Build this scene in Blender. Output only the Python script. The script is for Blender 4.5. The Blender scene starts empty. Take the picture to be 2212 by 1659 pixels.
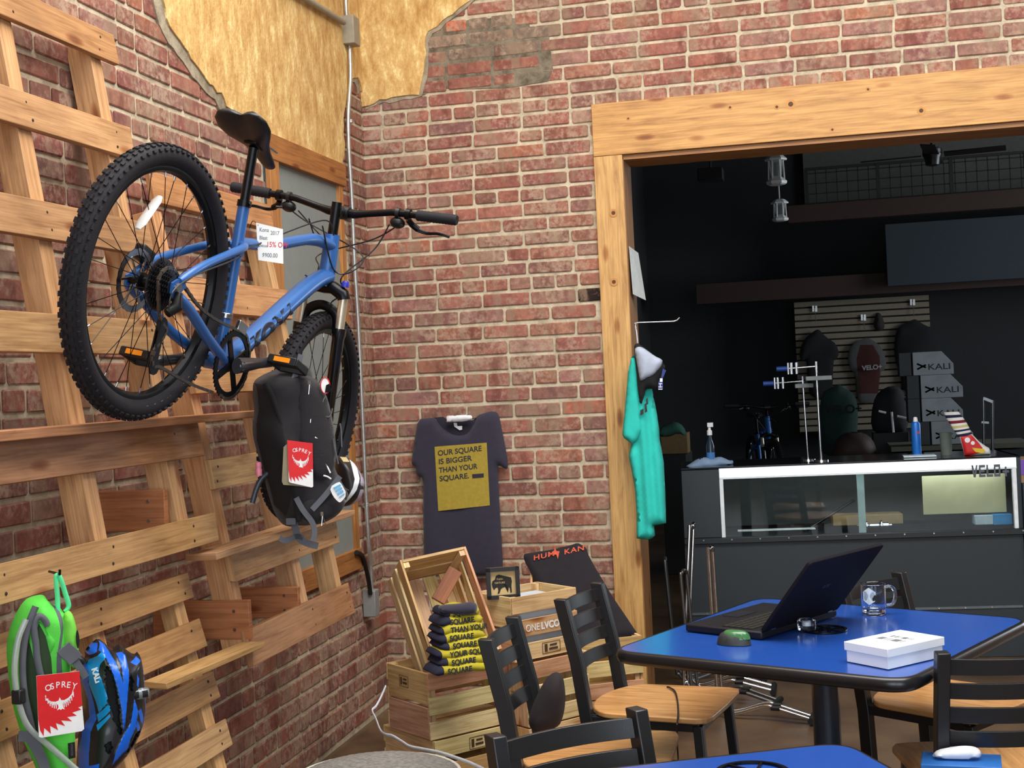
import bpy, math, random
from math import sin, cos, pi, radians, sqrt, atan2
from mathutils import Vector as V, Matrix, Quaternion
from mathutils.geometry import delaunay_2d_cdt
random.seed(7)
SC = bpy.context.scene
COL = SC.collection
RND = random.Random(11)

# ------------------------------------------------------------------ camera (surveyed from the two walls)
F_PX = 2918.0
CAM = V((2.0566, -6.119, 1.52))
CR = V((0.9740992, 0.2209914, -0.0478908))      # right
CD = V((-0.0460736, -0.0133731, -0.9988485))    # down
CF = V((-0.2213774, 0.9751841, -0.0028449))     # forward
cam = bpy.data.cameras.new('camera'); co = bpy.data.objects.new('camera', cam); COL.objects.link(co)
m = Matrix.Identity(4)
for i in range(3):
    m[i][0] = CR[i]; m[i][1] = -CD[i]; m[i][2] = -CF[i]; m[i][3] = CAM[i]
co.matrix_world = m
cam.sensor_fit = 'HORIZONTAL'; cam.sensor_width = 36.0; cam.lens = 36.0 * F_PX / 2212.0
cam.clip_start = 0.05; cam.clip_end = 200
SC.camera = co

def ray(x, y):
    return CR * ((x - 1106) / F_PX) + CD * ((y - 829.5) / F_PX) + CF
def onp(x, y, P0, n):
    r = ray(x, y); return CAM + r * ((P0 - CAM).dot(n) / r.dot(n))
def ox(x, y, v): return onp(x, y, V((v, 0, 0)), V((1, 0, 0)))
def oy(x, y, v): return onp(x, y, V((0, v, 0)), V((0, 1, 0)))
def oz(x, y, v): return onp(x, y, V((0, 0, v)), V((0, 0, 1)))
def at(x, y, Z): return CAM + ray(x, y) * Z

# ------------------------------------------------------------------ materials
MATS = {}
def newmat(name):
    mt = bpy.data.materials.new(name); mt.use_nodes = True
    nt = mt.node_tree; nt.nodes.clear()
    out = nt.nodes.new('ShaderNodeOutputMaterial'); b = nt.nodes.new('ShaderNodeBsdfPrincipled')
    nt.links.new(b.outputs[0], out.inputs[0])
    MATS[name] = mt
    return mt, nt, b
def s2l(c):
    return tuple(((v / 255.0) / 12.92 if v / 255.0 <= 0.04045 else ((v / 255.0 + 0.055) / 1.055) ** 2.4) for v in c) + (1,)
def N(nt, t, **k):
    n = nt.nodes.new(t)
    for a, b in k.items():
        if a in n.inputs.keys(): n.inputs[a].default_value = b
        else: setattr(n, a, b)
    return n
def mixc(nt, fac, a, b, bt='MIX'):
    n = nt.nodes.new('ShaderNodeMix'); n.data_type = 'RGBA'; n.blend_type = bt
    for i, x in ((0, fac), (6, a), (7, b)):
        if isinstance(x, (int, float, tuple)): n.inputs[i].default_value = x
        else: nt.links.new(x, n.inputs[i])
    return n.outputs[2]
def ramp(nt, src, stops):
    n = nt.nodes.new('ShaderNodeValToRGB'); e = n.color_ramp.elements
    while len(e) < len(stops): e.new(0.5)
    for i, (p, c) in enumerate(stops): e[i].position = p; e[i].color = c if len(c) == 4 else c + (1,)
    nt.links.new(src, n.inputs[0]); return n.outputs[0]
def bump(nt, b, h, strength=0.3, dist=0.01):
    n = N(nt, 'ShaderNodeBump', Strength=strength, Distance=dist)
    nt.links.new(h, n.inputs['Height']); nt.links.new(n.outputs[0], b.inputs['Normal'])
def flat(name, rgb, rough=0.5, metal=0.0, noise=0.08, nscale=30, bmp=0.0, bscale=200, spec=None, coat=0, emit=None, trans=0, ior=1.45, sheen=0):
    mt, nt, b = newmat(name)
    c = s2l(rgb)
    tc = N(nt, 'ShaderNodeTexCoord')
    nz = N(nt, 'ShaderNodeTexNoise', Scale=nscale, Detail=4.0); nt.links.new(tc.outputs['Object'], nz.inputs['Vector'])
    lo = tuple(v * (1 - noise) for v in c[:3]) + (1,); hi = tuple(min(1, v * (1 + noise)) for v in c[:3]) + (1,)
    col = ramp(nt, nz.outputs[0], [(0.3, lo), (0.7, hi)])
    nt.links.new(col, b.inputs['Base Color'])
    b.inputs['Roughness'].default_value = rough; b.inputs['Metallic'].default_value = metal
    if spec is not None: b.inputs['Specular IOR Level'].default_value = spec
    if coat: b.inputs['Coat Weight'].default_value = coat; b.inputs['Coat Roughness'].default_value = 0.1
    if sheen: b.inputs['Sheen Weight'].default_value = sheen
    if trans: b.inputs['Transmission Weight'].default_value = trans; b.inputs['IOR'].default_value = ior
    if emit: b.inputs['Emission Color'].default_value = s2l(emit[0]); b.inputs['Emission Strength'].default_value = emit[1]
    if bmp:
        n2 = N(nt, 'ShaderNodeTexNoise', Scale=bscale, Detail=3.0); nt.links.new(tc.outputs['Object'], n2.inputs['Vector'])
        bump(nt, b, n2.outputs[0], bmp, 0.004)
    return mt
def woodmat(name, rough=0.6, gs=1.0, knots=True, stain=0.35):
    """grain runs along uv.u (metres); base colour from attribute col"""
    mt, nt, b = newmat(name)
    at_ = N(nt, 'ShaderNodeAttribute'); at_.attribute_name = 'col'
    uv = N(nt, 'ShaderNodeUVMap'); uv.uv_map = 'UVMap'
    mp = N(nt, 'ShaderNodeMapping'); mp.inputs['Scale'].default_value = (1.2, 16 * gs, 1)
    nt.links.new(uv.outputs[0], mp.inputs[0])
    n1 = N(nt, 'ShaderNodeTexNoise', Scale=3.5, Detail=6.0, Roughness=0.6, Distortion=0.6); nt.links.new(mp.outputs[0], n1.inputs['Vector'])
    mp2 = N(nt, 'ShaderNodeMapping'); mp2.inputs['Scale'].default_value = (2.0, 90 * gs, 1); nt.links.new(uv.outputs[0], mp2.inputs[0])
    n2 = N(nt, 'ShaderNodeTexNoise', Scale=2.0, Detail=3.0); nt.links.new(mp2.outputs[0], n2.inputs['Vector'])
    g = ramp(nt, n1.outputs[0], [(0.3, (0.62, 0.52, 0.42, 1)), (0.5, (0.92, 0.88, 0.84, 1)), (0.7, (1.1, 1.08, 1.05, 1))])
    c = mixc(nt, 1.0, at_.outputs['Color'], g, 'MULTIPLY')
    g2 = ramp(nt, n2.outputs[0], [(0.35, (0.8, 0.76, 0.72, 1)), (0.6, (1.04, 1.03, 1.02, 1))])
    c = mixc(nt, 0.8, c, g2, 'MULTIPLY')
    n3 = N(nt, 'ShaderNodeTexNoise', Scale=5.0, Detail=5.0); nt.links.new(uv.outputs[0], n3.inputs['Vector'])
    dirt = ramp(nt, n3.outputs[0], [(0.38, (0.55, 0.5, 0.47, 1)), (0.55, (1, 1, 1, 1))])
    c = mixc(nt, stain, c, dirt, 'MULTIPLY')
    if knots:
        mp3 = N(nt, 'ShaderNodeMapping'); mp3.inputs['Scale'].default_value = (3.0, 9.0, 1); nt.links.new(uv.outputs[0], mp3.inputs[0])
        vo = N(nt, 'ShaderNodeTexVoronoi', Scale=1.0); nt.links.new(mp3.outputs[0], vo.inputs['Vector'])
        kn = ramp(nt, vo.outputs['Distance'], [(0.05, (0.35, 0.17, 0.08, 1)), (0.10, (0.6, 0.38, 0.22, 1)), (0.16, (1, 1, 1, 1))])
        c = mixc(nt, 0.85, c, kn, 'MULTIPLY')
    nt.links.new(c, b.inputs['Base Color']); b.inputs['Roughness'].default_value = rough
    bump(nt, b, n2.outputs[0], 0.25, 0.002)
    return mt
def colmat(name, rough=0.8, noise=0.15, scale=12, bmp=0.3, bs=120, spec=0.3, metal=0):
    """colour from attribute col"""
    mt, nt, b = newmat(name)
    at_ = N(nt, 'ShaderNodeAttribute'); at_.attribute_name = 'col'
    tc = N(nt, 'ShaderNodeTexCoord')
    n1 = N(nt, 'ShaderNodeTexNoise', Scale=scale, Detail=5.0); nt.links.new(tc.outputs['Object'], n1.inputs['Vector'])
    g = ramp(nt, n1.outputs[0], [(0.3, (1 - noise,) * 3), (0.7, (1 + noise * .5,) * 3)])
    c = mixc(nt, 1.0, at_.outputs['Color'], g, 'MULTIPLY')
    nt.links.new(c, b.inputs['Base Color']); b.inputs['Roughness'].default_value = rough; b.inputs['Specular IOR Level'].default_value = spec
    b.inputs['Metallic'].default_value = metal
    n2 = N(nt, 'ShaderNodeTexNoise', Scale=bs, Detail=3.0); nt.links.new(tc.outputs['Object'], n2.inputs['Vector'])
    if bmp: bump(nt, b, n2.outputs[0], bmp, 0.003)
    return mt
def brickmat():
    mt, nt, b = newmat('brick')
    at_ = N(nt, 'ShaderNodeAttribute'); at_.attribute_name = 'col'
    tc = N(nt, 'ShaderNodeTexCoord')
    n1 = N(nt, 'ShaderNodeTexNoise', Scale=9.0, Detail=8.0, Roughness=0.7); nt.links.new(tc.outputs['Object'], n1.inputs['Vector'])
    n2 = N(nt, 'ShaderNodeTexNoise', Scale=45.0, Detail=6.0, Roughness=0.7); nt.links.new(tc.outputs['Object'], n2.inputs['Vector'])
    n3 = N(nt, 'ShaderNodeTexNoise', Scale=3.2, Detail=7.0, Roughness=0.65, Distortion=0.5); nt.links.new(tc.outputs['Object'], n3.inputs['Vector'])
    g = ramp(nt, n1.outputs[0], [(0.32, (0.62, 0.6, 0.62, 1)), (0.5, (1, 1, 1, 1)), (0.68, (1.25, 1.16, 1.12, 1))])
    c = mixc(nt, 1.0, at_.outputs['Color'], g, 'MULTIPLY')
    gr = ramp(nt, n2.outputs[0], [(0.35, (0.72, 0.7, 0.7, 1)), (0.6, (1.08, 1.06, 1.04, 1))])
    c = mixc(nt, 0.7, c, gr, 'MULTIPLY')
    # pale lime bloom left by old plaster
    mp = N(nt, 'ShaderNodeMath', operation='MULTIPLY'); nt.links.new(n3.outputs[0], mp.inputs[0]); nt.links.new(n2.outputs[0], mp.inputs[1])
    f = ramp(nt, mp.outputs[0], [(0.235, (0, 0, 0, 1)), (0.34, (0.8, 0.8, 0.8, 1))])
    c = mixc(nt, f, c, s2l((178, 152, 130)))
    mq = N(nt, 'ShaderNodeMapping'); mq.inputs['Scale'].default_value = (11.0, 11.0, 4.0); nt.links.new(tc.outputs['Object'], mq.inputs[0])
    n4 = N(nt, 'ShaderNodeTexNoise', Scale=1.0, Detail=4.0, Roughness=0.6); nt.links.new(mq.outputs[0], n4.inputs['Vector'])
    f2 = ramp(nt, n4.outputs[0], [(0.52, (0, 0, 0, 1)), (0.60, (0.62, 0.62, 0.62, 1))]); c = mixc(nt, f2, c, s2l((150, 124, 102)))
    f3 = ramp(nt, n4.outputs[0], [(0.36, (0.55, 0.55, 0.55, 1)), (0.43, (0, 0, 0, 1))]); c = mixc(nt, f3, c, s2l((112, 66, 54)))
    nt.links.new(c, b.inputs['Base Color']); b.inputs['Roughness'].default_value = 0.82; b.inputs['Specular IOR Level'].default_value = 0.25
    bump(nt, b, n2.outputs[0], 0.5, 0.004)
    return mt
def mortarmat(name, c1, c2):
    mt, nt, b = newmat(name)
    tc = N(nt, 'ShaderNodeTexCoord')
    n1 = N(nt, 'ShaderNodeTexNoise', Scale=14.0, Detail=8.0, Roughness=0.7); nt.links.new(tc.outputs['Object'], n1.inputs['Vector'])
    c = ramp(nt, n1.outputs[0], [(0.35, s2l(c1)), (0.6, s2l(c2))])
    nt.links.new(c, b.inputs['Base Color']); b.inputs['Roughness'].default_value = 0.95; b.inputs['Specular IOR Level'].default_value = 0.1
    bump(nt, b, n1.outputs[0], 0.8, 0.01)
    return mt
def plastermat():
    mt, nt, b = newmat('ochre_plaster')
    tc = N(nt, 'ShaderNodeTexCoord')
    mp = N(nt, 'ShaderNodeMapping'); mp.inputs['Scale'].default_value = (1.6, 1.6, 0.7); nt.links.new(tc.outputs['Object'], mp.inputs[0])
    n1 = N(nt, 'ShaderNodeTexNoise', Scale=11.0, Detail=12.0, Roughness=0.78, Distortion=0.15); nt.links.new(mp.outputs[0], n1.inputs['Vector'])
    c = ramp(nt, n1.outputs[0], [(0.34, s2l((178, 130, 70))), (0.46, s2l((204, 160, 96))), (0.55, s2l((222, 184, 118))), (0.64, s2l((246, 224, 160)))])
    nt.links.new(c, b.inputs['Base Color']); b.inputs['Roughness'].default_value = 0.9
    n2 = N(nt, 'ShaderNodeTexNoise', Scale=60.0, Detail=6.0); nt.links.new(tc.outputs['Object'], n2.inputs['Vector'])
    bump(nt, b, n2.outputs[0], 0.5, 0.006)
    return mt
def floormat():
    mt, nt, b = newmat('stained_floor')
    tc = N(nt, 'ShaderNodeTexCoord')
    n1 = N(nt, 'ShaderNodeTexNoise', Scale=2.5, Detail=8.0, Roughness=0.6); nt.links.new(tc.outputs['Object'], n1.inputs['Vector'])
    c = ramp(nt, n1.outputs[0], [(0.35, s2l((70, 52, 38))), (0.65, s2l((108, 84, 60)))])
    nt.links.new(c, b.inputs['Base Color']); b.inputs['Roughness'].default_value = 0.35
    bump(nt, b, n1.outputs[0], 0.1, 0.01)
    return mt
WOOD = woodmat('pallet_wood'); PINE = woodmat('pine_trim', rough=0.5, gs=0.7, stain=0.12)
CRATEW = woodmat('crate_wood', stain=0.3); SEATW = woodmat('seat_veneer', rough=0.35, gs=0.5, knots=False, stain=0.1)
BRICK = brickmat(); MORTAR = mortarmat('mortar', (168, 154, 130), (214, 200, 172)); SCRATCH = mortarmat('scratch_coat', (130, 118, 100), (176, 162, 138))
DARKMORTAR = mortarmat('dark_mortar', (88, 80, 66), (140, 130, 112))
PLASTER = plastermat(); FLOOR = floormat()
CLOTH = colmat('cloth', rough=0.9, noise=0.1, scale=20, bmp=0.25, bs=500, spec=0.15)
PLAST = colmat('plastic', rough=0.4, noise=0.04, scale=8, bmp=0, spec=0.5)
PRINT = colmat('print', rough=0.8, noise=0.05, scale=60, bmp=0, spec=0.2)
METC = colmat('metal_paint', rough=0.35, noise=0.05, bmp=0, spec=0.5, metal=0.3)
BLACKM = flat('black_powder_coat', (26, 27, 30), 0.38, 0.0, bmp=0.05, bscale=400, spec=0.6)
RUBBER = flat('tyre_rubber', (34, 32, 36), 0.75, bmp=0.2, bscale=300, spec=0.3)
BLKPL = flat('black_plastic', (20, 20, 22), 0.45)
BLKMET = flat('black_anodised', (22, 22, 24), 0.3, 0.6)
STEEL = flat('steel', (190, 190, 192), 0.25, 1.0)
GALV = flat('galvanised_conduit', (196, 198, 196), 0.35, 0.85, noise=0.1, nscale=60)
CHROME = flat('chrome', (215, 216, 220), 0.12, 1.0)
GOLDCH = flat('stanchion', (236, 222, 196), 0.3, 0.75)
BLUEP = flat('bike_blue', (48, 102, 170), 0.4, 0.1, coat=0.25, noise=0.03)
GREYP = flat('grey_box_paint', (150, 142, 124), 0.5)
WHITEP = flat('white_plastic', (238, 238, 240), 0.4)

# ------------------------------------------------------------------ geometry builder
class G:
    def __init__(s):
        s.v = []; s.f = []; s.m = []; s.c = []; s.uv = []; s.T = Matrix.Identity(4); s.col = (0.5, 0.5, 0.5); s.mi = 0
    def add(s, p): s.v.append(s.T @ V(p)); return len(s.v) - 1
    def face(s, idx, uv=None, col=None, mi=None):
        s.f.append(tuple(idx)); s.m.append(s.mi if mi is None else mi); s.c.append(col or s.col); s.uv.append(uv or [(0, 0)] * len(idx))
    def box(s, c, size, R=None, col=None, mi=None, jit=0.0):
        c = V(c); hx, hy, hz = size[0] / 2, size[1] / 2, size[2] / 2
        R = R or Matrix.Identity(3)
        P = {}
        for i in (-1, 1):
            for j in (-1, 1):
                for k in (-1, 1):
                    p = V((i * hx, j * hy, k * hz)) + V((RND.uniform(-jit, jit), RND.uniform(-jit, jit), RND.uniform(-jit, jit)))
                    P[i, j, k] = (s.add(c + R @ p), p)
        ax = max(range(3), key=lambda a: size[a]); o = (RND.uniform(0, 40), RND.uniform(0, 40))
        def q(keys, nax):
            oth = [a for a in range(3) if a != ax and a != nax]
            uv = []
            for k in keys:
                p = P[k][1]
                if nax == ax:
                    a1, a2 = [a for a in range(3) if a != nax]; uv.append((o[0] + p[a1] * 0.1, o[1] + p[a2]))
                else: uv.append((o[0] + p[ax], o[1] + p[oth[0]] + nax * 3))
            s.face([P[k][0] for k in keys], uv, col, mi)
        q([(-1, -1, -1), (-1, -1, 1), (-1, 1, 1), (-1, 1, -1)], 0); q([(1, -1, -1), (1, 1, -1), (1, 1, 1), (1, -1, 1)], 0)
        q([(-1, -1, -1), (1, -1, -1), (1, -1, 1), (-1, -1, 1)], 1); q([(-1, 1, -1), (-1, 1, 1), (1, 1, 1), (1, 1, -1)], 1)
        q([(-1, -1, -1), (-1, 1, -1), (1, 1, -1), (1, -1, -1)], 2); q([(-1, -1, 1), (1, -1, 1), (1, 1, 1), (-1, 1, 1)], 2)
        return s
    def beam(s, a, b, w, t, up=(0, 0, 1), **k):
        a = V(a); b = V(b); x = (b - a); L = x.length; x.normalize(); z = V(up); y = z.cross(x).normalized(); z = x.cross(y)
        R = Matrix((x, y, z)).transposed()
        return s.box((a + b) / 2, (L, w, t), R, **k)
    def tube(s, pts, r, n=10, closed=False, cap=True, col=None, mi=None, flat_=1.0, up=None):
        pts = [V(p) for p in pts]; N_ = len(pts)
        rs = r if isinstance(r, (list, tuple)) else [r] * N_
        tans = []
        for i in range(N_):
            if closed: t = pts[(i + 1) % N_] - pts[i - 1]
            else: t = pts[min(i + 1, N_ - 1)] - pts[max(i - 1, 0)]
            tans.append(t.normalized() if t.length > 1e-9 else V((0, 0, 1)))
        u = V(up) if up else (V((0, 0, 1)) if abs(tans[0].z) < 0.9 else V((1, 0, 0)))
        rings = []; nx = (u - tans[0] * u.dot(tans[0])).normalized()
        for i in range(N_):
            if i:
                ax = tans[i - 1].cross(tans[i])
                if ax.length > 1e-8:
                    nx = Quaternion(ax.normalized(), tans[i - 1].angle(tans[i])) @ nx
                nx = (nx - tans[i] * nx.dot(tans[i])).normalized()
            ny = tans[i].cross(nx)
            rings.append([s.add(pts[i] + nx * (cos(2 * pi * k / n) * rs[i]) + ny * (sin(2 * pi * k / n) * rs[i] * flat_)) for k in range(n)])
        L = 0
        for i in range(N_ if closed else N_ - 1):
            A = rings[i]; B = rings[(i + 1) % N_]
            for k in range(n):
                s.face([A[k], A[(k + 1) % n], B[(k + 1) % n], B[k]], None, col, mi)
        if cap and not closed:
            s.face(rings[0][::-1], None, col, mi); s.face(rings[-1], None, col, mi)
        return s
    def ring_faces(s, A, B, col=None, mi=None):
        n = len(A)
        for k in range(n): s.face([A[k], A[(k + 1) % n], B[(k + 1) % n], B[k]], None, col, mi)
    def loft(s, rings, cap=True, col=None, mi=None):
        R = [[s.add(p) for p in r] for r in rings]
        for a, b in zip(R, R[1:]): s.ring_faces(a, b, col, mi)
        if cap: s.face(R[0][::-1], None, col, mi); s.face(R[-1], None, col, mi)
        return s
    def lathe(s, prof, o=(0, 0, 0), ax=(0, 0, 1), n=24, cap=True, col=None, mi=None):
        o = V(o); z = V(ax).normalized(); x = (V((1, 0, 0)) if abs(z.x) < 0.9 else V((0, 1, 0))); x = (x - z * x.dot(z)).normalized(); y = z.cross(x)
        return s.loft([[o + z * h + x * (cos(2 * pi * k / n) * r) + y * (sin(2 * pi * k / n) * r) for k in range(n)] for r, h in prof], cap, col, mi)
    def prism(s, poly, o, ex, ey, t, col=None, mi=None, uvs=True, topmi=None):
        o = V(o); ex = V(ex); ey = V(ey); ez = ex.cross(ey).normalized()
        A = [s.add(o + ex * p[0] + ey * p[1]) for p in poly]; B = [s.add(o + ex * p[0] + ey * p[1] + ez * t) for p in poly]
        u = [(p[0], p[1]) for p in poly]
        s.face(A[::-1], u[::-1], col, mi); s.face(B, u, col, mi if topmi is None else topmi)
        n = len(poly)
        for k in range(n): s.face([A[k], A[(k + 1) % n], B[(k + 1) % n], B[k]], [u[k], u[(k + 1) % n], u[(k + 1) % n], u[k]], col, mi)
        return s
    def sheet(s, fn, nu, nv, t=0, col=None, mi=None, colf=None):
        I = [[s.add(fn(i / nu, j / nv)) for i in range(nu + 1)] for j in range(nv + 1)]
        for j in range(nv):
            for i in range(nu):
                c = colf((i + .5) / nu, (j + .5) / nv) if colf else col
                s.face([I[j][i], I[j][i + 1], I[j + 1][i + 1], I[j + 1][i]], [(i / nu, j / nv), ((i + 1) / nu, j / nv), ((i + 1) / nu, (j + 1) / nv), (i / nu, (j + 1) / nv)], c, mi)
        return s
    def ball(s, c, r, nu=12, nv=8, col=None, mi=None, R=None):
        c = V(c); r = (r, r, r) if isinstance(r, (int, float)) else r
        rg = []
        for j in range(1, nv):
            a = pi * j / nv
            rg.append([V((r[0] * sin(a) * cos(2 * pi * i / nu), r[1] * sin(a) * sin(2 * pi * i / nu), -r[2] * cos(a))) for i in range(nu)])
        if R: rg = [[R @ p for p in q] for q in rg]
        return s.loft([[c + p for p in q] for q in rg], True, col, mi)

ROOTM = {}
def link(o): COL.objects.link(o); return o
def tag(o, label=None, cat=None, group=None, kind=None):
    if label: o['label'] = label
    if cat: o['category'] = cat
    if group: o['group'] = group
    if kind: o['kind'] = kind
    return o
def thing(name, label, cat, loc=(0, 0, 0), mat=None, group=None):
    o = bpy.data.objects.new(name, None); link(o); o.empty_display_size = 0.05
    M_ = mat if mat is not None else Matrix.Translation(V(loc))
    o.matrix_world = M_; ROOTM[o.name] = M_.copy()
    return tag(o, label, cat, group)
def build(name, g, mats, parent=None, local=False, smooth=None, bevel=0, seg=2, label=None, subd=0):
    """g in world coordinates unless local"""
    if not isinstance(mats, (list, tuple)): mats = [mats]
    me = bpy.data.meshes.new(name)
    pm = ROOTM.get(parent.name) if parent else None
    vs = g.v
    if pm is not None and not local:
        inv = pm.inverted(); vs = [inv @ p for p in vs]
    me.from_pydata([tuple(p) for p in vs], [], g.f)
    for mt in mats: me.materials.append(mt)
    me.polygons.foreach_set('material_index', g.m)
    ca = me.color_attributes.new('col', 'FLOAT_COLOR', 'CORNER'); uvl = me.uv_layers.new(name='UVMap')
    cd = []; ud = []
    for p, c, u in zip(g.f, g.c, g.uv):
        for k in range(len(p)): cd += [c[0], c[1], c[2], 1.0]; ud += [u[k][0], u[k][1]]
    ca.data.foreach_set('color', cd); uvl.data.foreach_set('uv', ud)
    if smooth is not None:
        me.shade_smooth(); me.set_sharp_from_angle(angle=radians(smooth))
    me.update()
    o = link(bpy.data.objects.new(name, me))
    if parent: o.parent = parent; ROOTM[o.name] = pm.copy() if pm is not None else Matrix.Identity(4)
    else: ROOTM[o.name] = Matrix.Identity(4)
    if bevel:
        b = o.modifiers.new('bevel', 'BEVEL'); b.width = bevel; b.segments = seg; b.limit_method = 'ANGLE'; b.angle_limit = radians(40)
        if smooth is None: me.shade_smooth(); me.set_sharp_from_angle(angle=radians(35))
    if subd:
        b = o.modifiers.new('sub', 'SUBSURF'); b.levels = subd; b.render_levels = subd
    if label: o['label'] = label
    return o
def lin(c): return s2l(c)[:3]
def solo(name, g, mats, label, cat, group=None, **k):
    """a one-mesh thing with its origin at its centre"""
    c = sum(g.v, V()) / len(g.v); c.z = min(p.z for p in g.v)
    for i in range(len(g.v)): g.v[i] = g.v[i] - c
    o = build(name, g, mats, None, **k); o.location = c; ROOTM[o.name] = Matrix.Translation(c)
    return tag(o, label, cat, group)
def dup(root, M_, label=None, group=None, cat=None):
    r = root.copy(); link(r); r.matrix_world = M_; ROOTM[r.name] = M_.copy()
    if label: r['label'] = label
    if group: r['group'] = group
    def rec(src, dst):
        for ch in list(src.children):
            c = ch.copy(); link(c); c.parent = dst; rec(ch, c)
    rec(root, r)
    return r
def text(name, s, size, o, ex, ey, mat, parent=None, ext=0.0006, bold=0.0, align='LEFT', col=(0, 0, 0), sx=1.0, spacing=1.0, label=None, shear=0.0):
    cu = bpy.data.curves.new(name, 'FONT'); cu.body = s; cu.size = size; cu.extrude = ext; cu.offset = bold; cu.align_x = align; cu.space_character = spacing; cu.shear = shear
    ob = bpy.data.objects.new(name, cu); link(ob)
    dg = bpy.context.evaluated_depsgraph_get(); me = bpy.data.meshes.new_from_object(ob.evaluated_get(dg))
    bpy.data.objects.remove(ob)
    g = G(); o = V(o); ex = V(ex).normalized(); ey = V(ey).normalized(); ez = ex.cross(ey)
    g.v = [o + ex * (v.co.x * sx) + ey * v.co.y + ez * v.co.z for v in me.vertices]
    g.f = [tuple(p.vertices) for p in me.polygons]; g.m = [0] * len(g.f); g.c = [col] * len(g.f); g.uv = [[(0, 0)] * len(f) for f in g.f]
    if parent is None: return g
    return build(name, g, mat, parent, label=label)
def merge(a, b):
    n = len(a.v); a.v += b.v; a.f += [tuple(i + n for i in f) for f in b.f]; a.m += b.m; a.c += b.c; a.uv += b.uv
def pip(x, y, poly):
    c = False; n = len(poly); j = n - 1
    for i in range(n):
        xi, yi = poly[i]; xj, yj = poly[j]
        if (yi > y) != (yj > y) and x < (xj - xi) * (y - yi) / (yj - yi) + xi: c = not c
        j = i
    return c
def dseg(px, py, a, b):
    dx, dy = b[0] - a[0], b[1] - a[1]; L = dx * dx + dy * dy
    t = 0 if L == 0 else max(0, min(1, ((px - a[0]) * dx + (py - a[1]) * dy) / L))
    return sqrt((px - a[0] - t * dx) ** 2 + (py - a[1] - t * dy) ** 2)
class Frame:
    def __init__(s, o, ex, ey):
        s.o = V(o); s.ex = V(ex).normalized(); s.ey = V(ey); s.ey = (s.ey - s.ex * s.ey.dot(s.ex)).normalized(); s.ez = s.ex.cross(s.ey)
    def p(s, u, v, w=0): return s.o + s.ex * u + s.ey * v + s.ez * w
    def uv(s, x, y, w=0):
        q = onp(x, y, s.o + s.ez * w, s.ez) - s.o; return (q.dot(s.ex), q.dot(s.ey))
    def tr(s, pts): return [s.uv(*p) for p in pts]
def facing(x, y, Z, yaw=0.0, tilt=0.0):
    """upright plane near that point, turned by yaw from squarely facing the viewer"""
    o = at(x, y, Z); d = V((CAM.x - o.x, CAM.y - o.y, 0)).normalized()
    d = Matrix.Rotation(yaw, 3, 'Z') @ d; ex = V((0, 0, 1)).cross(d).normalized(); ey = V((0, 0, 1))
    if tilt: R = Matrix.Rotation(tilt, 3, ex); ey = R @ ey
    return Frame(o, ex, ey)
def subdiv(poly, step):
    out = []
    n = len(poly)
    for i in range(n):
        a, b = poly[i], poly[(i + 1) % n]; L = sqrt((a[0] - b[0]) ** 2 + (a[1] - b[1]) ** 2); k = max(1, int(L / step))
        out += [(a[0] + (b[0] - a[0]) * t / k, a[1] + (b[1] - a[1]) * t / k) for t in range(k)]
    return out
def smoothpoly(poly, it=2):
    for _ in range(it):
        q = []
        for i in range(len(poly)):
            a, b = poly[i], poly[(i + 1) % len(poly)]
            q += [(a[0] * .75 + b[0] * .25, a[1] * .75 + b[1] * .25), (a[0] * .25 + b[0] * .75, a[1] * .25 + b[1] * .75)]
        poly = q
    return poly
def puff(g, fr, poly, depth, step, back=0.3, regions=(), edge=None, disp=None, mi=0, col=None, w0=0.0, backmi=None):
    """rounded solid whose silhouette is poly in the frame; depth towards +ez, back*depth behind"""
    poly = subdiv(poly, step)
    xs = [p[0] for p in poly]; ys = [p[1] for p in poly]
    pts = list(poly); edges = [(i, (i + 1) % len(poly)) for i in range(len(poly))]
    for rp, *_ in regions:
        rp2 = subdiv(rp, step); b = len(pts); pts += rp2; edges += [(b + i, b + (i + 1) % len(rp2)) for i in range(len(rp2))]
    nx = int((max(xs) - min(xs)) / step) + 1; ny = int((max(ys) - min(ys)) / step) + 1
    for i in range(nx):
        for j in range(ny):
            x = min(xs) + (i + .5 + (j % 2) * .5) * step; y = min(ys) + (j + .5) * step
            if pip(x, y, poly) and min(dseg(x, y, poly[k], poly[k - 1]) for k in range(len(poly))) > step * .4: pts.append((x, y))
    r = delaunay_2d_cdt([V(p) for p in pts], edges, [], 0, 1e-6)
    vs, fs = r[0], r[2]
    nb = len(poly)
    D = [min(dseg(v.x, v.y, poly[k], poly[k - 1]) for k in range(nb)) for v in vs]
    E = edge or max(D)
    def h(d): t = min(1, max(0, d / E)); return sqrt(max(0, 1 - (1 - t) ** 2))
    F_ = [g.add(fr.p(v.x, v.y, w0 + depth * h(d) + (disp(v.x, v.y, d) if disp and d > step * .3 else 0))) for v, d in zip(vs, D)]
    B_ = [g.add(fr.p(v.x, v.y, w0 - depth * back * h(d))) if d > 1e-5 else F_[i] for i, (v, d) in enumerate(zip(vs, D))]
    for f in fs:
        cx = sum(vs[i].x for i in f) / len(f); cy = sum(vs[i].y for i in f) / len(f)
        if not pip(cx, cy, poly): continue
        mm, cc = mi, col
        for rp, m2, c2 in regions:
            if pip(cx, cy, rp): mm, cc = m2, c2
        a = (vs[f[1]] - vs[f[0]]).cross(vs[f[2]] - vs[f[0]])
        ff = list(f) if a > 0 else list(f)[::-1]
        uv = [(vs[i].x, vs[i].y) for i in ff]
        g.face([F_[i] for i in ff], uv, cc, mm)
        g.face([B_[i] for i in ff[::-1]], uv[::-1], col, mi if backmi is None else backmi)
    return g
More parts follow.
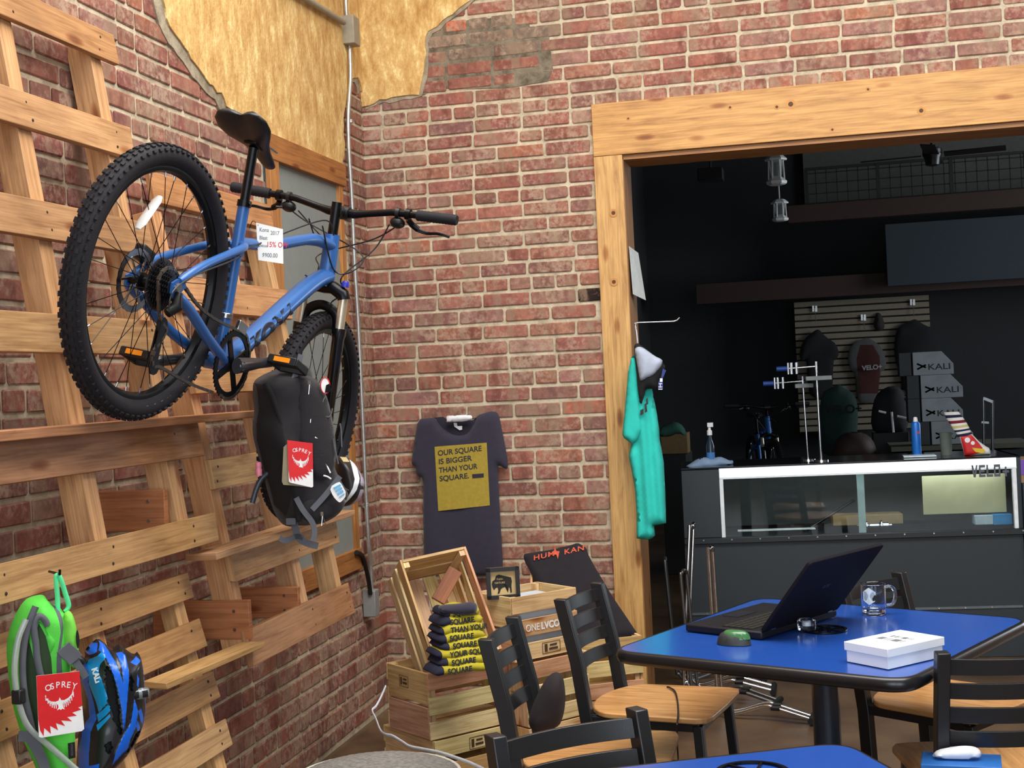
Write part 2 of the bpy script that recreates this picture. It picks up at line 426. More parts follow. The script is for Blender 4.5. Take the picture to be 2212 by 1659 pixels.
def bez(pts, n=8, closed=False):
    """Catmull-Rom through points"""
    pts = [V(p) for p in pts]; out = []; m_ = len(pts)
    rng = range(m_ if closed else m_ - 1)
    for i in rng:
        if closed: p0, p1, p2, p3 = pts[i - 1], pts[i], pts[(i + 1) % m_], pts[(i + 2) % m_]
        else: p0, p1, p2, p3 = pts[max(i - 1, 0)], pts[i], pts[i + 1], pts[min(i + 2, m_ - 1)]
        for k in range(n):
            t = k / n
            out.append(0.5 * ((2 * p1) + (p2 - p0) * t + (2 * p0 - 5 * p1 + 4 * p2 - p3) * t * t + (3 * p1 - p0 - 3 * p2 + p3) * t ** 3))
    if not closed: out.append(pts[-1])
    return out
# ================================================================== ROOM
def brick_wall(g, name, L, org, ex, ey, zs, skip, colf, xoff):
    """bricks proud of the mortar. position = org + ex*s + z; ey = outward normal"""
    org = V(org); ex = V(ex); ey = V(ey)
    k = 0
    for i in range(len(zs) - 1):
        z1, z0, hdr = zs[i][0], zs[i + 1][0], zs[i][1]
        bl = 0.1115 if hdr else 0.2235
        s = -RND.uniform(0, .02) + (xoff if i % 2 == 0 else xoff + .1117) % bl - bl
        while s < L:
            w = bl + RND.uniform(-.006, .006)
            a, b = max(s + .006, 0.0), min(s + w - .006, L)
            if hdr is False and RND.random() < .04: w = w / 2; b = min(s + w - .005, L)
            s += w
            if b - a < .02: continue
            hz = (z1 - z0); j = .003
            zb = z0 + .006 + RND.uniform(0, .003); zt = z1 - .006 - RND.uniform(0, .003)
            cx, cz = (a + b) / 2, (zb + zt) / 2
            if skip(cx, cz, a, b, zb, zt): continue
            col = colf(cx, cz); p = .006 + RND.uniform(-.0015, .002)
            def pt(x, z, d): return g.add(org + ex * x + V((0, 0, z)) + ey * d)
            J = [(RND.uniform(-j, j), RND.uniform(-j, j)) for _ in range(4)]
            cs = [(a, zb), (b, zb), (b, zt), (a, zt)]
            # octagonal worn corners
            out = []; inn = []
            c_ = .002 + RND.uniform(0, .006)
            for q in range(4):
                x, z = cs[q][0] + J[q][0] * .6, cs[q][1] + J[q][1] * .6
                sx = 1 if q in (0, 3) else -1; sz = 1 if q in (0, 1) else -1
                pr = [(x, z + sz * c_), (x + sx * c_, z)] if q in (0, 2) else [(x + sx * c_, z), (x, z + sz * c_)]
                for (xx, zz) in pr:
                    out.append((xx, zz)); inn.append((xx + (cx - xx) * .0 + sx * .0035, zz + sz * .0035))
            A = [pt(x, z, -.004) for x, z in out]; B = [pt(x, z, p * .6) for x, z in out]; Cc = [pt(x, z, p + RND.uniform(-.0006, .0006)) for x, z in inn]
            fl = (ex.cross(V((0, 0, 1)))).dot(ey) > 0
            for X, Y in ((A, B), (B, Cc)):
                for q in range(8):
                    f = [X[q], X[(q + 1) % 8], Y[(q + 1) % 8], Y[q]]
                    g.face(f if fl else f[::-1], None, col, 0)
            g.face(Cc if fl else Cc[::-1], None, col, 0)
zs = []; z = 2.745; k = 0
# courses upward from the line above the opening, then downward
up = []; zz = 2.745; kk = -1
while zz < 4.5:
    h = .0678; up.append((zz + h, kk % 6 == 5)); zz += h; kk -= 1
up.reverse(); zs = up[:]; zz = 2.745; kk = 0
while zz > -.05:
    h = .0678 if zz > 1.95 else .0735
    zs.append((zz, kk % 6 == 5)); zz -= h; kk += 1
def bcol(dark=0.0, yellow=.03):
    r = RND.random()
    base = (150, 84, 70)
    if r < .30: base = (158, 90, 74)
    elif r < .50: base = (140, 76, 66)
    elif r < .62: base = (128, 82, 78)
    elif r < .72: base = (166, 102, 84)
    elif r < .82: base = (150, 108, 98)
    elif r < .87: base = (176, 96, 66)
    elif r < .90: base = (110, 72, 66)
    elif r < .92: base = (170, 134, 116)
    c = [v + RND.uniform(-6, 6) for v in base]; gy = sum(c) / 3; m0 = (160, 108, 88)
    c = [(v * .82 + gy * .18) * .62 + m * .38 + 6 for v, m in zip(c, m0)]
    return lin(tuple(max(4, v * (1 - dark)) for v in c))
OPL, OPR, OPT = 1.237, 4.35, 2.515      # the wide opening
# repair patch near the top of the back wall
patch = [(oy(*p, 0).x, oy(*p, 0).z) for p in ((922, 62), (1030, 40), (1140, 40), (1145, 58), (1185, 70), (1195, 150), (1185, 175), (1100, 190), (1020, 192), (935, 190), (918, 205), (900, 205), (916, 150))]
def bc_back(x, z):
    if pip(x, z, patch):
        r = RND.random()
        if z > patch[0][1] - .12 and r < .6: return lin((204, 106, 74))
        return lin((150, 98, 84)) if r < .5 else lin((132, 114, 98))
    if x > .95 and x < 1.12 and 1.93 > z > 1.87: return lin((44, 30, 26))
    return bcol()
PLB = [(0, oy(780, 160, 0).z), (oy(783, 232, 0).x, oy(783, 232, 0).z)] + [(oy(*p, 0).x, oy(*p, 0).z) for p in ((800, 228), (822, 218), (850, 215), (880, 208), (905, 204), (911, 180), (918, 150), (920, 118), (918, 90), (926, 68), (945, 58), (955, 45), (978, 30), (1000, 14), (1015, 0), (1040, -30))] + [(.75, 3.6), (.7, 3.9), (.9, 4.5), (0, 4.5)]
PLL = [(ox(*p, 0).y, ox(*p, 0).z) for p in ((342, 0), (352, 40), (372, 80), (390, 108), (412, 135), (432, 165), (452, 190), (470, 205), (482, 230), (495, 245), (520, 270), (545, 290), (575, 308), (600, 322), (625, 328), (650, 345), (680, 350), (705, 362), (728, 366), (735, 345), (737, 310), (735, 260), (742, 215), (748, 180), (757, 165), (768, 166), (776, 195))] + [(0, 2.95), (0, 4.5), (-2.9, 4.5), (-2.6, 3.9), (-2.3, 3.3)]
g = G()
inpoly = lambda P: (lambda x, z, a, b, zb, zt: pip(x, z, P) and pip(a + .02, z, P) and pip(b - .02, z, P))
def skipb(x, z, a, b, zb, zt):
    if x > OPL - .06 and x < OPR + .06 and z < OPT + .12: return True
    return inpoly(PLB)(x, z, a, b, zb, zt)
brick_wall(g, 'wall_back', 6.5, (0, 0, 0), (1, 0, 0), (0, -1, 0), zs, skipb, bc_back, .107)
g.mi = 1
W1, W2 = OPL - .012, OPR + .012
g.box((W1 / 2, .11, 2.25), (W1, .22, 4.5), mi=1); g.box(((W2 + 6.5) / 2, .11, 2.25), (6.5 - W2, .22, 4.5), mi=1); g.box(((W1 + W2) / 2, .11, (OPT + 4.5) / 2 + .02), (W2 - W1, .22, 4.5 - OPT - .04), mi=1)
wall_back = tag(build('wall_back', g, [BRICK, MORTAR]), kind='structure')
g = G(); g.prism(patch, (0, -.002, 0), (1, 0, 0), (0, 0, 1), .0025)
build('mortar_patch', g, DARKMORTAR, wall_back)
WIN = (-1.23, -.40, .78, 2.46)
g = G()
def skipl(x, z, a, b, zb, zt):
    y = x - 8.5
    if y > WIN[0] and y < WIN[1] and WIN[2] < z < WIN[3]: return True
    return pip(y, z, PLL) and pip(y - .07, z, PLL) and pip(min(y + .07, -.01), z, PLL)
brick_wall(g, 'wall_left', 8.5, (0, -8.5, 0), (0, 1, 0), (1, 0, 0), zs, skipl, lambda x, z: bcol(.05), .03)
g.box((-.1, -4.25, 2.25), (.2, 8.5, 4.5), mi=1)
wall_left = tag(build('wall_left', g, [BRICK, MORTAR]), kind='structure')
def rough(poly, s=.025, a=.009):
    q = subdiv(poly, s); n = len(q); out = []
    for i, p in enumerate(q):
        d = V((q[(i + 1) % n][0] - q[i - 1][0], q[(i + 1) % n][1] - q[i - 1][1])); d = V((-d[1], d[0])).normalized() if d.length > 0 else V((0, 0))
        t = RND.uniform(-a, a); e = 0 if (p[1] > 4.4 or abs(p[0]) < .005) else 1
        out.append((p[0] + d[0] * t * e, p[1] + d[1] * t * e))
    return out
def plaster(poly, o, ex, ez, name, parent, grow):
    g = G(); g.prism(rough(poly), o, ex, (0, 0, 1), .016); build(name, g, PLASTER, parent)
    c = (sum(p[0] for p in poly) / len(poly), sum(p[1] for p in poly) / len(poly))
    q = [(min(p[0] + grow[0], 0) if grow[2] else max(p[0] + grow[0], 0), p[1] - grow[1] if p[1] < 4.4 else p[1]) for p in poly]
    g = G(); g.prism(rough(q, .03, .006), o, ex, (0, 0, 1), .010); build('scratch_coat', g, SCRATCH, parent)
# back wall plaster: outward normal is -y ; prism normal = ex x ey
plaster(PLB, (0, 0, 0), (1, 0, 0), None, 'plaster', wall_back, (.018, .012, False))
g_ = [(p[0], p[1]) for p in PLL]
plaster(g_, (0, 0, 0), (0, 1, 0), None, 'plaster', wall_left, (-.045, .03, True))

g = G(); g.box((3.2, 1.3, -.05), (12, 20.4, .1)); tag(build('floor', g, FLOOR), kind='structure')
g = G()
WALLP = flat('painted_wall', (120, 116, 108), 0.9); DKW = flat('dark_wall', (52, 54, 56), 0.9); DKB = flat('dark_beam', (58, 40, 32), 0.7); CEILP = flat('ceiling_paint', (150, 146, 138), .9)
# ceiling of the front room with a long skylight
SKY = (.3, 4.6, -4.3, -1.5)
for a, b, c, d in ((-.2, SKY[0], -8.7, .22), (SKY[1], 6.7, -8.7, .22), (SKY[0], SKY[1], -8.7, SKY[2]), (SKY[0], SKY[1], SKY[3], .22)):
    g.box(((a + b) / 2, (c + d) / 2, 4.55), (b - a, d - c, .1))
tag(build('ceiling', g, CEILP), kind='structure')
g = G(); g.box((6.6, -4.25, 2.25), (.2, 8.5, 4.5)); tag(build('wall_right', g, WALLP), kind='structure')
# shop front with tall windows
g = G()
FW = [(.5, 3.0), (3.5, 6.0)]
g.box((3.2, -8.6, .3), (6.9, .2, .6)); g.box((3.2, -8.6, 4.3), (6.9, .2, .4)); g.box((.15, -8.6, 2.35), (.7, .2, 3.5)); g.box((3.25, -8.6, 2.35), (.5, .2, 3.5)); g.box((6.35, -8.6, 2.35), (.7, .2, 3.5))
tag(build('wall_front', g, WALLP), kind='structure')
# ---- timber trim round the opening
TP = lin((214, 164, 98))
g = G(); g.beam((1.105, -.014, 2.637), (OPR + .14, -.014, 2.637), .028, .238, col=TP)
tr = tag(build('trim_1', g, PINE, bevel=.002), kind='structure')
KM = flat('knot', (92, 56, 28), .7, noise=.4, nscale=300); KH = flat('knot_halo', (196, 140, 76), .6)
for (x, y, r) in ((1708, 225, 6), (1577, 232, 3), (1678, 231, 3.5), (1875, 193, 3), (1798, 280, 3), (1990, 239, 5), (1357, 256, 2.5), (1325, 460, 5), (1326, 609, 5)):
    p = oy(x, y, -.028); rr = r / 2918 * 6.2 * .9
    kn = G(); kn.lathe([(rr * 2.0, 0), (rr * 1.9, .0003)], (p.x, -.0281, p.z), (0, -1, 0), 16); h_ = build('knot_halo', kn, KH, tr)
    kn = G(); kn.lathe([(rr, 0), (rr * .9, .0006)], (p.x, -.0282, p.z), (0, -1, 0), 12); build('knot', kn, KM, tr)
g = G(); g.beam((1.17, -.013, 0), (1.17, -.013, 2.517), .13, .026, up=(0, 1, 0), col=lin((218, 174, 110)))
tag(build('trim_2', g, PINE, bevel=.002), kind='structure')
g = G(); g.beam((OPR + .07, -.013, 0), (OPR + .07, -.013, 2.517), .13, .026, up=(0, 1, 0), col=TP)
tag(build('trim_3', g, PINE, bevel=.002), kind='structure')
g = G(); c2 = lin((178, 128, 76))
g.beam((OPL - .01, .115, 0), (OPL - .01, .115, 2.51), .02, .25, up=(0, 1, 0), col=c2); g.beam((OPR + .01, .115, 0), (OPR + .01, .115, 2.51), .02, .25, up=(0, 1, 0), col=c2)
g.beam((OPL - .02, .115, 2.506), (OPR + .02, .115, 2.506), .25, .02, col=c2)
tag(build('trim_4', g, PINE), kind='structure')
# ---- boarded window on the left wall
g = G(); oc = lin((176, 118, 62))
y0, y1, z0, z1 = WIN
g.beam((.018, y0 - .02, z1 + .01), (.018, y1 + .03, z1 + .01), .036, .10, col=oc)
g.beam((.016, y0 + .045, z0), (.016, y0 + .045, z1 - .03), .09, .032, up=(1, 0, 0), col=lin((190, 132, 72)))
g.beam((.012, y1 - .018, z0), (.012, y1 - .018, z1 - .03), .05, .03, up=(1, 0, 0), col=lin((190, 132, 72)))
g.beam((.016, y0, z0 - .02), (.016, y1 + .01, z0 - .02), .036, .09, col=oc)
wf = tag(build('window_1', g, WOOD, bevel=.002), kind='structure')
g = G(); g.box((.006, (y0 + y1) / 2, (z0 + z1) / 2), (.012, y1 - y0, z1 - z0)); build('board_panel', g, flat('grey_board', (132, 138, 134), .8, noise=.04), wf, label='grey board filling the window')

# ================================================================== BACK ROOM
g = G(); g.box((3.7, 11.1, 2.2), (8.6, .2, 4.4)); tag(build('wall_rear', g, DKW), kind='structure')
g = G(); g.box((-.1, 5.66, 2.2), (.2, 10.9, 4.4)); tag(build('wall_side', g, DKW), kind='structure')
g = G(); g.box((8.0, 5.66, 2.2), (.2, 10.9, 4.4)); tag(build('wall_east', g, DKW), kind='structure')
g = G()
g.box((4, 5.66, 4.35), (8.2, 10.9, .1))
for i in range(110): g.box((4, .6 + i * .094, 4.29), (8, .03, .03))
tag(build('ceiling_back', g, flat('corrugated_dark', (70, 74, 76), .5, .4)), kind='structure')
g = G()  # fascia beams of the loft
b1 = oy(1760, 455, 9.5); b2 = oy(1760, 640, 9.9)
g.box((5.0, 9.5, b1.z - .03), (6.4, .16, .2)); g.box((4.3, 9.9, b2.z + .1), (7.2, .14, .24))
tag(build('trim_5', g, DKB, bevel=.005), kind='structure')
pa = oy(1912, 485, 9.6); pb = oy(2300, 595, 9.6)
g = G(); g.box(((pa.x + pb.x) / 2 + .5, 9.62, (pa.z + pb.z) / 2), (pb.x - pa.x + 1, .04, pa.z - pb.z)); tag(build('trim_6', g, flat('slate_panel', (44, 54, 62), .7)), kind='structure')
# slatwall panel
sa = oy(1715, 652, 10.2); sb = oy(2006, 634, 10.2)
g = G(); SLW = sb.x - sa.x; SLH = 1.55
nz = 20
for i in range(nz): g.box(((sa.x + sb.x) / 2, 10.215, sa.z - (i + .5) * SLH / nz), (SLW, .02, SLH / nz - .020))
g.box(((sa.x + sb.x) / 2, 10.235, sa.z - SLH - .6), (SLW, .03, .6))
slat = thing('slatwall', 'beige slatwall display panel on the rear wall of the dark shop', 'panel', (sa.x, 10.3, 0))
build('slat_face', g, flat('slatwall', (132, 122, 104), .7), slat)
g = G(); g.box(((sa.x + sb.x) / 2, 10.24, sa.z - SLH / 2), (SLW, .03, SLH)); build('backing', g, flat('slat_groove', (22, 20, 18), .9), slat)
# ================================================================== PALLETS on the left wall
class Lean:
    """plane that leans: x grows as z falls"""
    def __init__(s, x0, z0, ang):
        t = math.tan(radians(ang)); s.n = V((1, 0, t)).normalized(); s.P = V((x0, 0, z0)); s.up = V((-t, 0, 1)).normalized(); s.t = t; s.x0 = x0; s.z0 = z0
    def hit(s, x, y, off=0): return onp(x, y, s.P + s.n * off, s.n)
    def pt(s, y, z, off=0):
        return V((s.x0 + (s.z0 - z) * s.t, y, z)) + s.n * off
def wc(): 
    b = RND.choice([(196, 148, 98), (186, 138, 90), (202, 158, 110), (178, 132, 88), (190, 150, 106)])
    return lin(tuple(v + RND.uniform(-6, 6) for v in b))
def pallet(name, label, ln, posts, boards, group, pd=.075, pw=.06, cleats=(), shelves=()):
    """posts: (y, ztop, zbot) ; boards: (y0,y1,zc,h)"""
    t = thing(name, label, 'pallet', ln.pt(posts[0][0], posts[0][2]), group=group)
    for (y, zt, zb) in posts:
        g = G(); g.beam(ln.pt(y, zb, -.012 - pd / 2), ln.pt(y, zt, -.012 - pd / 2), pw, pd, up=ln.n, col=lin(tuple(v + RND.uniform(-6, 6) for v in (214, 172, 122))), jit=.002)
        build('stringer', g, WOOD, t, bevel=.002)
    for (y0, y1, zc, h) in boards:
        g = G(); g.beam(ln.pt(y0, zc), ln.pt(y1, zc), h, .02, up=ln.n, col=wc(), jit=.003)
        bd = build('deck_board', g, WOOD, t, bevel=.002)
        for (y, zt, zb) in posts:
            if zb < zc < zt and min(y0, y1) - .02 < y < max(y0, y1) + .02:
                for dz in (-.25, .22):
                    q = ln.pt(y + RND.uniform(-.015, .015), zc + dz * h, .0098); g = G(); g.lathe([(.0045, 0), (.003, .0015)], q, ln.n, 8)
                    build('nail_head', g, MATS.get('nail') or flat('nail', (50, 36, 28), .6, .4), bd)
    for (y0, y1, z, dep, th) in shelves:
        x = ln.pt(0, z).x
        g = G(); g.beam((x + dep / 2 - .03, y0, z), (x + dep / 2 - .03, y1, z), dep, th, col=wc(), jit=.003)
        build('shelf_board', g, WOOD, t, bevel=.002)
    for (y, x0, x1, z, h) in cleats:
        g = G(); g.beam((x0, y, z), (x1, y, z), .02, h, col=lin((186, 122, 78)), jit=.002)
        c = build('mounting_cleat', g, WOOD, t, bevel=.002)
        for dz in (-.25, .22): g = G(); g.lathe([(.006, 0), (.005, .002)], (x1 - .05, y - .010, z + dz * h), (0, -1, 0), 8); build('screw_head', g, STEEL, c)
    return t
A1 = Lean(.08, 2.55, 8.6); A2 = Lean(.09, 2.12, 9.75); A3 = Lean(.235, .90, 13)
def bz(ln, x, yt, yb): # board centre z, height from a pixel column
    a = ln.hit(x, yt); b = ln.hit(x, yb); return (a.z + b.z) / 2, abs(a.z - b.z)
def yat(ln, x, y): return ln.hit(x, y).y
bl = []
for (xe, ye, yt, yb) in ((266, 125, 88, 152), (318, 330, 292, 358), (440, 520, 478, 560), (440, 710, 672, 752), (428, 950, 912, 986), (463, 1140, 1106, 1172)):
    zc, h = bz(A1, xe, yt, yb); bl.append((-3.75, yat(A1, xe, ye), zc, h))
# boards two to four end at the same post line as the rest
e1 = -2.50
bl[2] = (-3.75, e1, bz(A1, 60, 432, 510)[0], .095); bl[3] = (-3.75, e1, bz(A1, 60, 680, 760)[0], .098); bl[1] = (-3.75, e1, bl[1][2], .092)
bl[0] = (-3.75, -2.49, bl[0][2], .088)
zs1 = bz(A1, 200, 905, 925)[0]
pal1 = pallet('wooden_pallet', 'tall reclaimed pallet behind the bike rear wheel, furthest left on the brick wall', A1,
    [(-3.50, 2.75, 1.10), (-3.035, 2.75, 1.10), (-2.585, 2.58, 1.10)], bl, 'pallets leaning on the left wall',
    shelves=[(-3.75, -2.02, zs1 - .01, .115, .022)], cleats=[(-2.66, .02, A1.pt(0, 1.19).x - .02, 1.205, .115)], pd=.07, pw=.065)
b2 = []
for (xl, xr, yt, yb, xm) in ((333, 597, 440, 494, 560), (196, 642, 628, 692, 620), (440, 720, 790, 850, 500), (452, 700, 985, 1050, 500), (500, 738, 1122, 1184, 700), (537, 777, 1300, 1378, 660)):
    zc, h = bz(A2, xm, yt, yb); b2.append((-2.31, -1.385, zc, min(h, .115)))
zs2 = bz(A2, 560, 1150, 1170)[0]
pal2 = pallet('wooden_pallet', 'weathered pallet beside the boarded window, behind the black backpack', A2,
    [(-2.275, 2.1, .74), (-1.775, 2.1, .74), (-1.43, 2.1, .74)], b2, 'pallets leaning on the left wall',
    shelves=[(-2.52, -1.33, zs2, .10, .02)], cleats=[(-1.87, .02, A2.pt(0, .8).x + .01, .812, .105), (-2.3, .02, A2.pt(0, .83).x + .03, .832, .12)], pd=.07, pw=.06)
b3 = []
for (x, yt, yb) in ((390, 1240, 1300), (424, 1338, 1408), (452, 1450, 1520), (480, 1555, 1620)):
    zc, h = bz(A3, x, yt, yb); b3.append((-3.6, -2.46, zc, min(h, .115)))
b3.append((-3.6, -2.46, b3[-1][2] - .165, .1))
b3.append((-3.6, -2.46, b3[-1][2] - .165, .1))
pal3 = pallet('wooden_pallet', 'lowest pallet with closely spaced boards, behind the blue helmet', A3,
    [(-3.45, 1.0, .04), (-2.97, 1.0, .04), (-2.52, 1.0, .04)], b3, 'pallets leaning on the left wall', pd=.05, pw=.06)
# ledge board between the low pallet and the bracket
zl = A3.hit(440, 1420).z
g = G(); g.beam((.345, -2.925, .775), (.345, -2.30, .755), .07, .018, col=wc(), jit=.003)
solo('ledge_board', g, WOOD, 'long narrow ledge board above the lower boards of the lowest pallet', 'shelf', bevel=.002)

# ================================================================== MOUNTAIN BIKE
def Rz(a): return Matrix.Rotation(a, 4, 'Z')
BM = Matrix.Translation(V((.445, -3.0256, 1.8049))) @ Rz(radians(90.18)) @ Matrix.Rotation(radians(19.52), 4, 'Y') @ Matrix.Rotation(radians(13.24), 4, 'X')
bike = thing('mountain_bike', 'blue and black hardtail mountain bike hung on the left wall', 'bicycle', mat=BM)
def bp(name, g, mats, par=None, smooth=40, **k): return build(name, g, mats, par or bike, local=True, smooth=smooth, **k)
RW = .348
bb = V((.43, 0, -.055)); sa_ = radians(72.5)
def st(d): return bb + V((-cos(sa_), 0, sin(sa_))) * d
ha = radians(69); ax = V((-cos(ha), 0, sin(ha))); fw = V((sin(ha), 0, cos(ha)))
fh = V((1.121, 0, 0)); base = fh - fw * .045; crown = base + ax * .419; httop = crown + ax * .176; barc = httop + ax * .076 + fw * .055
steer = radians(2.4)
SM = Matrix.Translation(base) @ Matrix.Rotation(steer, 4, ax) @ Matrix.Translation(-base)
def wheel(name, c, M_, rear):
    def W(p): return M_ @ (c + V(p))
    g = G(); r0, tr = .318, .029
    rings = []
    NN = 72
    for i in range(NN):
        a = 2 * pi * i / NN; d = V((cos(a), 0, sin(a)))
        rings.append([W(d * (r0 + tr * .95 * cos(b)) + V((0, tr * sin(b), 0))) for b in [2 * pi * k / 14 for k in range(14)]])
    R_ = [[g.add(p) for p in r] for r in rings]
    for i in range(NN): g.ring_faces(R_[i], R_[(i + 1) % NN])
    # knobs
    NK = 84
    for i in range(NK):
        a = 2 * pi * i / NK
        for (b, w, h, off) in ((-.98, .007, .006, 0), (-.42, .008, .0045, .5), (.42, .008, .0045, 0), (.98, .007, .006, .5), (0, .007, .0045, .25)):
            aa = a + off * 2 * pi / NK; d = V((cos(aa), 0, sin(aa))); t_ = V((-sin(aa), 0, cos(aa))); nrm = d * cos(b) + V((0, sin(b), 0)); bi = t_.cross(nrm)
            cc = d * (r0 + tr * .95 * cos(b)) + V((0, tr * sin(b), 0)) + nrm * .0015
            M3 = (M_.to_3x3() @ Matrix((t_, bi, nrm)).transposed())
            g.box(W(cc), (.012, w, h), M3)
    w = bp(name, g, RUBBER, label='black knobbly tyre')
    g = G()
    prof = [(.304, -.012), (.304, .012), (.296, .0135), (.282, .011), (.276, 0), (.282, -.011), (.296, -.0135)]
    rr = []
    for i in range(64):
        a = 2 * pi * i / 64; d = V((cos(a), 0, sin(a))); rr.append([g.add(W(d * r + V((0, y, 0)))) for r, y in prof])
    for i in range(64): g.ring_faces(rr[i], rr[(i + 1) % 64])
    bp('rim', g, BLKMET, w)
    g = G(); g.lathe([(.010, -.062), (.010, -.04), (.026, -.038), (.026, -.034), (.014, -.030), (.013, .02), (.024, .024), (.024, .030), (.010, .034), (.010, .062)], W((0, 0, 0)), M_.to_3x3() @ V((0, 1, 0)), 20)
    bp('hub', g, BLKMET, w)
    me = None
    for i in range(32):
        a = 2 * pi * i / 32; sd = 1 if i % 2 else -1; da = (.42 if (i // 2) % 2 else -.42)
        p0 = V((cos(a + da) * .026, sd * (.027 if sd > 0 else .036), sin(a + da) * .026)); p1 = V((cos(a) * .279, sd * .002, sin(a) * .279))
        g = G(); g.tube([W(p0), W(p1)], .0011, 5, mi=0); d = (p1 - p0).normalized(); g.tube([W(p1 - d * .014), W(p1)], .0022, 6, mi=1)
        bp('spoke', g, [BLKMET, STEEL], w, smooth=60)
    g = G(); s_ = 1  # disc rotor on the left side
    n = 48; yd = .045
    ro = [(cos(2 * pi * k / n) * (.080 + .002 * (k % 2)), sin(2 * pi * k / n) * (.080 + .002 * (k % 2))) for k in range(n)]
    ri = [(cos(2 * pi * k / n) * .064, sin(2 * pi * k / n) * .064) for k in range(n)]
    for y in (yd, yd + .002):
        O = [g.add(W((p[0], y, p[1]))) for p in ro]; I = [g.add(W((p[0], y, p[1]))) for p in ri]
        for k in range(n): g.face([O[k], O[(k + 1) % n], I[(k + 1) % n], I[k]] if y == yd else [O[k], I[k], I[(k + 1) % n], O[(k + 1) % n]])
    for k in range(6):
        a = 2 * pi * k / 6; g.beam(W((cos(a) * .018, yd + .001, sin(a) * .018)), W((cos(a + .35) * .066, yd + .001, sin(a + .35) * .066)), .006, .003, up=M_.to_3x3() @ V((0, 1, 0)))
    bp('disc_rotor', g, STEEL, w)
    return w
I4 = Matrix.Identity(4)
rw = wheel('rear_wheel', V((0, 0, 0)), I4, True)
fwm = wheel('front_wheel', fh, SM, False)
# tyre lettering on the right-hand sidewall
TXT = flat('tyre_print', (170, 170, 172), .7)
def arc_text(s, r, a0, da, parent, c, M_, size):
    for i, ch in enumerate(s):
        a = a0 + i * da
        d = V((cos(a), 0, sin(a))); t_ = V((sin(a), 0, -cos(a)))  # clockwise seen from the right side
        gg = text('letter', ch, size, V((0, 0, 0)), t_, d, None, None, ext=.0003)
        for k in range(len(gg.v)): gg.v[k] = M_ @ (c + d * r + V((0, -.0262, 0)) + gg.v[k])
        bp('printed_letter', gg, TXT, parent, smooth=None)
arc_text('SCHWALBE', .3075, radians(-22), radians(-6.2), rw, V((0, 0, 0)), I4, .022)
# reflector between the rear spokes
g = G(); q = V((-.13, -.012, .135)); dr = V((.36, 0, .93)).normalized()
g.tube([q - dr * .058, q - dr * .04, q + dr * .04, q + dr * .058], [.008, .0145, .0145, .008], 8, flat_=.5, up=(0, 1, 0))
bp('reflector', g, flat('clear_reflector', (226, 226, 220), .25, coat=.5), rw)
# cassette
g = G()
for i in range(9):
    r = .060 - i * .0042; n = int(r * 2 * pi / .0127); y = -.030 - i * .0038
    po = []
    for k in range(n * 2): rr = r + (.003 if k % 2 else -.002); a = pi * k / n; po.append((cos(a) * rr, sin(a) * rr))
    g.prism([(p[0], p[1]) for p in po], (0, y, 0), (1, 0, 0), (0, 0, 1), .0018)
bp('cassette', g, flat('cassette_steel', (60, 60, 64), .35, .9), rw, smooth=None)
g = G(); g.lathe([(.068, 0), (.068, .0012)], (0, -.027, 0), (0, 1, 0), 40); bp('spoke_guard', g, flat('smoky_guard', (70, 66, 70), .3, trans=.6), rw)
# frame
g = G()
T_ = lambda pts, r, **k: g.tube(pts, r, 16, **k)
T_([st(.0), st(.445)], [.018, .0165])
bc = crown + ax * .022
T_([httop + ax * .002, crown + ax * .012], [.0245, .027])
T_(bez([bb + V((.01, 0, .01)), bb + V((.12, 0, .105)), crown + ax * .07 + V((-.10, 0, -.112)), crown + ax * .045], 6), [.026] * 19, flat_=1.15)
T_(bez([st(.335), st(.335) + V((.18, 0, .075)), httop - ax * .03 + V((-.14, 0, -.048)), httop - ax * .035], 6), [.0165] * 12 + [.019] * 7, flat_=1.2)
for s in (-1, 1):
    dp = V((0, s * .066, 0))
    T_(bez([st(.33) + V((0, s * .012, 0)), st(.315) + V((-.05, s * .045, -.012)), V((.10, s * .066, .105)), dp + V((.012, 0, .022))], 6), [.0115] * 18 + [.008])
    T_(bez([bb + V((-.01, s * .022, 0)), bb + V((-.07, s * .040, .002)), V((.24, s * .056, -.045)), V((.10, s * .066, -.022)), dp + V((.01, 0, -.012))], 6), [.0165, .0165, .0165] + [.0145] * 20 + [.010] * 2)
    g.prism([(-.018, .004), (.0, .022), (.03, .034), (.045, .02), (.03, -.004), (.05, -.022), (.02, -.03), (-.008, -.02)], (0, s * .066 + .003, 0), (1, 0, 0), (0, 0, 1), .006)
g.lathe([(.024, -.036), (.024, .036)], bb, (0, 1, 0), 20)
g.tube([st(.30) + V((-.03, -.036, -.004)), st(.30) + V((-.03, .036, -.004))], .010, 10)
fr = bp('frame', g, BLUEP, label='blue aluminium frame')
# lettering along the down tube (right side)
dt0 = bb + V((.12, 0, .105)); dt1 = crown + ax * .07 + V((-.10, 0, -.112)); dd = (dt1 - dt0).normalized()
nn = V((0, -1, 0)); eyy = nn.cross(dd)
gg = text('brand', 'KONA', .052, dt0 + V((0, -.0305, 0)) - eyy * .017 - dd * .03, dd, eyy, None, None, ext=.001, bold=.0028, sx=1.75, shear=.25)
for k in range(len(gg.v)):
    p = gg.v[k]; off = (p - dt0).dot(eyy); gg.v[k] = p + V((0, .0305 - sqrt(max(1e-6, .0305 ** 2 - min(abs(off), .028) ** 2)) * 1.0, 0))
bp('downtube_lettering', gg, flat('navy_decal', (18, 22, 40), .4), fr, smooth=None)
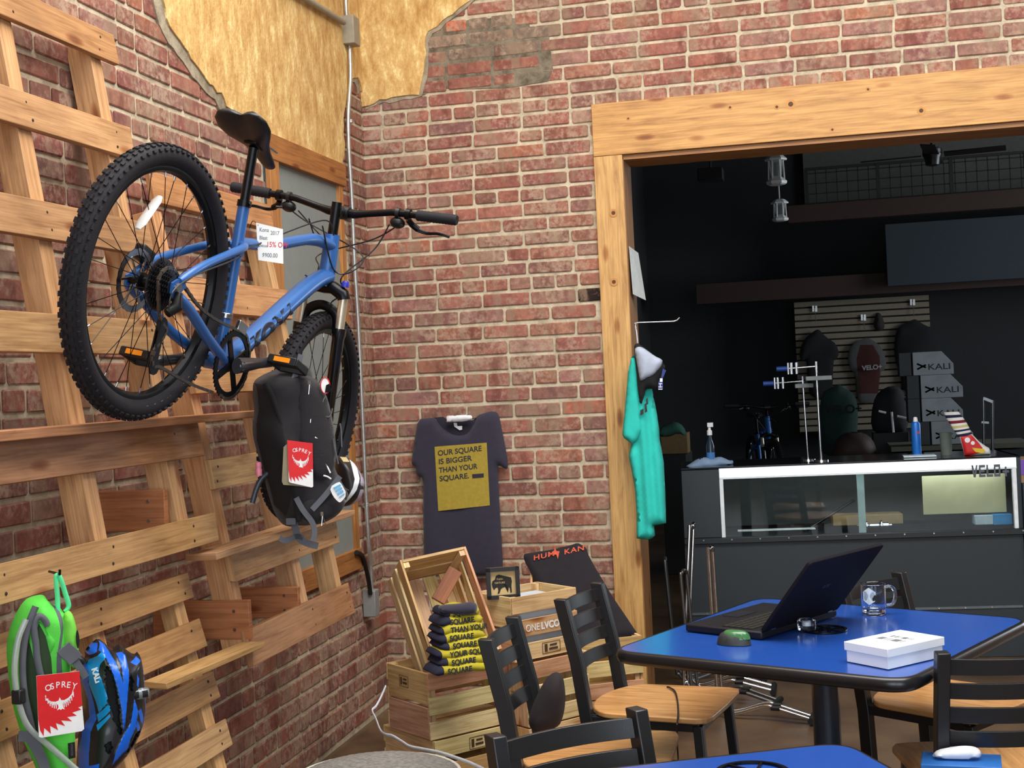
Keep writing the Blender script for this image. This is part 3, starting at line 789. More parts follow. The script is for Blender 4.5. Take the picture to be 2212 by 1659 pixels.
# seatpost, clamp, saddle
g = G(); g.tube([st(.40), st(.60)], .0138, 14); bp('seatpost', g, BLKMET)
g = G(); g.lathe([(.020, 0), (.020, .018)], st(.435), V((-cos(sa_), 0, sin(sa_))), 16); g.tube([st(.445) + V((.0, -.02, 0)), st(.445) + V((-.03, -.035, -.008))], .004, 8)
bp('seat_clamp', g, BLKMET)
top = st(.615)
g = G(); g.box(top, (.05, .04, .03)); bp('seat_rail_clamp', g, BLKMET, smooth=None, bevel=.004)
g = G()
for s in (-1, 1): g.tube(bez([top + V((-.075, s * .035, .028)), top + V((-.03, s * .022, .012)), top + V((.03, s * .022, .012)), top + V((.11, s * .012, .03))], 5), .0035, 8)
bp('saddle_rails', g, STEEL)
g = G()
rings = []
for (x, hw, zt, th) in ((-.135, .03, .058, .012), (-.13, .058, .066, .02), (-.105, .073, .070, .034), (-.07, .074, .068, .04), (-.03, .060, .060, .036), (.02, .038, .056, .032), (.07, .024, .054, .030), (.12, .019, .050, .028), (.145, .015, .044, .02), (.152, .006, .038, .008)):
    r = []
    for k in range(20):
        a = 2 * pi * k / 20; y = cos(a) * hw; z_ = sin(a) * th * .5
        dip = -.014 * math.exp(-(y / .018) ** 2) if sin(a) > 0 and x < .05 else 0
        notch = .012 * math.exp(-(y / .02) ** 2) if x < -.11 else 0
        pz = V(((x + notch * 1.5) * .9 - .008, y * 1.10, -.034 + zt - th * .5 + z_ + dip - .22 * abs(y) * (1 if x < -.02 else .3)))
        tl = radians(5); r.append(top + V((pz.x * cos(tl) + (pz.z - .02) * sin(tl), pz.y, .02 - pz.x * sin(tl) + (pz.z - .02) * cos(tl))))
    rings.append(r)
g.loft(rings); bp('saddle', g, flat('saddle_vinyl', (24, 24, 26), .42, bmp=.1), smooth=60)
# fork
SR = lambda p: SM @ p
g = G()
g.tube([SR(crown + ax * .008 + V((0, -.070, 0)) - ax * .03), SR(crown + V((0, -.066, 0)) - ax * .008), SR(crown + V((0, -.03, 0)) + ax * .010), SR(crown + ax * .012), SR(crown + V((0, .03, 0)) + ax * .010), SR(crown + V((0, .066, 0)) - ax * .008), SR(crown + V((0, .070, 0)) - ax * .03)], [.022, .022, .021, .024, .021, .022, .022], 14)
bp('fork_crown', g, BLKMET)
for s in (-1, 1):
    a0 = crown + V((0, s * .068, 0)); lowt = base + ax * .300 + V((0, s * .068, 0)) + fw * .004
    g = G(); g.tube([SR(a0 - ax * .01), SR(lowt - ax * .02)], .0155, 16); bp('stanchion', g, GOLDCH)
    g = G(); g.tube([SR(lowt + ax * .004), SR(lowt - ax * .02), SR(lowt - ax * .03), SR(base + ax * .03 + V((0, s * .068, 0)) + fw * .012), SR(fh + V((0, s * .062, 0)))], [.0225, .0225, .020, .0185, .014], 16)
    bp('fork_leg', g, flat('gloss_black', (18, 18, 20), .2, coat=.6))
g = G(); g.tube(bez([SR(base + ax * .285 + V((0, -.062, 0)) - fw * .0), SR(base + ax * .345 + V((0, -.05, 0)) + fw * .002), SR(base + ax * .37 + V((0, 0, 0))), SR(base + ax * .345 + V((0, .05, 0)) + fw * .002), SR(base + ax * .285 + V((0, .062, 0)))], 6), .010, 10, flat_=1.6)
bp('fork_arch', g, BLKMET)
g = G(); g.lathe([(.013, 0), (.013, .012), (.008, .02)], SR(crown + V((0, -.068, 0)) + ax * .018), SM.to_3x3() @ ax, 12); bp('fork_knob', g, flat('blue_knob', (40, 50, 160), .35))
# cockpit
g = G(); g.tube([SR(httop), SR(httop + ax * .105)], .0165, 14); bp('headset_spacers', g, BLKMET)
g = G(); g.tube([SR(httop + ax * .080), SR(barc)], [.020, .018], 12); g.lathe([(.022, -.026), (.022, .026)], SR(barc), (0, 1, 0), 16); bp('stem', g, BLKPL)
HW = .387
def hb(y): # bar centreline at signed y
    a = abs(y); rise = .022 * min(1, max(0, (a - .05) / .12)); return barc + V((-.025 * a / .387, y, rise)) + ax * 0
ys = [-HW + i * (2 * HW) / 32 for i in range(33)]
g = G(); g.tube([SR(hb(y)) for y in ys], [.0112 + .0045 * math.exp(-(y / .06) ** 4) for y in ys], 14); bar = bp('handlebar', g, BLKMET)
for s in (-1, 1):
    g = G(); n = 26
    g.tube([SR(hb(s * (HW - .13 + .135 * i / n))) for i in range(n + 1)], [.0165 + (.0012 if i % 2 else 0) for i in range(n)] + [.015], 14)
    bp('grip', g, RUBBER)
    c_ = hb(s * .225)
    g = G(); g.lathe([(.018, -.008), (.018, .008)], SR(c_), SM.to_3x3() @ V((0, 1, 0)), 14)
    g.tube(bez([SR(c_ + V((.015, 0, -.012))), SR(c_ + V((.032, s * .01, -.02))), SR(c_ + V((.045, s * .03, -.028)))], 5), [.010] * 11, 10)
    lv = bez([SR(c_ + V((.045, s * .02, -.028))), SR(c_ + V((.060, s * .055, -.030))), SR(c_ + V((.050, s * .10, -.030))), SR(c_ + V((.056, s * .135, -.034)))], 6)
    g.tube(lv, [.007 - .003 * i / len(lv) for i in range(len(lv))], 8, flat_=.6)
    bp('brake_lever', g, BLKMET)
    g = G(); c2_ = hb(s * .19); g.ball(SR(c2_ + V((.018, 0, -.026))), (.022, .026, .018), 12, 8); g.lathe([(.017, -.006), (.017, .006)], SR(c2_), SM.to_3x3() @ V((0, 1, 0)), 14)
    g.tube([SR(c2_ + V((.01, s * .01, -.035))), SR(c2_ + V((-.01, s * .03, -.045)))], .004, 8, flat_=.5)
    bp('shifter', g, BLKPL)
CABLE = flat('cable_housing', (22, 22, 24), .4)
for pts in (
    [hb(-.21) + V((.03, .02, -.03)), hb(-.10) + V((.07, 0, -.06)), barc + V((.06, .06, -.13)), httop + V((.035, .03, -.10)), crown + V((-.02, .03, .02)), dt1 + V((0, .02, .04))],
    [hb(-.19) + V((.03, .03, -.03)), hb(-.12) + V((.06, 0, -.10)), barc + V((.05, -.04, -.20)), crown + V((.05, -.05, .02)), crown + V((.0, -.035, -.04)), base + ax * .34 + V((0, -.03, 0)) + fw * .02],
    [hb(.21) + V((.03, -.02, -.03)), hb(.12) + V((.05, 0, -.05)), barc + V((.05, -.08, -.11)), barc + V((.03, -.08, -.18)), crown + V((-.03, -.025, .06)), httop + V((-.14, -.022, -.03))],
    [hb(.19) + V((.03, -.03, -.03)), hb(.10) + V((.06, 0, -.06)), httop + V((.045, .02, -.02)), httop + V((-.02, .03, -.045)), httop + V((-.16, .02, -.02))]):
    g = G(); q = bez([SR(p) for p in pts], 8); g.tube(q, .0024, 6); bp('control_cable', g, CABLE)
g = G(); q = bez([httop + V((-.03, -.02, -.012)), httop + V((-.14, -.024, -.012)), st(.34) + V((.05, -.022, .01)), st(.30) + V((-.02, -.028, 0)), V((.2, -.078, .165)), V((.05, -.078, .055)), V((-.03, -.085, -.02)), V((-.02, -.085, -.07))], 8)
g.tube(q, .0022, 6); bp('control_cable', g, CABLE)
# drivetrain
g = G(); n = 46; y = -.047; r = .096
po = [(cos(pi * k / n) * (r + (.003 if k % 2 else -.002)), sin(pi * k / n) * (r + (.003 if k % 2 else -.002))) for k in range(2 * n)]
O = [[g.add(bb + V((p[0], yy, p[1]))) for p in po] for yy in (y, y + .004)]
I_ = [[g.add(bb + V((cos(pi * k / n) * .078, yy, sin(pi * k / n) * .078))) for k in range(2 * n)] for yy in (y, y + .004)]
m_ = 2 * n
for k in range(m_):
    k2 = (k + 1) % m_
    g.face([O[0][k], O[0][k2], I_[0][k2], I_[0][k]]); g.face([O[1][k], I_[1][k], I_[1][k2], O[1][k2]]); g.face([O[0][k], O[1][k], O[1][k2], O[0][k2]]); g.face([I_[0][k], I_[0][k2], I_[1][k2], I_[1][k]])
for k in range(4):
    a = pi / 4 + pi / 2 * k; g.beam(bb + V((0, y + .002, 0)), bb + V((cos(a) * .082, y + .002, sin(a) * .082)), .020, .005, up=(0, 1, 0))
    g.lathe([(.005, 0), (.005, .003)], bb + V((cos(a) * .070, y, sin(a) * .070)), (0, -1, 0), 10)
bp('chainring', g, flat('chainring_black', (34, 34, 36), .3, .8), smooth=None)
ca = radians(24)
for s, aa, nm in ((-1, ca, 'crank_arm'), (1, ca + pi, 'crank_arm')):
    d = V((cos(aa), 0, sin(aa))); g = G(); yy = s * .068
    g.tube([bb + V((0, yy, 0)) - d * .012, bb + V((0, yy, 0)) + d * .03, bb + V((0, yy + s * .006, 0)) + d * .10, bb + V((0, yy + s * .010, 0)) + d * .172, bb + V((0, yy + s * .010, 0)) + d * .182], [.023, .021, .0155, .015, .009], 14, flat_=.7, up=(0, 0, 1))
    g.lathe([(.014, 0), (.012, .004)], bb + V((0, yy + s * .010, 0)), (0, s, 0), 16)
    bp(nm, g, flat('crank_black' + str(s), (84, 84, 88), .3, .7, coat=.3))
    pc = bb + d * .172 + V((0, s * .130, 0)); g = G()
    g.beam(pc - V((.045, 0, 0)), pc + V((.045, 0, 0)), .09, .010, up=(0, 0, 1)) if False else None
    for k in (-1, 1): g.box(pc + V((k * .040, 0, 0)), (.012, .085, .024)); g.box(pc + V((0, k * .042, 0)), (.085, .010, .022))
    g.tube([bb + d * .172 + V((0, s * .078, 0)), pc + V((0, s * .04, 0))], .008, 10)
    pdl = bp('pedal', g, BLKPL, smooth=None, bevel=.002)
    am = flat('amber' + str(s), (240, 140, 20), .3, coat=.4)
    for k in (-1, 1): g = G(); g.box(pc + V((k * .0465, 0, 0)), (.002, .05, .014)); bp('pedal_reflector', g, am, pdl, smooth=None)
# chain
path = []
for k in range(14): a = -pi / 2 - .15 + (pi + .1) * k / 13; path.append(bb + V((cos(a) * .096, -.045, sin(a) * .096)))
path.append(V((.20, -.045, .012)))
for k in range(10): a = pi * .42 + pi * .62 * k / 9; path.append(V((cos(a) * .046, -.045, sin(a) * .046)))
path += [V((.0, -.05, -.075)), V((.03, -.05, -.092)), V((.055, -.05, -.10)), V((.03, -.05, -.165)), V((.05, -.05, -.20)), V((.075, -.05, -.188)), V((.25, -.047, -.175))]
q = bez(path, 4, True); L = 0; g = G(); acc = 0; last = q[0]; cnt = 0
for i in range(1, len(q)):
    seg = (q[i] - q[i - 1]); 
    while acc + seg.length >= .0127 and seg.length > 1e-6:
        t = (.0127 - acc) / seg.length; p = q[i - 1] + seg * t
        g.beam(last, p, .0075, .006 if cnt % 2 else .0085, up=(0, 1, 0)); last = p; cnt += 1; seg = q[i] - p; q[i - 1] = p; acc = 0
    acc += seg.length
bp('chain', g, flat('chain_steel', (110, 104, 98), .35, .9), smooth=None)
g = G()
g.tube([V((.012, -.075, -.01)), V((.015, -.08, -.045)), V((.0, -.07, -.07))], [.010, .016, .012], 10)
g.beam(V((.025, -.052, -.08)), V((.05, -.052, -.20)), .022, .004, up=(0, 1, 0)); g.beam(V((.025, -.042, -.08)), V((.05, -.042, -.20)), .022, .003, up=(0, 1, 0))
for p in ((.03, -.05, -.095), (.055, -.05, -.195)): g.lathe([(.022, -.002), (.022, .002)], p, (0, 1, 0), 11)
bp('rear_derailleur', g, flat('derailleur', (56, 56, 58), .3, .8))
g = G(); g.lathe([(.021, -.008), (.021, .008)], st(.13), V((-cos(sa_), 0, sin(sa_))), 14); g.box(st(.11) + V((.02, -.045, 0)), (.05, .012, .03)); bp('front_derailleur', g, STEEL, bevel=.002, smooth=None)
g = G(); g.box(V((.02, .062, .078)), (.06, .03, .04)); bp('brake_caliper', g, BLKPL, bevel=.006, smooth=None)
g = G(); g.tube([V((0, -.075, 0)), V((0, .075, 0))], .0045, 8); g.lathe([(.012, 0), (.012, .006)], V((0, -.075, 0)), (0, -1, 0), 10)
bp('axle', g, STEEL)
# price card hanging off the top tube
def hang_card(name, label, fr_, w, h, colr, tilt=0.0):
    pass
W2_ = lambda p: BM @ p
tc_ = at(588, 525, 4.02)
fr_ = facing(588, 525, 3.84, yaw=.2)
poly = fr_.tr([(553, 481), (611, 495), (612, 570), (558, 562)])
card = thing('price_card', 'white handwritten price card hanging from the bike top tube', 'tag', fr_.p(0, 0))
g = G(); g.prism(poly, fr_.o, fr_.ex, fr_.ey, .0008); build('card', g, flat('card_white', (240, 240, 236), .8, noise=.02), card)
PENC = flat('pencil', (120, 124, 132), .8); REDM = flat('red_marker', (206, 34, 54), .7)
for (s_, x, y, sz, mt) in (('Kona', 560, 500, .016, PENC), ('2017', 584, 507, .016, PENC), ('Blast', 560, 517, .015, PENC), ('Deluxe', 559, 533, .011, PENC), ('15% OFF', 575, 533, .021, REDM), ('$900.00', 566, 555, .017, PENC)):
    u = fr_.uv(x, y); text('handwriting', s_, sz, fr_.p(u[0], u[1], .0009), fr_.ex + fr_.ey * -.06, fr_.ey + fr_.ex * .06, mt, card, ext=.0002, sx=.8, bold=.0002)
g = G(); g.tube(bez([fr_.p(*fr_.uv(558, 487), .001), fr_.p(*fr_.uv(548, 476), -.01), fr_.p(*fr_.uv(543, 490), -.03)], 6), .0012, 5); build('tie', g, BLKPL, card)
# ================================================================== CONDUIT
def pxline(pts, x): return [ox(a, b, x) for a, b in pts]
cd = thing('electrical_conduit', 'galvanised metal conduit with two grey boxes running up beside the corner', 'pipe', ox(795, 1290, 0))
g = G(); g.tube(bez(pxline([(755, 96), (757, 165), (754, 215), (752, 262), (754, 330), (760, 430), (765, 550), (774, 705), (783, 900), (790, 1060), (796, 1170), (801, 1225), (803, 1282)], .03), 6), .0095, 12)
build('pipe', g, GALV, cd, smooth=60)
g = G(); g.tube(bez(pxline([(750, 42), (747, 10), (745, -60)], .03), 4), .0095, 12); build('pipe', g, GALV, cd, smooth=60)
g = G(); g.tube(pxline([(742, 48), (700, 22), (640, -15), (560, -60)], .035), .014, 12); build('pipe', g, GREYP, cd, smooth=60)
p = ox(753, 68, .03); g = G(); g.box((.035, p.y, p.z), (.07, .085, .13)); build('junction_box', g, GREYP, cd, bevel=.004)
p = ox(800, 1302, .03); g = G(); g.box((.035, p.y - .005, p.z), (.06, .06, .12)); build('outlet_box', g, flat('grey_metal', (140, 142, 140), .5), cd, bevel=.004)
for q in ((757, 262), (777, 750), (792, 1090)):
    p = ox(*q, .03); g = G(); g.lathe([(.0125, -.008), (.0125, .008)], p, (0, 0, 1), 12); g.box(p + V((-.018, .012, 0)), (.012, .03, .012)); build('pipe_strap', g, GALV, cd, bevel=.001)
g = G(); g.tube(bez(pxline([(770, 1193), (782, 1200), (790, 1225), (797, 1258), (800, 1284)], .045), 6), .010, 10); build('black_hose', g, BLKPL, cd, smooth=60)

# ================================================================== NAVY T-SHIRT on the back wall
FB = Frame((0, -.035, 0), (1, 0, 0), (0, 0, 1))
c2p = lambda L, ox_=780, oy_=860, s=.2532: [(ox_ + a * s, oy_ + b * s) for a, b in L]
navy = lin((52, 48, 66))
SHIRTN = flat('navy_jersey', (50, 46, 62), .95, noise=.08, nscale=40, bmp=.15, bscale=600, sheen=.2)
sh = thing('hanging_tshirt', 'navy T-shirt with a square gold print hung flat on the back brick wall', 'T-shirt', oy(985, 1100, -.03))
fold = lambda a, b, c=1: (lambda u, v, d: a * sin(u * b + sin(v * 9) * 1.2) * min(1, d / .03) * c)
front = FB.tr(c2p([(485, 182), (560, 172), (640, 166), (665, 215), (720, 270), (790, 308), (860, 318), (915, 290), (955, 235), (985, 175), (990, 148), (1060, 125), (1110, 113), (1160, 118), (1180, 160), (1200, 260), (1232, 420), (1255, 560), (1250, 608), (1205, 590), (1163, 565), (1170, 700), (1180, 900), (1195, 1150), (1212, 1440), (1205, 1495), (1050, 1520), (870, 1510), (700, 1470), (540, 1430), (532, 1150), (530, 900), (532, 684), (490, 665), (470, 640), (468, 590), (430, 565), (432, 520), (460, 330)]))
g = G(); puff(g, FB, smoothpoly(front, 1), .022, .014, back=.0, edge=.035, disp=fold(.0035, 26)); build('shirt_front', g, SHIRTN, sh, smooth=70)
back = FB.tr(c2p([(600, 170), (700, 158), (750, 195), (860, 200), (960, 185), (1000, 150), (1040, 300), (860, 420), (680, 340)]))
g = G(); puff(g, FB, back, .004, .02, back=.0, edge=.02); build('shirt_back', g, flat('navy_inside', (38, 35, 48), .95), sh, smooth=70)
lab = FB.tr(c2p([(795, 210), (822, 210), (828, 238), (868, 236), (868, 268), (845, 272), (800, 240)]))
g = G(); g.prism(lab, FB.p(0, 0, .0115), FB.ex, FB.ey, .001); build('neck_label', g, WHITEP, sh)
sq = FB.tr(c2p([(640, 412), (1083, 377), (1110, 910), (672, 958)]))
GOLD = flat('gold_print', (170, 146, 50), .75, noise=.1, nscale=60)
g = G()
def bil(q, u, v):
    a = (q[0][0] + (q[1][0] - q[0][0]) * u, q[0][1] + (q[1][1] - q[0][1]) * u); b = (q[3][0] + (q[2][0] - q[3][0]) * u, q[3][1] + (q[2][1] - q[3][1]) * u)
    return (a[0] + (b[0] - a[0]) * v, a[1] + (b[1] - a[1]) * v)
g.sheet(lambda u, v: FB.p(*bil(sq, u, v), .0265), 6, 6); pr = build('gold_square_print', g, GOLD, sh)
TXN = flat('print_ink', (44, 42, 54), .8)
ang = V((443, -(-35), 0)); exs = (FB.ex + FB.ey * .075)
for s_, x, y, w in (('OUR SQUARE', 668, 488, 392), ('IS BIGGER', 674, 560, 297), ('THAN YOUR', 678, 633, 342), ('SQUARE.', 683, 705, 262)):
    u = FB.uv(*c2p([(x, y)])[0])
    gg = text('shirt_lettering', s_, .034, FB.p(u[0], u[1], .0275), exs, FB.ey, None, None, bold=.0005, ext=.0004)
    wid = max((q - FB.p(u[0], u[1])).dot(exs.normalized()) for q in gg.v); k = (w * .2532 / 2918 * 6.3) / wid
    o_ = FB.p(u[0], u[1], .0275)
    for i in range(len(gg.v)): d = gg.v[i] - o_; e = exs.normalized(); a = d.dot(e); gg.v[i] = gg.v[i] + e * (a * (k - 1))
    build('shirt_lettering', gg, TXN, sh)
bx = FB.tr(c2p([(960, 645), (1058, 638), (1059, 672), (962, 680)])); g = G(); g.prism(bx, FB.p(0, 0, .027), FB.ex, FB.ey, .0008); build('small_printed_label', g, TXN, sh)
hg = thing('coat_hanger', 'white plastic hanger bar through the neck of the navy T-shirt', 'hanger', oy(995, 905, -.05))
hp = FB.tr(c2p([(745, 155), (755, 148), (940, 138), (960, 148), (966, 165), (955, 185), (935, 190), (752, 205), (745, 200)]))
g = G(); puff(g, Frame(FB.o + V((0, -.035, 0)), FB.ex, FB.ey), hp, .010, .008, back=1, edge=.008); build('hanger_bar', g, WHITEP, hg, smooth=70)
g = G(); g.tube(bez([FB.p(*FB.uv(990, 905), .03), FB.p(*FB.uv(990, 898), .012), FB.p(*FB.uv(990, 892), .0)], 4), .004, 8); build('hanger_hook', g, STEEL, hg, smooth=60)

# ================================================================== CRATES
SLATC = [(236, 208, 152), (228, 196, 142), (242, 218, 162), (214, 176, 128), (222, 174, 136)]
def crate(name, label, M_, L, W, H, group=None, stamp=False, hi=None):
    """local: L along x, W along y, H up; origin at bottom centre; ends at +-x"""
    t = thing(name, label, 'crate', mat=M_, group=group)
    e = .012
    def c(): return lin(tuple(v + RND.uniform(-8, 8) for v in RND.choice(SLATC)))
    nb = 3; sh_ = (H - .026 * 2) / 3
    for s in (-1, 1):
        for k in range(nb):
            z = sh_ / 2 + k * (sh_ + .026)
            g = G(); g.box((0, s * (W / 2 - .005), z), (L, .009, sh_), col=c(), jit=.001); build('side_slat', g, CRATEW, t, local=True, bevel=.0012)
        for k in range(2):
            hh = (H - .01) / 2; g = G(); g.box((s * (L / 2 - e / 2), 0, hh / 2 + k * (hh + .01)), (e, W - .02, hh), col=c(), jit=.001); build('end_board', g, CRATEW, t, local=True, bevel=.0012)
        for k in (-1, 1):
            g = G(); g.box((s * (L / 2 - e - .012), k * (W / 2 - .022), H / 2), (.02, .022, H - .004), col=c()); build('corner_post', g, CRATEW, t, local=True)
    for k in range(4):
        g = G(); w = W / 4 - .014; g.box((0, -W / 2 + W / 8 + k * W / 4, .005), (L - .03, w, .008), col=c(), jit=.001); build('bottom_slat', g, CRATEW, t, local=True)
    return t
def axes(o, x, y, z):
    x = V(x).normalized(); z = V(z); y = V(y); y = (y - x * y.dot(x)).normalized(); z = x.cross(y)
    m_ = Matrix.Identity(4)
    for i in range(3): m_[i][0] = x[i]; m_[i][1] = y[i]; m_[i][2] = z[i]; m_[i][3] = o[i]
    return m_
U = V((.652, .759, 0)); Vv = V((-.759, .652, 0))
def boxM(Nc, u, L, W, z):
    u = V((u[0], u[1], 0)).normalized(); v = V((-u.y, u.x, 0)); o = V((Nc[0], Nc[1], z)) + u * L / 2 + v * W / 2
    return axes(o, u, v, (0, 0, 1))
GC = 'wooden crates stacked in the corner'
cr1 = crate('wooden_crate', 'bottom crate of the left stack, behind the grey pouf', boxM((.655, -1.47), U, .47, .36, 0), .47, .36, .235, GC)
cr2 = crate('wooden_crate', 'second crate of the left stack, holding up the tilted crate of shirts', boxM((.640, -1.468), U, .46, .292, .239), .46, .292, .241, GC)
a_ = V((.734, .627, .068)); b_ = V((-.446, .305, .888)); c_ = V((.470, -.696, .488)); c_.normalize(); a_ = (a_ - c_ * a_.dot(c_)).normalized(); b_ = c_.cross(a_)
BL = V((.668, -1.478, .512))
m3 = axes(BL + b_ * .21 + a_ * .135 - c_ * .215, b_, -a_, c_)
cr3 = crate('wooden_crate', 'tilted open crate full of folded gold and navy T-shirts', m3, .42, .27, .215, GC)
cr4 = crate('wooden_crate', 'crate with white printed lettering, under the bison picture', boxM((.925, -1.306), (.194, .238), .31, .24, .484), .31, .24, .238, GC)
cr4b = crate('wooden_crate', 'narrow crate half hidden right under the lettered crate', boxM((.965, -1.29), (.194, .238), .30, .115, .242), .30, .115, .236, GC)
cr4c = crate('wooden_crate', 'crate on the floor beneath the lettered crate stack', boxM((.965, -1.29), (.194, .238), .30, .115, .0), .30, .115, .236, GC)
cr5 = crate('wooden_crate', 'upper crate of the right stack beside the door jamb, under the black shirt', boxM((1.005, -.93), (.848, .45), .36, .27, .242), .36, .27, .236, GC)
cr6 = crate('wooden_crate', 'floor crate of the right stack beside the door jamb', boxM((1.005, -.93), (.848, .45), .36, .27, .0), .36, .27, .236, GC)
# ink stamps and lettering on the lettered crate front
def stampon(parent, P, ex, ez, w, h):
    g = G(); n = V(ex).cross(V(ez)); P = V(P)
    for (u, v, a, b) in ((0, h / 2, w, .002), (0, -h / 2, w, .002), (-w / 2, 0, .002, h), (w / 2, 0, .002, h), (-w * .3, 0, w * .16, h * .7), (w * .12, h * .2, w * .4, h * .16), (w * .12, -h * .15, w * .5, h * .2)):
        g.prism([(u - a / 2, v - b / 2), (u + a / 2, v - b / 2), (u + a / 2, v + b / 2), (u - a / 2, v + b / 2)], P, ex, ez, .0006)
    build('ink_stamp', g, flat('brown_ink', (70, 46, 30), .8) if 'brown_ink' not in MATS else MATS['brown_ink'], parent)
fM = cr4.matrix_world if False else ROOTM[cr4.name]; fx = (fM.to_3x3() @ V((1, 0, 0))); fn = -(fM.to_3x3() @ V((0, 1, 0))); fo = fM @ V((0, -.12, 0))
Z3 = V((0, 0, 1))
text('crate_lettering', 'ONE', .036, fo - fx * .098 + Z3 * .105 + fn * .001, fx, Z3, WHITEP, cr4, ext=.0005, sx=.88)
text('crate_lettering', 'LVCO', .036, fo - fx * .025 + Z3 * .105 + fn * .001, fx, Z3, WHITEP, cr4, ext=.0005, bold=.0012, sx=.95)
stampon(cr4, fo + fx * .02 + Z3 * .033 + fn * .0008, fx, Z3, .085, .04)
f2 = ROOTM[cr1.name]; stampon(cr1, f2 @ V((-.05, -.1805, .20)), f2.to_3x3() @ V((1, 0, 0)), Z3, .07, .042)
f2 = ROOTM[cr2.name]; e2 = f2 @ V((-.2305, .02, .19)); stampon(cr2, e2 + (f2.to_3x3() @ V((-1, 0, 0))) * .0008, -(f2.to_3x3() @ V((0, 1, 0))), Z3, .06, .04)
# white shirt box inside the lettered crate
g = G(); q = fM.to_3x3(); g.box(fM @ V((0, 0, .112)), (.245, .17, .20), q); solo('white_carton', g, flat('pale_blue_card', (196, 206, 220), .7), 'pale carton standing inside the lettered crate', 'box', bevel=.003)
# wooden block
g = G(); g.beam(at(946, 1299, 4.93), at(984, 1231, 4.97), .052, .03, up=-CF, col=lin((150, 94, 62)))
solo('wood_block', g, WOOD, 'short reddish wood offcut leaning inside the tilted crate', 'wood block', bevel=.002)
# ---- folded tees
YEL = lin((186, 172, 52)); NAV = lin((50, 50, 66))
hx = V((a_.x, a_.y, 0)).normalized(); hd = V((-hx.y, hx.x, 0))
TEE = [('SQUARE', 0), ('SQUARE', 1), ('YOUR SQUARE', 0), ('SQUARE', 1), ('SQUARE', 0), ('THAN YOUR', 1), ('SQUARE.', 0), ('SQUARE', 1)]
pb = at(1001, 1442, 4.74); ptop = at(1000, 1320, 4.82)
for i in range(8):
    t_ = i / 7; c = pb.lerp(ptop, t_); h = .0345; L = .225 - .011 * i + RND.uniform(-.01, .01); Dp = .15
    sk = RND.uniform(-.012, .012)
    g = G(); rings = []
    nS = 14
    for s in range(nS + 1):
        u = s / nS * 2 - 1; sc = sqrt(max(0, 1 - abs(u) ** 7)) * .9 + .1
        r = []
        for k in range(16):
            a = 2 * pi * k / 16; ca, sa2 = cos(a), sin(a)
            yy = (abs(ca) ** .6) * (1 if ca > 0 else -1) * Dp / 2 * (sc * .3 + .7); zz = (abs(sa2) ** .7) * (1 if sa2 > 0 else -1) * h * .55 * sc
            sag = -.006 * u * u + .003 * sin(u * 7 + i)
            r.append(c + hx * (u * L / 2 + sk) + hd * (yy + Dp * .35) + V((0, 0, zz + sag)))
        rings.append(r)
    g.loft(rings, True, YEL)
    for fi in range(len(g.f)):
        cen = sum((g.v[k] for k in g.f[fi]), V()) / len(g.f[fi]); uu = (cen - c).dot(hx) - sk
        if uu < -L * .36 + .01 * sin(i * 2.3): g.c[fi] = NAV
    nm = ['lowest', 'second', 'third', 'fourth', 'fifth', 'sixth', 'seventh', 'eighth'][i]
    o = solo('folded_tshirt', g, CLOTH, 'folded gold-printed T-shirt, ' + nm + ' from the bottom of the crate pile', 'T-shirt', 'folded shirts piled in the tilted crate', smooth=60)
    s_, _ = TEE[i]; inv = ROOTM[o.name]
    tt = text('shirt_lettering', s_, .027, c - hd * (Dp * .155) + hx * (-L * .30 + sk) + V((0, 0, -.011)), hx, V((0, 0, 1)), TXN, o, bold=.0007, sx=.9)
fr_ = facing(1005, 1312, 4.80, yaw=0)
g = G(); puff(g, fr_, smoothpoly(fr_.tr([(945, 1310), (955, 1306), (990, 1304), (1018, 1299), (1028, 1303), (1032, 1312), (1028, 1326), (1010, 1330), (975, 1328), (950, 1322)]), 2), .03, .008, back=1.0, disp=fold(.004, 60))
solo('crumpled_shirt', g, SHIRTN, 'navy shirt rolled up on top of the folded shirt pile', 'T-shirt', smooth=70)
# ---- picture frame with bison
fr_ = facing(1085, 1260, 5.02, yaw=.12, tilt=-.05)
pf = thing('picture_frame', 'small black box frame with a bison print standing on the lettered crate', 'picture frame', fr_.p(0, -.07))
oq = fr_.tr([(1053, 1231), (1123, 1222), (1119, 1284), (1055, 1290)]); iq = fr_.tr([(1056, 1237), (1114, 1232), (1114, 1287), (1057, 1291)])
iq = fr_.tr([(1056, 1238), (1114, 1233), (1114, 1286), (1056, 1290)])
us = [p[0] for p in fr_.tr([(1040, 1260), (1122, 1255)])]; vs_ = [fr_.uv(1080, 1226)[1], fr_.uv(1080, 1294)[1]]
g = G(); u0, u1, v1, v0 = us[0] + .02, us[1], vs_[0], vs_[1]; th = .014
for (a, b, w, h) in (((u0 + u1) / 2, v1 - th / 2, u1 - u0, th), ((u0 + u1) / 2, v0 + th / 2, u1 - u0, th), (u0 + th / 2, (v0 + v1) / 2, th, v1 - v0), (u1 - th / 2, (v0 + v1) / 2, th, v1 - v0)):
    g.prism([(a - w / 2, b - h / 2), (a + w / 2, b - h / 2), (a + w / 2, b + h / 2), (a - w / 2, b + h / 2)], fr_.p(0, 0, -.022), fr_.ex, fr_.ey, .03)
build('frame', g, BLKPL, pf)
g = G(); g.prism([(u0, v0), (u1, v0), (u1, v1), (u0, v1)], fr_.p(0, 0, -.02), fr_.ex, fr_.ey, .012); prn = build('print_sheet', g, flat('buff_print', (208, 178, 124), .7, noise=.05), pf)
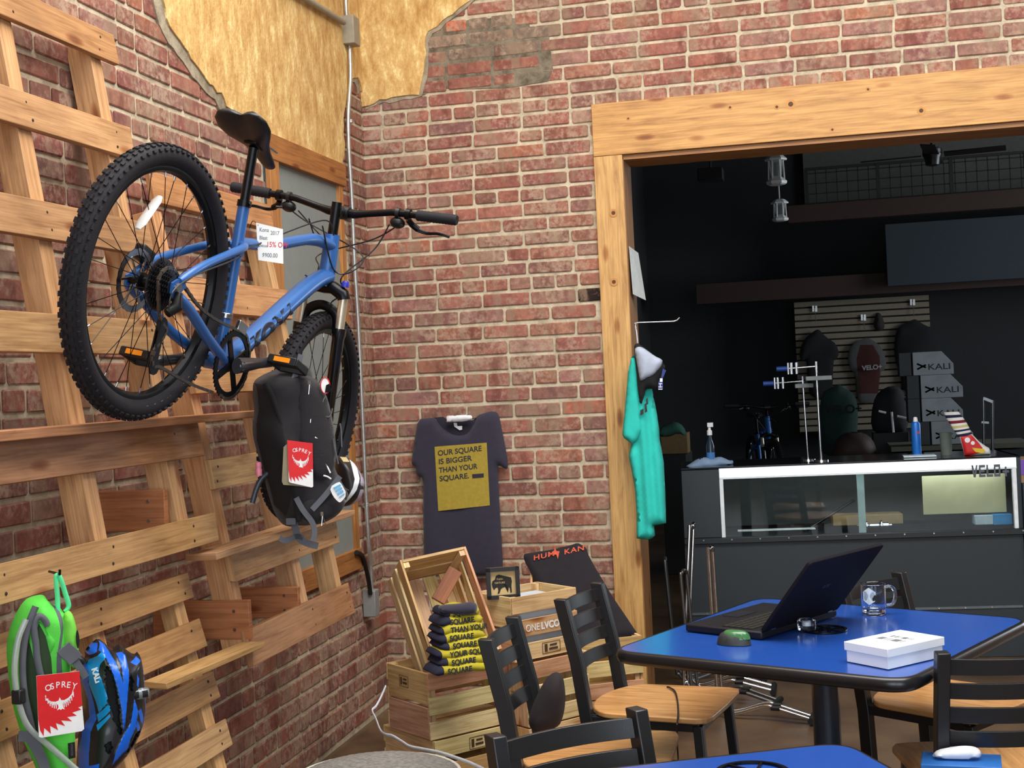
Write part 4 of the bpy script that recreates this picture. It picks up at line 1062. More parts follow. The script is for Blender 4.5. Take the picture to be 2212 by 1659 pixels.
bis = [(415, 515), (425, 480), (450, 465), (460, 425), (490, 410), (560, 425), (625, 440), (635, 480), (630, 530), (635, 600), (620, 612), (612, 560), (600, 545), (592, 605), (600, 560), (570, 540), (530, 555), (515, 570), (500, 615), (478, 620), (488, 585), (480, 550), (460, 555), (440, 580), (425, 550)]
bz2 = fr_.tr([(980 + a * .199, 1160 + b * .199) for a, b in bis])
g = G(); g.prism(bz2, fr_.p(0, 0, -.0078), fr_.ex, fr_.ey, .0008); build('bison_print', g, flat('bison_ink', (30, 28, 22), .7), pf)
u = fr_.uv(980 + 470 * .199, 1160 + 470 * .199); text('print_lettering', 'Public', .010, fr_.p(u[0], u[1], -.0068), fr_.ex, fr_.ey, MATS['buff_print'], pf, ext=.0003)
u = fr_.uv(980 + 448 * .199, 1160 + 512 * .199); text('print_lettering', 'NATURE', .010, fr_.p(u[0], u[1], -.0068), fr_.ex, fr_.ey, MATS['buff_print'], pf, ext=.0003)
# ---- black shirt draped over a leaning crate
BK = flat('black_jersey', (30, 26, 32), .95, noise=.1, nscale=30, bmp=.15, bscale=600)
up_ = V((-.06, .62, .78)).normalized(); ex_ = V((.985, .12, .02)); FS = Frame(oy(1190, 1195, -.50), ex_, up_)
cc = FS.p(.035, -.20, -.006)
cr7 = crate('wooden_crate', 'slanted crate hidden beneath the black shirt with orange lettering', axes(cc - FS.ez * .17, FS.ey, -FS.ex, FS.ez), .36, .25, .165, GC)
out = FS.tr([(980 + a * .199, 1160 + b * .199) for a, b in [(755, 188), (800, 178), (1000, 150), (1230, 100), (1340, 65), (1385, 80), (1450, 130), (1450, 170), (1530, 320), (1620, 470), (1720, 640), (1850, 830), (1950, 980), (2012, 1072), (1850, 1100), (1690, 1120), (1500, 1150), (1340, 1180), (1200, 1000), (1050, 760), (900, 510), (830, 370), (770, 270)]])
g = G(); puff(g, FS, smoothpoly(out, 1), .022, .014, back=.0, edge=.03, disp=fold(.003, 22))
sh2 = thing('black_tshirt', 'black T-shirt with orange HUM KAN lettering draped over a slanted crate by the jamb', 'T-shirt', FS.p(0, -.3))
build('shirt_body', g, BK, sh2, smooth=70)
ORG = flat('orange_print', (204, 84, 56), .8, noise=.2, nscale=120)
for s_, a, b, sz in (('HUM', 872, 290, .034), ('KAN', 1205, 225, .034)):
    u = FS.uv(980 + a * .199, 1160 + b * .199); d = (FS.ex + FS.ey * .20)
    text('shirt_lettering', s_, sz, FS.p(u[0], u[1], .0265), d, FS.ey, ORG, sh2, bold=.0006, sx=1.15, spacing=1.15)
bolt = FS.tr([(980 + a * .199, 1160 + b * .199) for a, b in [(1105, 145), (1088, 225), (1122, 228), (1138, 275), (1155, 190), (1122, 188)]])
g = G(); g.prism(bolt, FS.p(0, 0, .0265), FS.ex, FS.ey, .0006); build('bolt_print', g, ORG, sh2)

# ---- white cord
g = G(); w_ = [(833, 1483, 4.95), (822, 1508, 4.85), (812, 1526, 4.8), (804, 1535, 4.78), (812, 1553, 4.72), (822, 1578, 4.6), (833, 1587, 4.5), (848, 1590, 4.45), (868, 1602, 4.4), (886, 1613, 4.33), (915, 1619, 4.25), (950, 1626, 4.15), (985, 1637, 4.05), (1015, 1648, 3.95), (1045, 1662, 3.85)]
g.tube(bez([at(*q) for q in w_], 6), .0062, 8, flat_=.5); solo('white_cable', g, flat('white_cable', (226, 230, 236), .5), 'white flat cable trailing down the left crate stack onto the pouf', 'cable', smooth=60)
# ---- grey pouf
pc = V((.76, -2.42, 0)); R0 = .29
pf = thing('floor_pouf', 'round grey textured pouf with white piping on the floor', 'pouf', pc)
g = G(); prof = [(.02, 0), (.21, .0), (.27, .05), (R0, .14), (R0 * .99, .26), (.262, .335), (.20, .37), (.10, .385), (.01, .387)]
q = bez([V((r, h, 0)) for r, h in prof], 4); n = 96
rings = []
for p in q:
    rings.append([pc + V((cos(2 * pi * k / n) * (p.x + .004 * (k % 2) * min(1, p.x / .1)), sin(2 * pi * k / n) * (p.x + .004 * (k % 2) * min(1, p.x / .1)), p.y * 1.12)) for k in range(n)])
g.loft(rings); build('body', g, flat('grey_chenille', (128, 124, 118), .95, noise=.3, nscale=80, bmp=.8, bscale=180), pf, smooth=50)
g = G(); g.tube([pc + V((cos(a) * .242, sin(a) * .242, .396)) for a in [2 * pi * k / 60 for k in range(60)]], .006, 8, closed=True); build('piping', g, flat('cream_piping', (206, 204, 190), .8), pf, smooth=60)

# ================================================================== TABLES
TB = flat('blue_laminate', (34, 78, 164), .25, noise=.03, spec=.6, coat=.3); EDGE = flat('black_edge', (20, 22, 26), .3, spec=.6)
COLM = flat('column_paint', (30, 40, 54), .35, spec=.5)
def table(name, label, corners, h=.76, feet=True):
    c = sum((V(p) for p in corners), V()) / 4; c.z = 0
    t = thing(name, label, 'table', c)
    # rounded outline
    P = [V((p[0], p[1])) for p in corners]; out = []
    r = .075
    for i in range(4):
        a, b, d = P[i - 1], P[i], P[(i + 1) % 4]; u = (a - b).normalized(); v = (d - b).normalized()
        p0 = b + u * r; p2 = b + v * r
        for k in range(9):
            s = k / 8; out.append(tuple(p0 * (1 - s) ** 2 + b * 2 * s * (1 - s) + p2 * s * s))
    g = G(); g.prism([tuple(V(p) - (V(p) - V((c.x, c.y))).normalized() * .006) for p in out], (0, 0, h - .010), (1, 0, 0), (0, 1, 0), .010); build('table_top', g, TB, t, label='blue laminate top')
    g = G(); n = len(out); rings = []
    for k in range(n):
        pm, pn = V(out[k - 1]), V(out[(k + 1) % n]); d = (pn - pm).normalized(); nr = V((d.y, -d.x)); 
        if (V(out[k]) - V((c.x, c.y))).dot(nr) < 0: nr = -nr
        b = V(out[k]); rings.append([V((b.x + nr.x * o_, b.y + nr.y * o_, z_)) for o_, z_ in ((-.01, h - .001), (-.003, h + .001), (.006, h - .005), (.010, h - .018), (.006, h - .031), (-.003, h - .036), (-.02, h - .036))])
    R_ = [[g.add(p) for p in r_] for r_ in rings]
    for k in range(n): g.ring_faces(R_[k], R_[(k + 1) % n])
    g.prism([tuple(V(p) - (V(p) - V((c.x, c.y))).normalized() * .008) for p in out], (0, 0, h - .034), (1, 0, 0), (0, 1, 0), .023)
    build('edge_band', g, EDGE, t, smooth=60)
    g = G(); g.lathe([(.16, h - .05), (.16, h - .036)], (c.x, c.y, 0), (0, 0, 1), 24); g.lathe([(.0385, .03), (.0385, h - .045)], (c.x, c.y, 0), (0, 0, 1), 24); build('column', g, COLM, t, smooth=40)
    if feet:
        for k in range(2):
            d = (P[k] - V((c.x, c.y))).normalized() * .24; g = G()
            g.beam((c.x - d.x, c.y - d.y, .022), (c.x + d.x, c.y + d.y, .022), .06, .03); build('foot', g, BLACKM, t, bevel=.006)
    return t
table('cafe_table', 'square blue cafe table holding the laptop and mug', [oz(1319, 1404.6, .76), oz(1960, 1469, .76), oz(2223, 1336.5, .76), oz(1639, 1291, .76)])
Kc = V((2.075, -3.325, 0)); d1 = V((-.908, -.42, 0)); d2 = V((.42, -.908, 0)); sz = .80
table('cafe_table', 'nearer blue cafe table cut off by the bottom of the frame', [Kc, Kc + d1 * sz, Kc + d1 * sz + d2 * sz, Kc + d2 * sz])
# ---- chairs
def make_chair(name, label, M_, group):
    t = thing(name, label, 'chair', mat=M_, group=group)
    b = lambda nm, g, mt, **k: build(nm, g, mt, t, local=True, **k)
    for s in (-1, 1):
        g = G(); y = s * .17
        pts = [(-.165, 0), (-.185, .20), (-.195, .42), (-.222, .61), (-.268, .81)]
        rings = []
        for (x, z) in pts: rings.append([V((x + a, y + c_, z)) for a, c_ in ((-.021, -.016), (.021, -.016), (.021, .016), (-.021, .016))])
        g.loft(rings); b('rear_leg', g, BLACKM, bevel=.003)
        g = G(); g.loft([[V((x + a, s * yy + c_, z)) for a, c_ in ((-.015, -.015), (.015, -.015), (.015, .015), (-.015, .015))] for (x, yy, z) in ((.20, .195, 0), (.17, .175, .43))]); b('front_leg', g, BLACKM, bevel=.003)
        g = G(); g.beam((-.19, s * .17, .425), (.175, s * .175, .425), .022, .03); b('side_rail', g, BLACKM, bevel=.002)
        g = G(); g.beam((-.18, s * .172, .20), (.187, s * .186, .20), .018, .022); b('lower_rail', g, BLACKM, bevel=.002)
    for k in range(4):
        z = .772 - k * .0615; x0 = -.262 + (.81 - z) * .215; g = G(); n = 12; R_ = []
        for i in range(n + 1):
            u = i / n * 2 - 1; bow = -.030 * (1 - u * u) 
            R_.append([V((x0 + bow + .215 * .0 - .004, u * .168, z - .0205)), V((x0 + bow + .005, u * .168, z - .0205)), V((x0 + bow - .004, u * .168, z + .0205)), V((x0 + bow - .013, u * .168, z + .0205))])
        g.loft(R_); b('ladder_slat', g, BLACKM, smooth=30, bevel=.001)
    for xx in (.172, -.19): g = G(); g.beam((xx, -.165, .425), (xx, .165, .425), .021, .03); b('cross_rail', g, BLACKM, bevel=.002)
    g = G(); n = 24; g.tube([V((-.17 + (.28) * (1 - (2 * i / n - 1) ** 2) ** .5 * 1.0, (2 * i / n - 1) * .165, .17)) for i in range(n + 1)], .012, 8, flat_=1.0); b('curved_rung', g, BLACKM, smooth=60)
    o = []
    for k in range(41):
        a = pi / 2 + pi * k / 40; o.append((-.10 + cos(a) * .115, sin(a) * .205))
    o += [(.10, -.212), (.17, -.215), (.205, -.20), (.215, -.16), (.218, 0), (.215, .16), (.205, .20), (.17, .215), (.10, .212)]
    g = G()
    g.prism(o, (0, 0, .442), (1, 0, 0), (0, 1, 0), .018, col=lin((206, 156, 100)))
    b('seat', g, SEATW, bevel=.004, smooth=40, label='pale wood veneer seat')
    return t
def chairM(Lt, Rt, face):
    Lt = V((Lt[0], Lt[1], 0)); Rt = V((Rt[0], Rt[1], 0)); y = (Lt - Rt).normalized(); x = V((y.y, -y.x, 0))
    if x.dot(V((face[0], face[1], 0))) < 0: x = -x
    y = Z3.cross(x); return axes((Lt + Rt) / 2 + x * .265, x, y, (0, 0, 1))
GCH = 'black ladder-back cafe chairs'
chB = make_chair('cafe_chair', 'black ladder-back chair with wood seat left of the laptop table', chairM((1.221, -1.858), (1.283, -1.533), (1, 0)), GCH)
dup(chB, chairM((1.131, -2.501), (1.130, -2.172), (1, 0)), 'black ladder-back chair beside the grey pouf, a dark bag on its seat')
dup(chB, chairM((1.385, -3.498), (1.655, -3.262), (.66, -.75)), 'black chair nearest the viewer, its blue-sheened back tucked at the nearer table')
dup(chB, chairM((2.318, -2.692), (2.654, -2.640), (0, 1)), 'black ladder-back chair at the right edge carrying a blue tissue box')
dup(chB, chairM((2.10, -1.655), (2.287, -1.39), (.82, -.58)), 'black chair behind the laptop table, one upright showing beside the glass mug')
# dark bag on the chair seat
fr_ = facing(1186, 1505, 3.98, yaw=0)
g = G(); puff(g, fr_, smoothpoly(fr_.tr([(1140, 1560), (1148, 1530), (1158, 1505), (1172, 1478), (1186, 1458), (1202, 1450), (1215, 1458), (1220, 1480), (1222, 1510), (1218, 1545), (1205, 1575), (1150, 1580)]), 2), .07, .015, back=.7, disp=fold(.004, 40))
solo('slouch_bag', g, flat('dark_suede', (34, 27, 30), .95), 'dark soft bag slumped on the chair beside the pouf', 'bag', smooth=70)
# blue tissue box
q0 = oz(1975, 1632, .56); 
tb = thing('tissue_box', 'blue tissue box with white tissue on the right-edge chair', 'tissue box', (2.40, -2.62, .462))
g = G(); ct = (oz(1975, 1635, .545) + oz(2178, 1645, .545)) / 2; ct = V((ct.x, ct.y - .01, .505))
g.box(ct, (.185, .115, .085), Matrix.Rotation(-.1, 3, 'Z')); build('carton', g, flat('blue_carton', (40, 110, 190), .5), tb, bevel=.002)
g = G(); fq = Frame(ct + V((-.01, .0, .043)), (1, 0, 0), (0, 0, 1)); puff(g, fq, smoothpoly([(-.06, 0), (-.05, .02), (-.02, .028), (.02, .034), (.05, .03), (.06, .012), (.05, 0)], 2), .02, .008, back=1, disp=fold(.004, 90)); build('tissue', g, flat('tissue_white', (240, 242, 244), .9), tb, smooth=60)
# cord over the chair seat
g = G(); g.tube(bez([oz(1441, 1484, .466), oz(1448, 1486, .466), oz(1458, 1494, .466), oz(1463, 1512, .466), oz(1465, 1540, .466), oz(1463, 1562, .466), oz(1463, 1569, .45), oz(1462, 1590, .38), oz(1465, 1640, .2)], 6), .0032, 6)
solo('power_cord', g, BLKPL, 'thin black power cord draped over the wood seat left of the table', 'cord', smooth=60)

# ================================================================== ON THE LAPTOP TABLE
ZT = .7615
H1 = V((1.869, -2.299, ZT + .022)); H2 = V((2.078, -1.942, ZT + .022)); hd_ = (H2 - H1).normalized(); wd = V((-hd_.y, hd_.x, 0))
if wd.x > 0: wd = -wd
lp = thing('laptop', 'open black laptop turned away from the viewer on the blue table', 'laptop', V(((H1.x + H2.x) / 2, (H1.y + H2.y) / 2, ZT)))
LW = (H2 - H1).length; LD = .262
LB = flat('laptop_black', (24, 24, 30), .5, spec=.3)
R3 = Matrix((hd_, -wd, Z3)).transposed() if hd_.cross(-wd).z > 0 else Matrix((hd_, wd, Z3)).transposed()
cb = (H1 + H2) / 2 + wd * LD / 2; cb.z = ZT + .012
g = G(); g.box(cb, (LW, LD, .022), R3); build('base', g, LB, lp, bevel=.005)
kb = None
for r in range(5):
    for c in range(15):
        p = (H1 + H2) / 2 + hd_ * ((c - 7) * .0185 * LW / .3) + wd * (.05 + r * .021); p.z = ZT + .0245
        if kb is None: g = G(); g.box(p, (.0175 * LW / .3 * .95, .017, .003), R3); kb = build('key', g, flat('key_black', (42, 42, 38), .45), lp); kp = p
        else: k2 = kb.copy(); link(k2); k2.location = kb.location + (p - kp)
g = G(); p = (H1 + H2) / 2 + wd * .21; p.z = ZT + .0238; g.box(p, (.10, .055, .001), R3); build('touchpad', g, flat('pad', (34, 34, 38), .3), lp)
un = (-wd * .63 + Z3 * .777).normalized(); FL = Frame(H1 + Z3 * .004, hd_, un)
if FL.ez.dot(CAM - FL.o) < 0: FL = Frame(H2 + Z3 * .004, -hd_, un)
hh = .262; g = G()
oq = []
for cx_, cy_, a0 in ((LW - .012, .008, -90), (LW - .012, hh - .014, 0), (.012, hh - .014, 90), (.012, .008, 180)):
    for k in range(5): a = radians(a0 + k * 22.5); oq.append((cx_ + .012 * cos(a), cy_ + .012 * sin(a)))
g.prism(oq, FL.p(0, 0, -.006), FL.ex, FL.ey, .011); scn = build('screen_lid', g, flat('lid_black', (26, 24, 30), .7, spec=.1), lp, bevel=.002)
g = G(); g.prism([(.02, .02), (LW - .02, .02), (LW - .02, hh - .02), (.02, hh - .02)], FL.p(0, 0, -.0062), FL.ex, FL.ey, -.0005); build('display', g, flat('display_glass', (10, 10, 12), .1), scn)
text('lid_logo', 'acer', .024, FL.p(LW * .5, hh * .50, .0052), FL.ex, FL.ey, flat('logo_grey', (60, 62, 70), .3, .5), scn, ext=.0003, shear=.2, align='CENTER')
g = G()
for e_ in (.04, LW - .06): g.tube([H1 + hd_ * e_ + Z3 * .003, H1 + hd_ * (e_ + .025) + Z3 * .003], .006, 10)
build('hinge', g, STEEL, lp, smooth=60)
# mouse
mp_ = oz(1586, 1391, ZT); fr_ = Frame(mp_, V((.94, -.34, 0)), V((.34, .94, 0)))
ms = thing('computer_mouse', 'small black and green computer mouse beside the laptop', 'mouse', mp_)
mo = [(cos(a) * .050 * (1 if cos(a) > 0 else 1), sin(a) * .030 * (1 - .12 * cos(a))) for a in [2 * pi * k / 28 for k in range(28)]]
g = G(); puff(g, fr_, mo, .034, .006, back=.0); build('body', g, flat('mouse_dark', (40, 44, 44), .5), ms, smooth=70)
g = G(); puff(g, Frame(fr_.p(.006, .001, .016), fr_.ex, fr_.ey), [(p[0] * .84, p[1] * .80) for p in mo], .0235, .005, back=.0); build('top_shell', g, flat('mouse_green', (52, 110, 62), .3, coat=.4), ms, smooth=70)
g = G(); g.lathe([(.006, -.003), (.006, .003)], fr_.p(.036, .002, .028), fr_.ey, 12); build('scroll_wheel', g, BLKPL, ms)
# ring trivet + clear tape roll
rc = oz(1782, 1361, ZT); rr = .063
tv = thing('chainring_coaster', 'black spoked bicycle ring used as coaster under the clear roll', 'coaster', rc)
def ring(g, c, r0, r1, h, n=48):
    A = [[g.add(V(c) + V((cos(2 * pi * k / n) * r, sin(2 * pi * k / n) * r, z))) for k in range(n)] for r, z in ((r1, 0), (r1, h), (r0, h), (r0, 0))]
    for i in range(4): g.ring_faces(A[i], A[(i + 1) % 4])
g = G(); ring(g, rc, rr - .007, rr, .004); ring(g, rc, .012, .018, .004, 20)
for k in range(5): a = 2 * pi * k / 5 + .3; g.beam(rc + V((cos(a) * .016, sin(a) * .016, .002)), rc + V((cos(a + .35) * (rr - .005), sin(a + .35) * (rr - .005), .002)), .005, .0035); g.beam(rc + V((cos(a) * .016, sin(a) * .016, .002)), rc + V((cos(a - .35) * (rr - .005), sin(a - .35) * (rr - .005), .002)), .005, .0035)
build('ring', g, flat('ring_black', (22, 22, 26), .3, .6), tv)
GLASS = flat('clear_glass', (245, 250, 252), .03, noise=0, trans=1.0, ior=1.45)
jc = oz(1743, 1364, ZT + .001) + V((0, 0, .005))
g = G(); g.lathe([(.0235, 0), (.026, .003), (.026, .027), (.0235, .030), (.016, .030), (.0155, .012), (.001, .010)], jc, (0, 0, 1), 28, cap=True)
jar = thing('tealight_glass', 'clear round glass holder sitting on the bicycle ring', 'glass', jc); build('glass', g, GLASS, jar, smooth=40)
g = G(); g.lathe([(.013, .0125), (.013, .022)], jc, (0, 0, 1), 20); build('candle', g, WHITEP, jar, smooth=40)
rc2 = oz(1628, 1655, ZT) + V((.0, -.045, 0)); tv2 = thing('chainring_coaster', 'black spoked bicycle ring lying on the nearer blue table', 'coaster', rc2)
g = G(); ring(g, rc2, .062, .070, .004); ring(g, rc2, .012, .018, .004, 20)
for k in range(6): a = 2 * pi * k / 6; g.beam(rc2 + V((cos(a) * .016, sin(a) * .016, .002)), rc2 + V((cos(a + .3) * .064, sin(a + .3) * .064, .002)), .005, .0035)
build('ring', g, MATS['ring_black'], tv2)
# mug
mc = oz(1889, 1330, ZT) + V((0, .02, .0006)); mg = thing('glass_mug', 'clear glass mug with a white hexagon and bison emblem', 'mug', mc)
g = G(); g.lathe([(.030, 0), (.034, .004), (.034, .016), (.0375, .022), (.0375, .092), (.036, .0935), (.0345, .092), (.0345, .024), (.030, .018), (.001, .016)], mc, (0, 0, 1), 40); build('cup', g, GLASS, mg, smooth=40)
hs = V((.985, .17, 0)).normalized(); g = G(); g.tube(bez([mc + hs * .034 + Z3 * .080, mc + hs * .052 + Z3 * .082, mc + hs * .064 + Z3 * .068, mc + hs * .064 + Z3 * .045, mc + hs * .054 + Z3 * .028, mc + hs * .034 + Z3 * .026], 6), .0052, 10); build('handle', g, GLASS, mg, smooth=60)
tocam = (V((CAM.x, CAM.y, 0)) - V((mc.x, mc.y, 0))).normalized(); rt = V((-tocam.y, tocam.x, 0))
rt = Z3.cross(tocam)
def wrap(poly, z0, off, r=.0379):
    g = G(); 
    P = [(p[0], p[1]) for p in poly]; c = (sum(p[0] for p in P) / len(P), sum(p[1] for p in P) / len(P))
    f = lambda p: mc + (tocam * cos(p[0] / r + off) + rt * sin(p[0] / r + off)) * r + Z3 * (z0 + p[1])
    ci = g.add(f(c)); I = [g.add(f(p)) for p in subdiv(P, .004)]
    for k in range(len(I)): g.face([ci, I[k], I[(k + 1) % len(I)]])
    return g
hexa = [(cos(a) * .023, sin(a) * .026) for a in [pi / 6 + pi / 3 * k for k in range(6)]]
build('white_hexagon', wrap(hexa, .060, -.35), flat('mug_white', (226, 238, 246), .5), mg)
bi2 = [((a - 415) / 220 * .024 - .012, (520 - b) / 220 * .024) for a, b in bis]
build('bison_emblem', wrap(bi2, .052, .22, .0382), MATS['bison_ink'], mg)
# white carton with barcodes
Bn = oz(1919, 1447, ZT); Bl = oz(1832, 1430, ZT); u_ = (Bl - Bn).normalized(); v_ = Z3.cross(u_) * -1
if v_.dot(V((1, 1, 0))) < 0: v_ = -v_
bx_ = thing('white_box', 'white cardboard box with a printed lid on the blue table', 'box', Bn + u_ * .065 + v_ * .1)
WB = flat('white_card', (236, 240, 246), .7, noise=.01); LN, LWd, HB = .135, .205, .048
def ub(z, a0, a1, b0, b1, h): return [Bn + u_ * a + v_ * b + Z3 * zz for zz in (z, z + h) for a, b in ((a0, b0), (a1, b0), (a1, b1), (a0, b1))]
def hexm(P):
    g = G(); I = [g.add(p) for p in P]
    for f in ((0, 3, 2, 1), (4, 5, 6, 7), (0, 1, 5, 4), (1, 2, 6, 5), (2, 3, 7, 6), (3, 0, 4, 7)): g.face([I[k] for k in f])
    return g
build('carton', hexm(ub(.0006, 0, LN, 0, LWd, HB)), WB, bx_, bevel=.001)
build('lid', hexm(ub(HB - .018, -.004, LN + .004, -.004, LWd + .004, .022)), WB, bx_, bevel=.0015)
g = G()
for (b0, a0, a1, h_) in ((.120, .030, .100, .020), (.080, .030, .110, .026)):
    n = 16
    for k in range(n):
        if RND.random() < .22: continue
        aa = a0 + (a1 - a0) * k / n; P = [Bn + u_ * x + v_ * y + Z3 * (HB + .0044) for x, y in ((aa, b0), (aa + (a1 - a0) / n * .75, b0), (aa + (a1 - a0) / n * .75, b0 + h_), (aa, b0 + h_))]
        I = [g.add(p) for p in P]; g.face(I)
build('barcode', g, flat('barcode_grey', (120, 120, 130), .8), bx_)
# ================================================================== AT THE JAMB
BKX = 1.252
n0, n1, n2, n3 = V((1.241, .015, 2.105)), V((1.262, .17, 2.085)), V((1.287, .17, 1.862)), V((1.249, .015, 1.885))
nt_ = thing('paper_notice', 'printed paper notice taped inside the left door jamb', 'notice', n3)
nn_ = (n1 - n0).cross(n3 - n0).normalized(); nn_ = nn_ if nn_.x > 0 else -nn_
g = G(); I = [g.add(p) for p in (n0, n3, n2, n1)] + [g.add(p + nn_ * .001) for p in (n0, n3, n2, n1)]
for f in ((3, 2, 1, 0), (4, 5, 6, 7), (0, 1, 5, 4), (1, 2, 6, 5), (2, 3, 7, 6), (3, 0, 4, 7)): g.face([I[k] for k in f])
build('sheet', g, flat('notice_paper', (214, 218, 216), .8), nt_)
ee = (n1 - n0).normalized()
for i, (s_, sz) in enumerate((('DUE TO', .024), ('COVID 19', .024), ('WE ARE', .022), ('OPEN', .028))):
    text('notice_lettering', s_, sz, n0.lerp(n3, .2 + i * .18) + ee * .02 + nn_ * .0015, ee, (n0 - n3), TXN, nt_, ext=.0003)
# hook and teal shirt
Yt = -.08
hk = thing('wall_hook', 'thin chrome hanger arm projecting from the door jamb above the teal shirt', 'hook', oy(1375, 700, Yt))
g = G(); g.tube([oy(1371, 699, Yt), oy(1380, 697, Yt), oy(1456, 694, Yt), oy(1462, 692, Yt), oy(1468, 686, Yt)], .0035, 8); build('arm', g, CHROME, hk, smooth=60)
g = G(); g.tube(bez([oy(1374, 700, Yt), oy(1373, 706, Yt), oy(1375, 720, Yt), oy(1377, 741, Yt)], 4), .0035, 8); build('hanger_wire', g, CHROME, hk, smooth=60)
TEAL = flat('teal_jersey', (46, 200, 186), .9, noise=.06, nscale=20, bmp=.1, bscale=500)
FT = Frame(oy(1385, 960, -.10), (1, .10, 0), (0, 0, 1))
ts = thing('hanging_tshirt', 'teal T-shirt hanging edge-on from the hook on the door jamb', 'T-shirt', oy(1392, 1160, -.10))
out = [(1372, 765), (1364, 773), (1357, 805), (1353, 855), (1345, 938), (1349, 946), (1357, 953), (1364, 958), (1358, 985), (1366, 1025), (1372, 1060), (1375, 1110), (1375, 1163), (1388, 1165), (1400, 1166), (1408, 1163), (1415, 1157), (1414, 1146), (1413, 1135), (1426, 1133), (1439, 1130), (1437, 1060), (1434, 1000), (1430, 975), (1425, 950), (1424, 926), (1418, 888), (1409, 842), (1398, 800), (1388, 775)]
g = G(); puff(g, FT, FT.tr(out), .045, .014, back=.6, edge=.05, disp=lambda u, v, d: .012 * sin(u * 110 + v * 3) * min(1, d / .02)); build('shirt_body', g, TEAL, ts, smooth=75)
sl = [(1372, 765), (1364, 773), (1357, 805), (1353, 855), (1345, 938), (1349, 946), (1366, 958), (1376, 952), (1390, 928), (1386, 880), (1382, 830), (1378, 790)]
g = G(); puff(g, Frame(FT.p(0, 0, .035), FT.ex, FT.ey), FT.tr(sl), .028, .012, back=.8, edge=.03, disp=fold(.003, 50)); build('sleeve', g, TEAL, ts, smooth=75)
g = G()
for pl_ in ([(1381, 800), (1392, 806), (1394, 836), (1388, 872), (1382, 850)], [(1384, 885), (1391, 882), (1391, 893), (1384, 897)], [(1393, 872), (1397, 870), (1399, 888), (1394, 891)], [(1396, 862), (1400, 858), (1401, 872), (1397, 874)]):
    g.prism(FT.tr(pl_), FT.p(0, 0, .068), FT.ex, FT.ey, .001)
build('black_print', g, BLKPL, ts)
# cap hanging over the shirt
cp = thing('cycling_cap', 'grey and black cap hanging over the teal shirt shoulder', 'cap', oy(1400, 830, -.02))
FCp = Frame(FT.p(0, 0, .085), FT.ex, FT.ey)
c3 = lambda L: [(1280 + a * .2532, 640 + b * .2532) for a, b in L]
g = G(); puff(g, FCp, smoothpoly(FCp.tr(c3([(355, 450), (385, 430), (420, 432), (470, 465), (530, 510), (597, 540), (596, 570), (580, 610), (545, 650), (520, 680), (470, 700), (408, 732), (395, 670), (380, 580)])), 1), .03, .008, back=.6, disp=fold(.002, 70)); build('grey_front', g, flat('cap_grey', (176, 186, 204), .9), cp, smooth=70)
g = G(); puff(g, Frame(FCp.p(0, 0, -.02), FCp.ex, FCp.ey), smoothpoly(FCp.tr(c3([(350, 440), (360, 405), (395, 400), (600, 560), (625, 600), (600, 660), (560, 740), (560, 800), (500, 790), (455, 790), (440, 860), (405, 940), (385, 800), (372, 640)])), 1), .03, .010, back=.8); build('black_crown', g, flat('cap_black', (22, 22, 24), .9), cp, smooth=70)
tq = FCp.tr(c3([(600, 618), (628, 632), (600, 700), (600, 795), (560, 795), (562, 735), (585, 690)])); g = G(); g.prism(tq, FCp.p(0, 0, .012), FCp.ex, FCp.ey, .001); tg_ = build('hang_tag', g, flat('tag_navy', (40, 60, 130), .6), cp)
for k, (a, b, w, h) in enumerate(((562, 770, 34, 6), (562, 790, 34, 6), (575, 740, 6, 40), (566, 742, 28, 6), (575, 700, 22, 30))):
    q = FCp.tr(c3([(a, b + h), (a + w, b + h), (a + w, b), (a, b)])); g = G(); g.prism(q, FCp.p(0, 0, .0135), FCp.ex, FCp.ey, .0005); build('tag_mark', g, WHITEP, tg_)

# ================================================================== CHROME FLOOR STANDS just inside the opening
def stand(name, label, top, base, fdir, w, hl=.42, bright=CHROME, arm=True):
    """hoop: two uprights joined at top, bent forward into a pair of floor runners"""
    base = V(base); fd = V((fdir[0], fdir[1], 0)).normalized(); sd = V((-fd.y, fd.x, 0)); top = V(top)
    t = thing(name, label, 'stand', V((base.x, base.y, 0)), group='chrome tube floor stands inside the opening')
    def leg(s, L):
        o = sd * (s * w / 2); tp = V((top.x, top.y, top.z)); return [base + o + V((0, 0, .10)) + (tp - base) * .0, base + o + fd * .012 + V((0, 0, .055)), base + o + fd * .045 + V((0, 0, .022)), base + o + fd * L * .25 + V((0, 0, .03)), base + o + fd * L * .5 + V((0, 0, .065)), base + o + fd * L * .62 + V((0, 0, .06)), base + o + fd * L + V((0, 0, .022))]
    Lp = leg(-1, hl); Rp = leg(1, hl * .96)
    up1 = [top + sd * (-w / 2) - Z3 * .05, top + sd * (-w / 2 * .8) - Z3 * .015, top, top + sd * (w / 2 * .8) - Z3 * .015, top + sd * (w / 2) - Z3 * .05]
    pts = list(reversed(Lp)) + up1 + Rp
    g = G(); q = bez(pts, 5); g.tube(q, .0085, 10); build('tube', g, bright, t, smooth=60)
    g = G(); e1 = Lp[-1] - sd * .03; e2 = Rp[-1] + sd * .03; g.tube([e1, e2], .014, 12); build('end_bar', g, BLKPL, t, smooth=50)
    for k in (Lp[5], Rp[5]):
        g = G(); g.tube([k - fd * .02, k + fd * .02], .0115, 10); build('rubber_sleeve', g, BLKPL, t, smooth=60)
    return t
DCH = flat('satin_tube', (120, 122, 124), .3, .9)
sB = oz(1556, 1532, .03); stand('tube_stand', 'chrome tube floor stand nearest the table, beside the laptop', oy(1535, 1183, sB.y), (sB.x, sB.y, 0), (.90, -.25), .055)
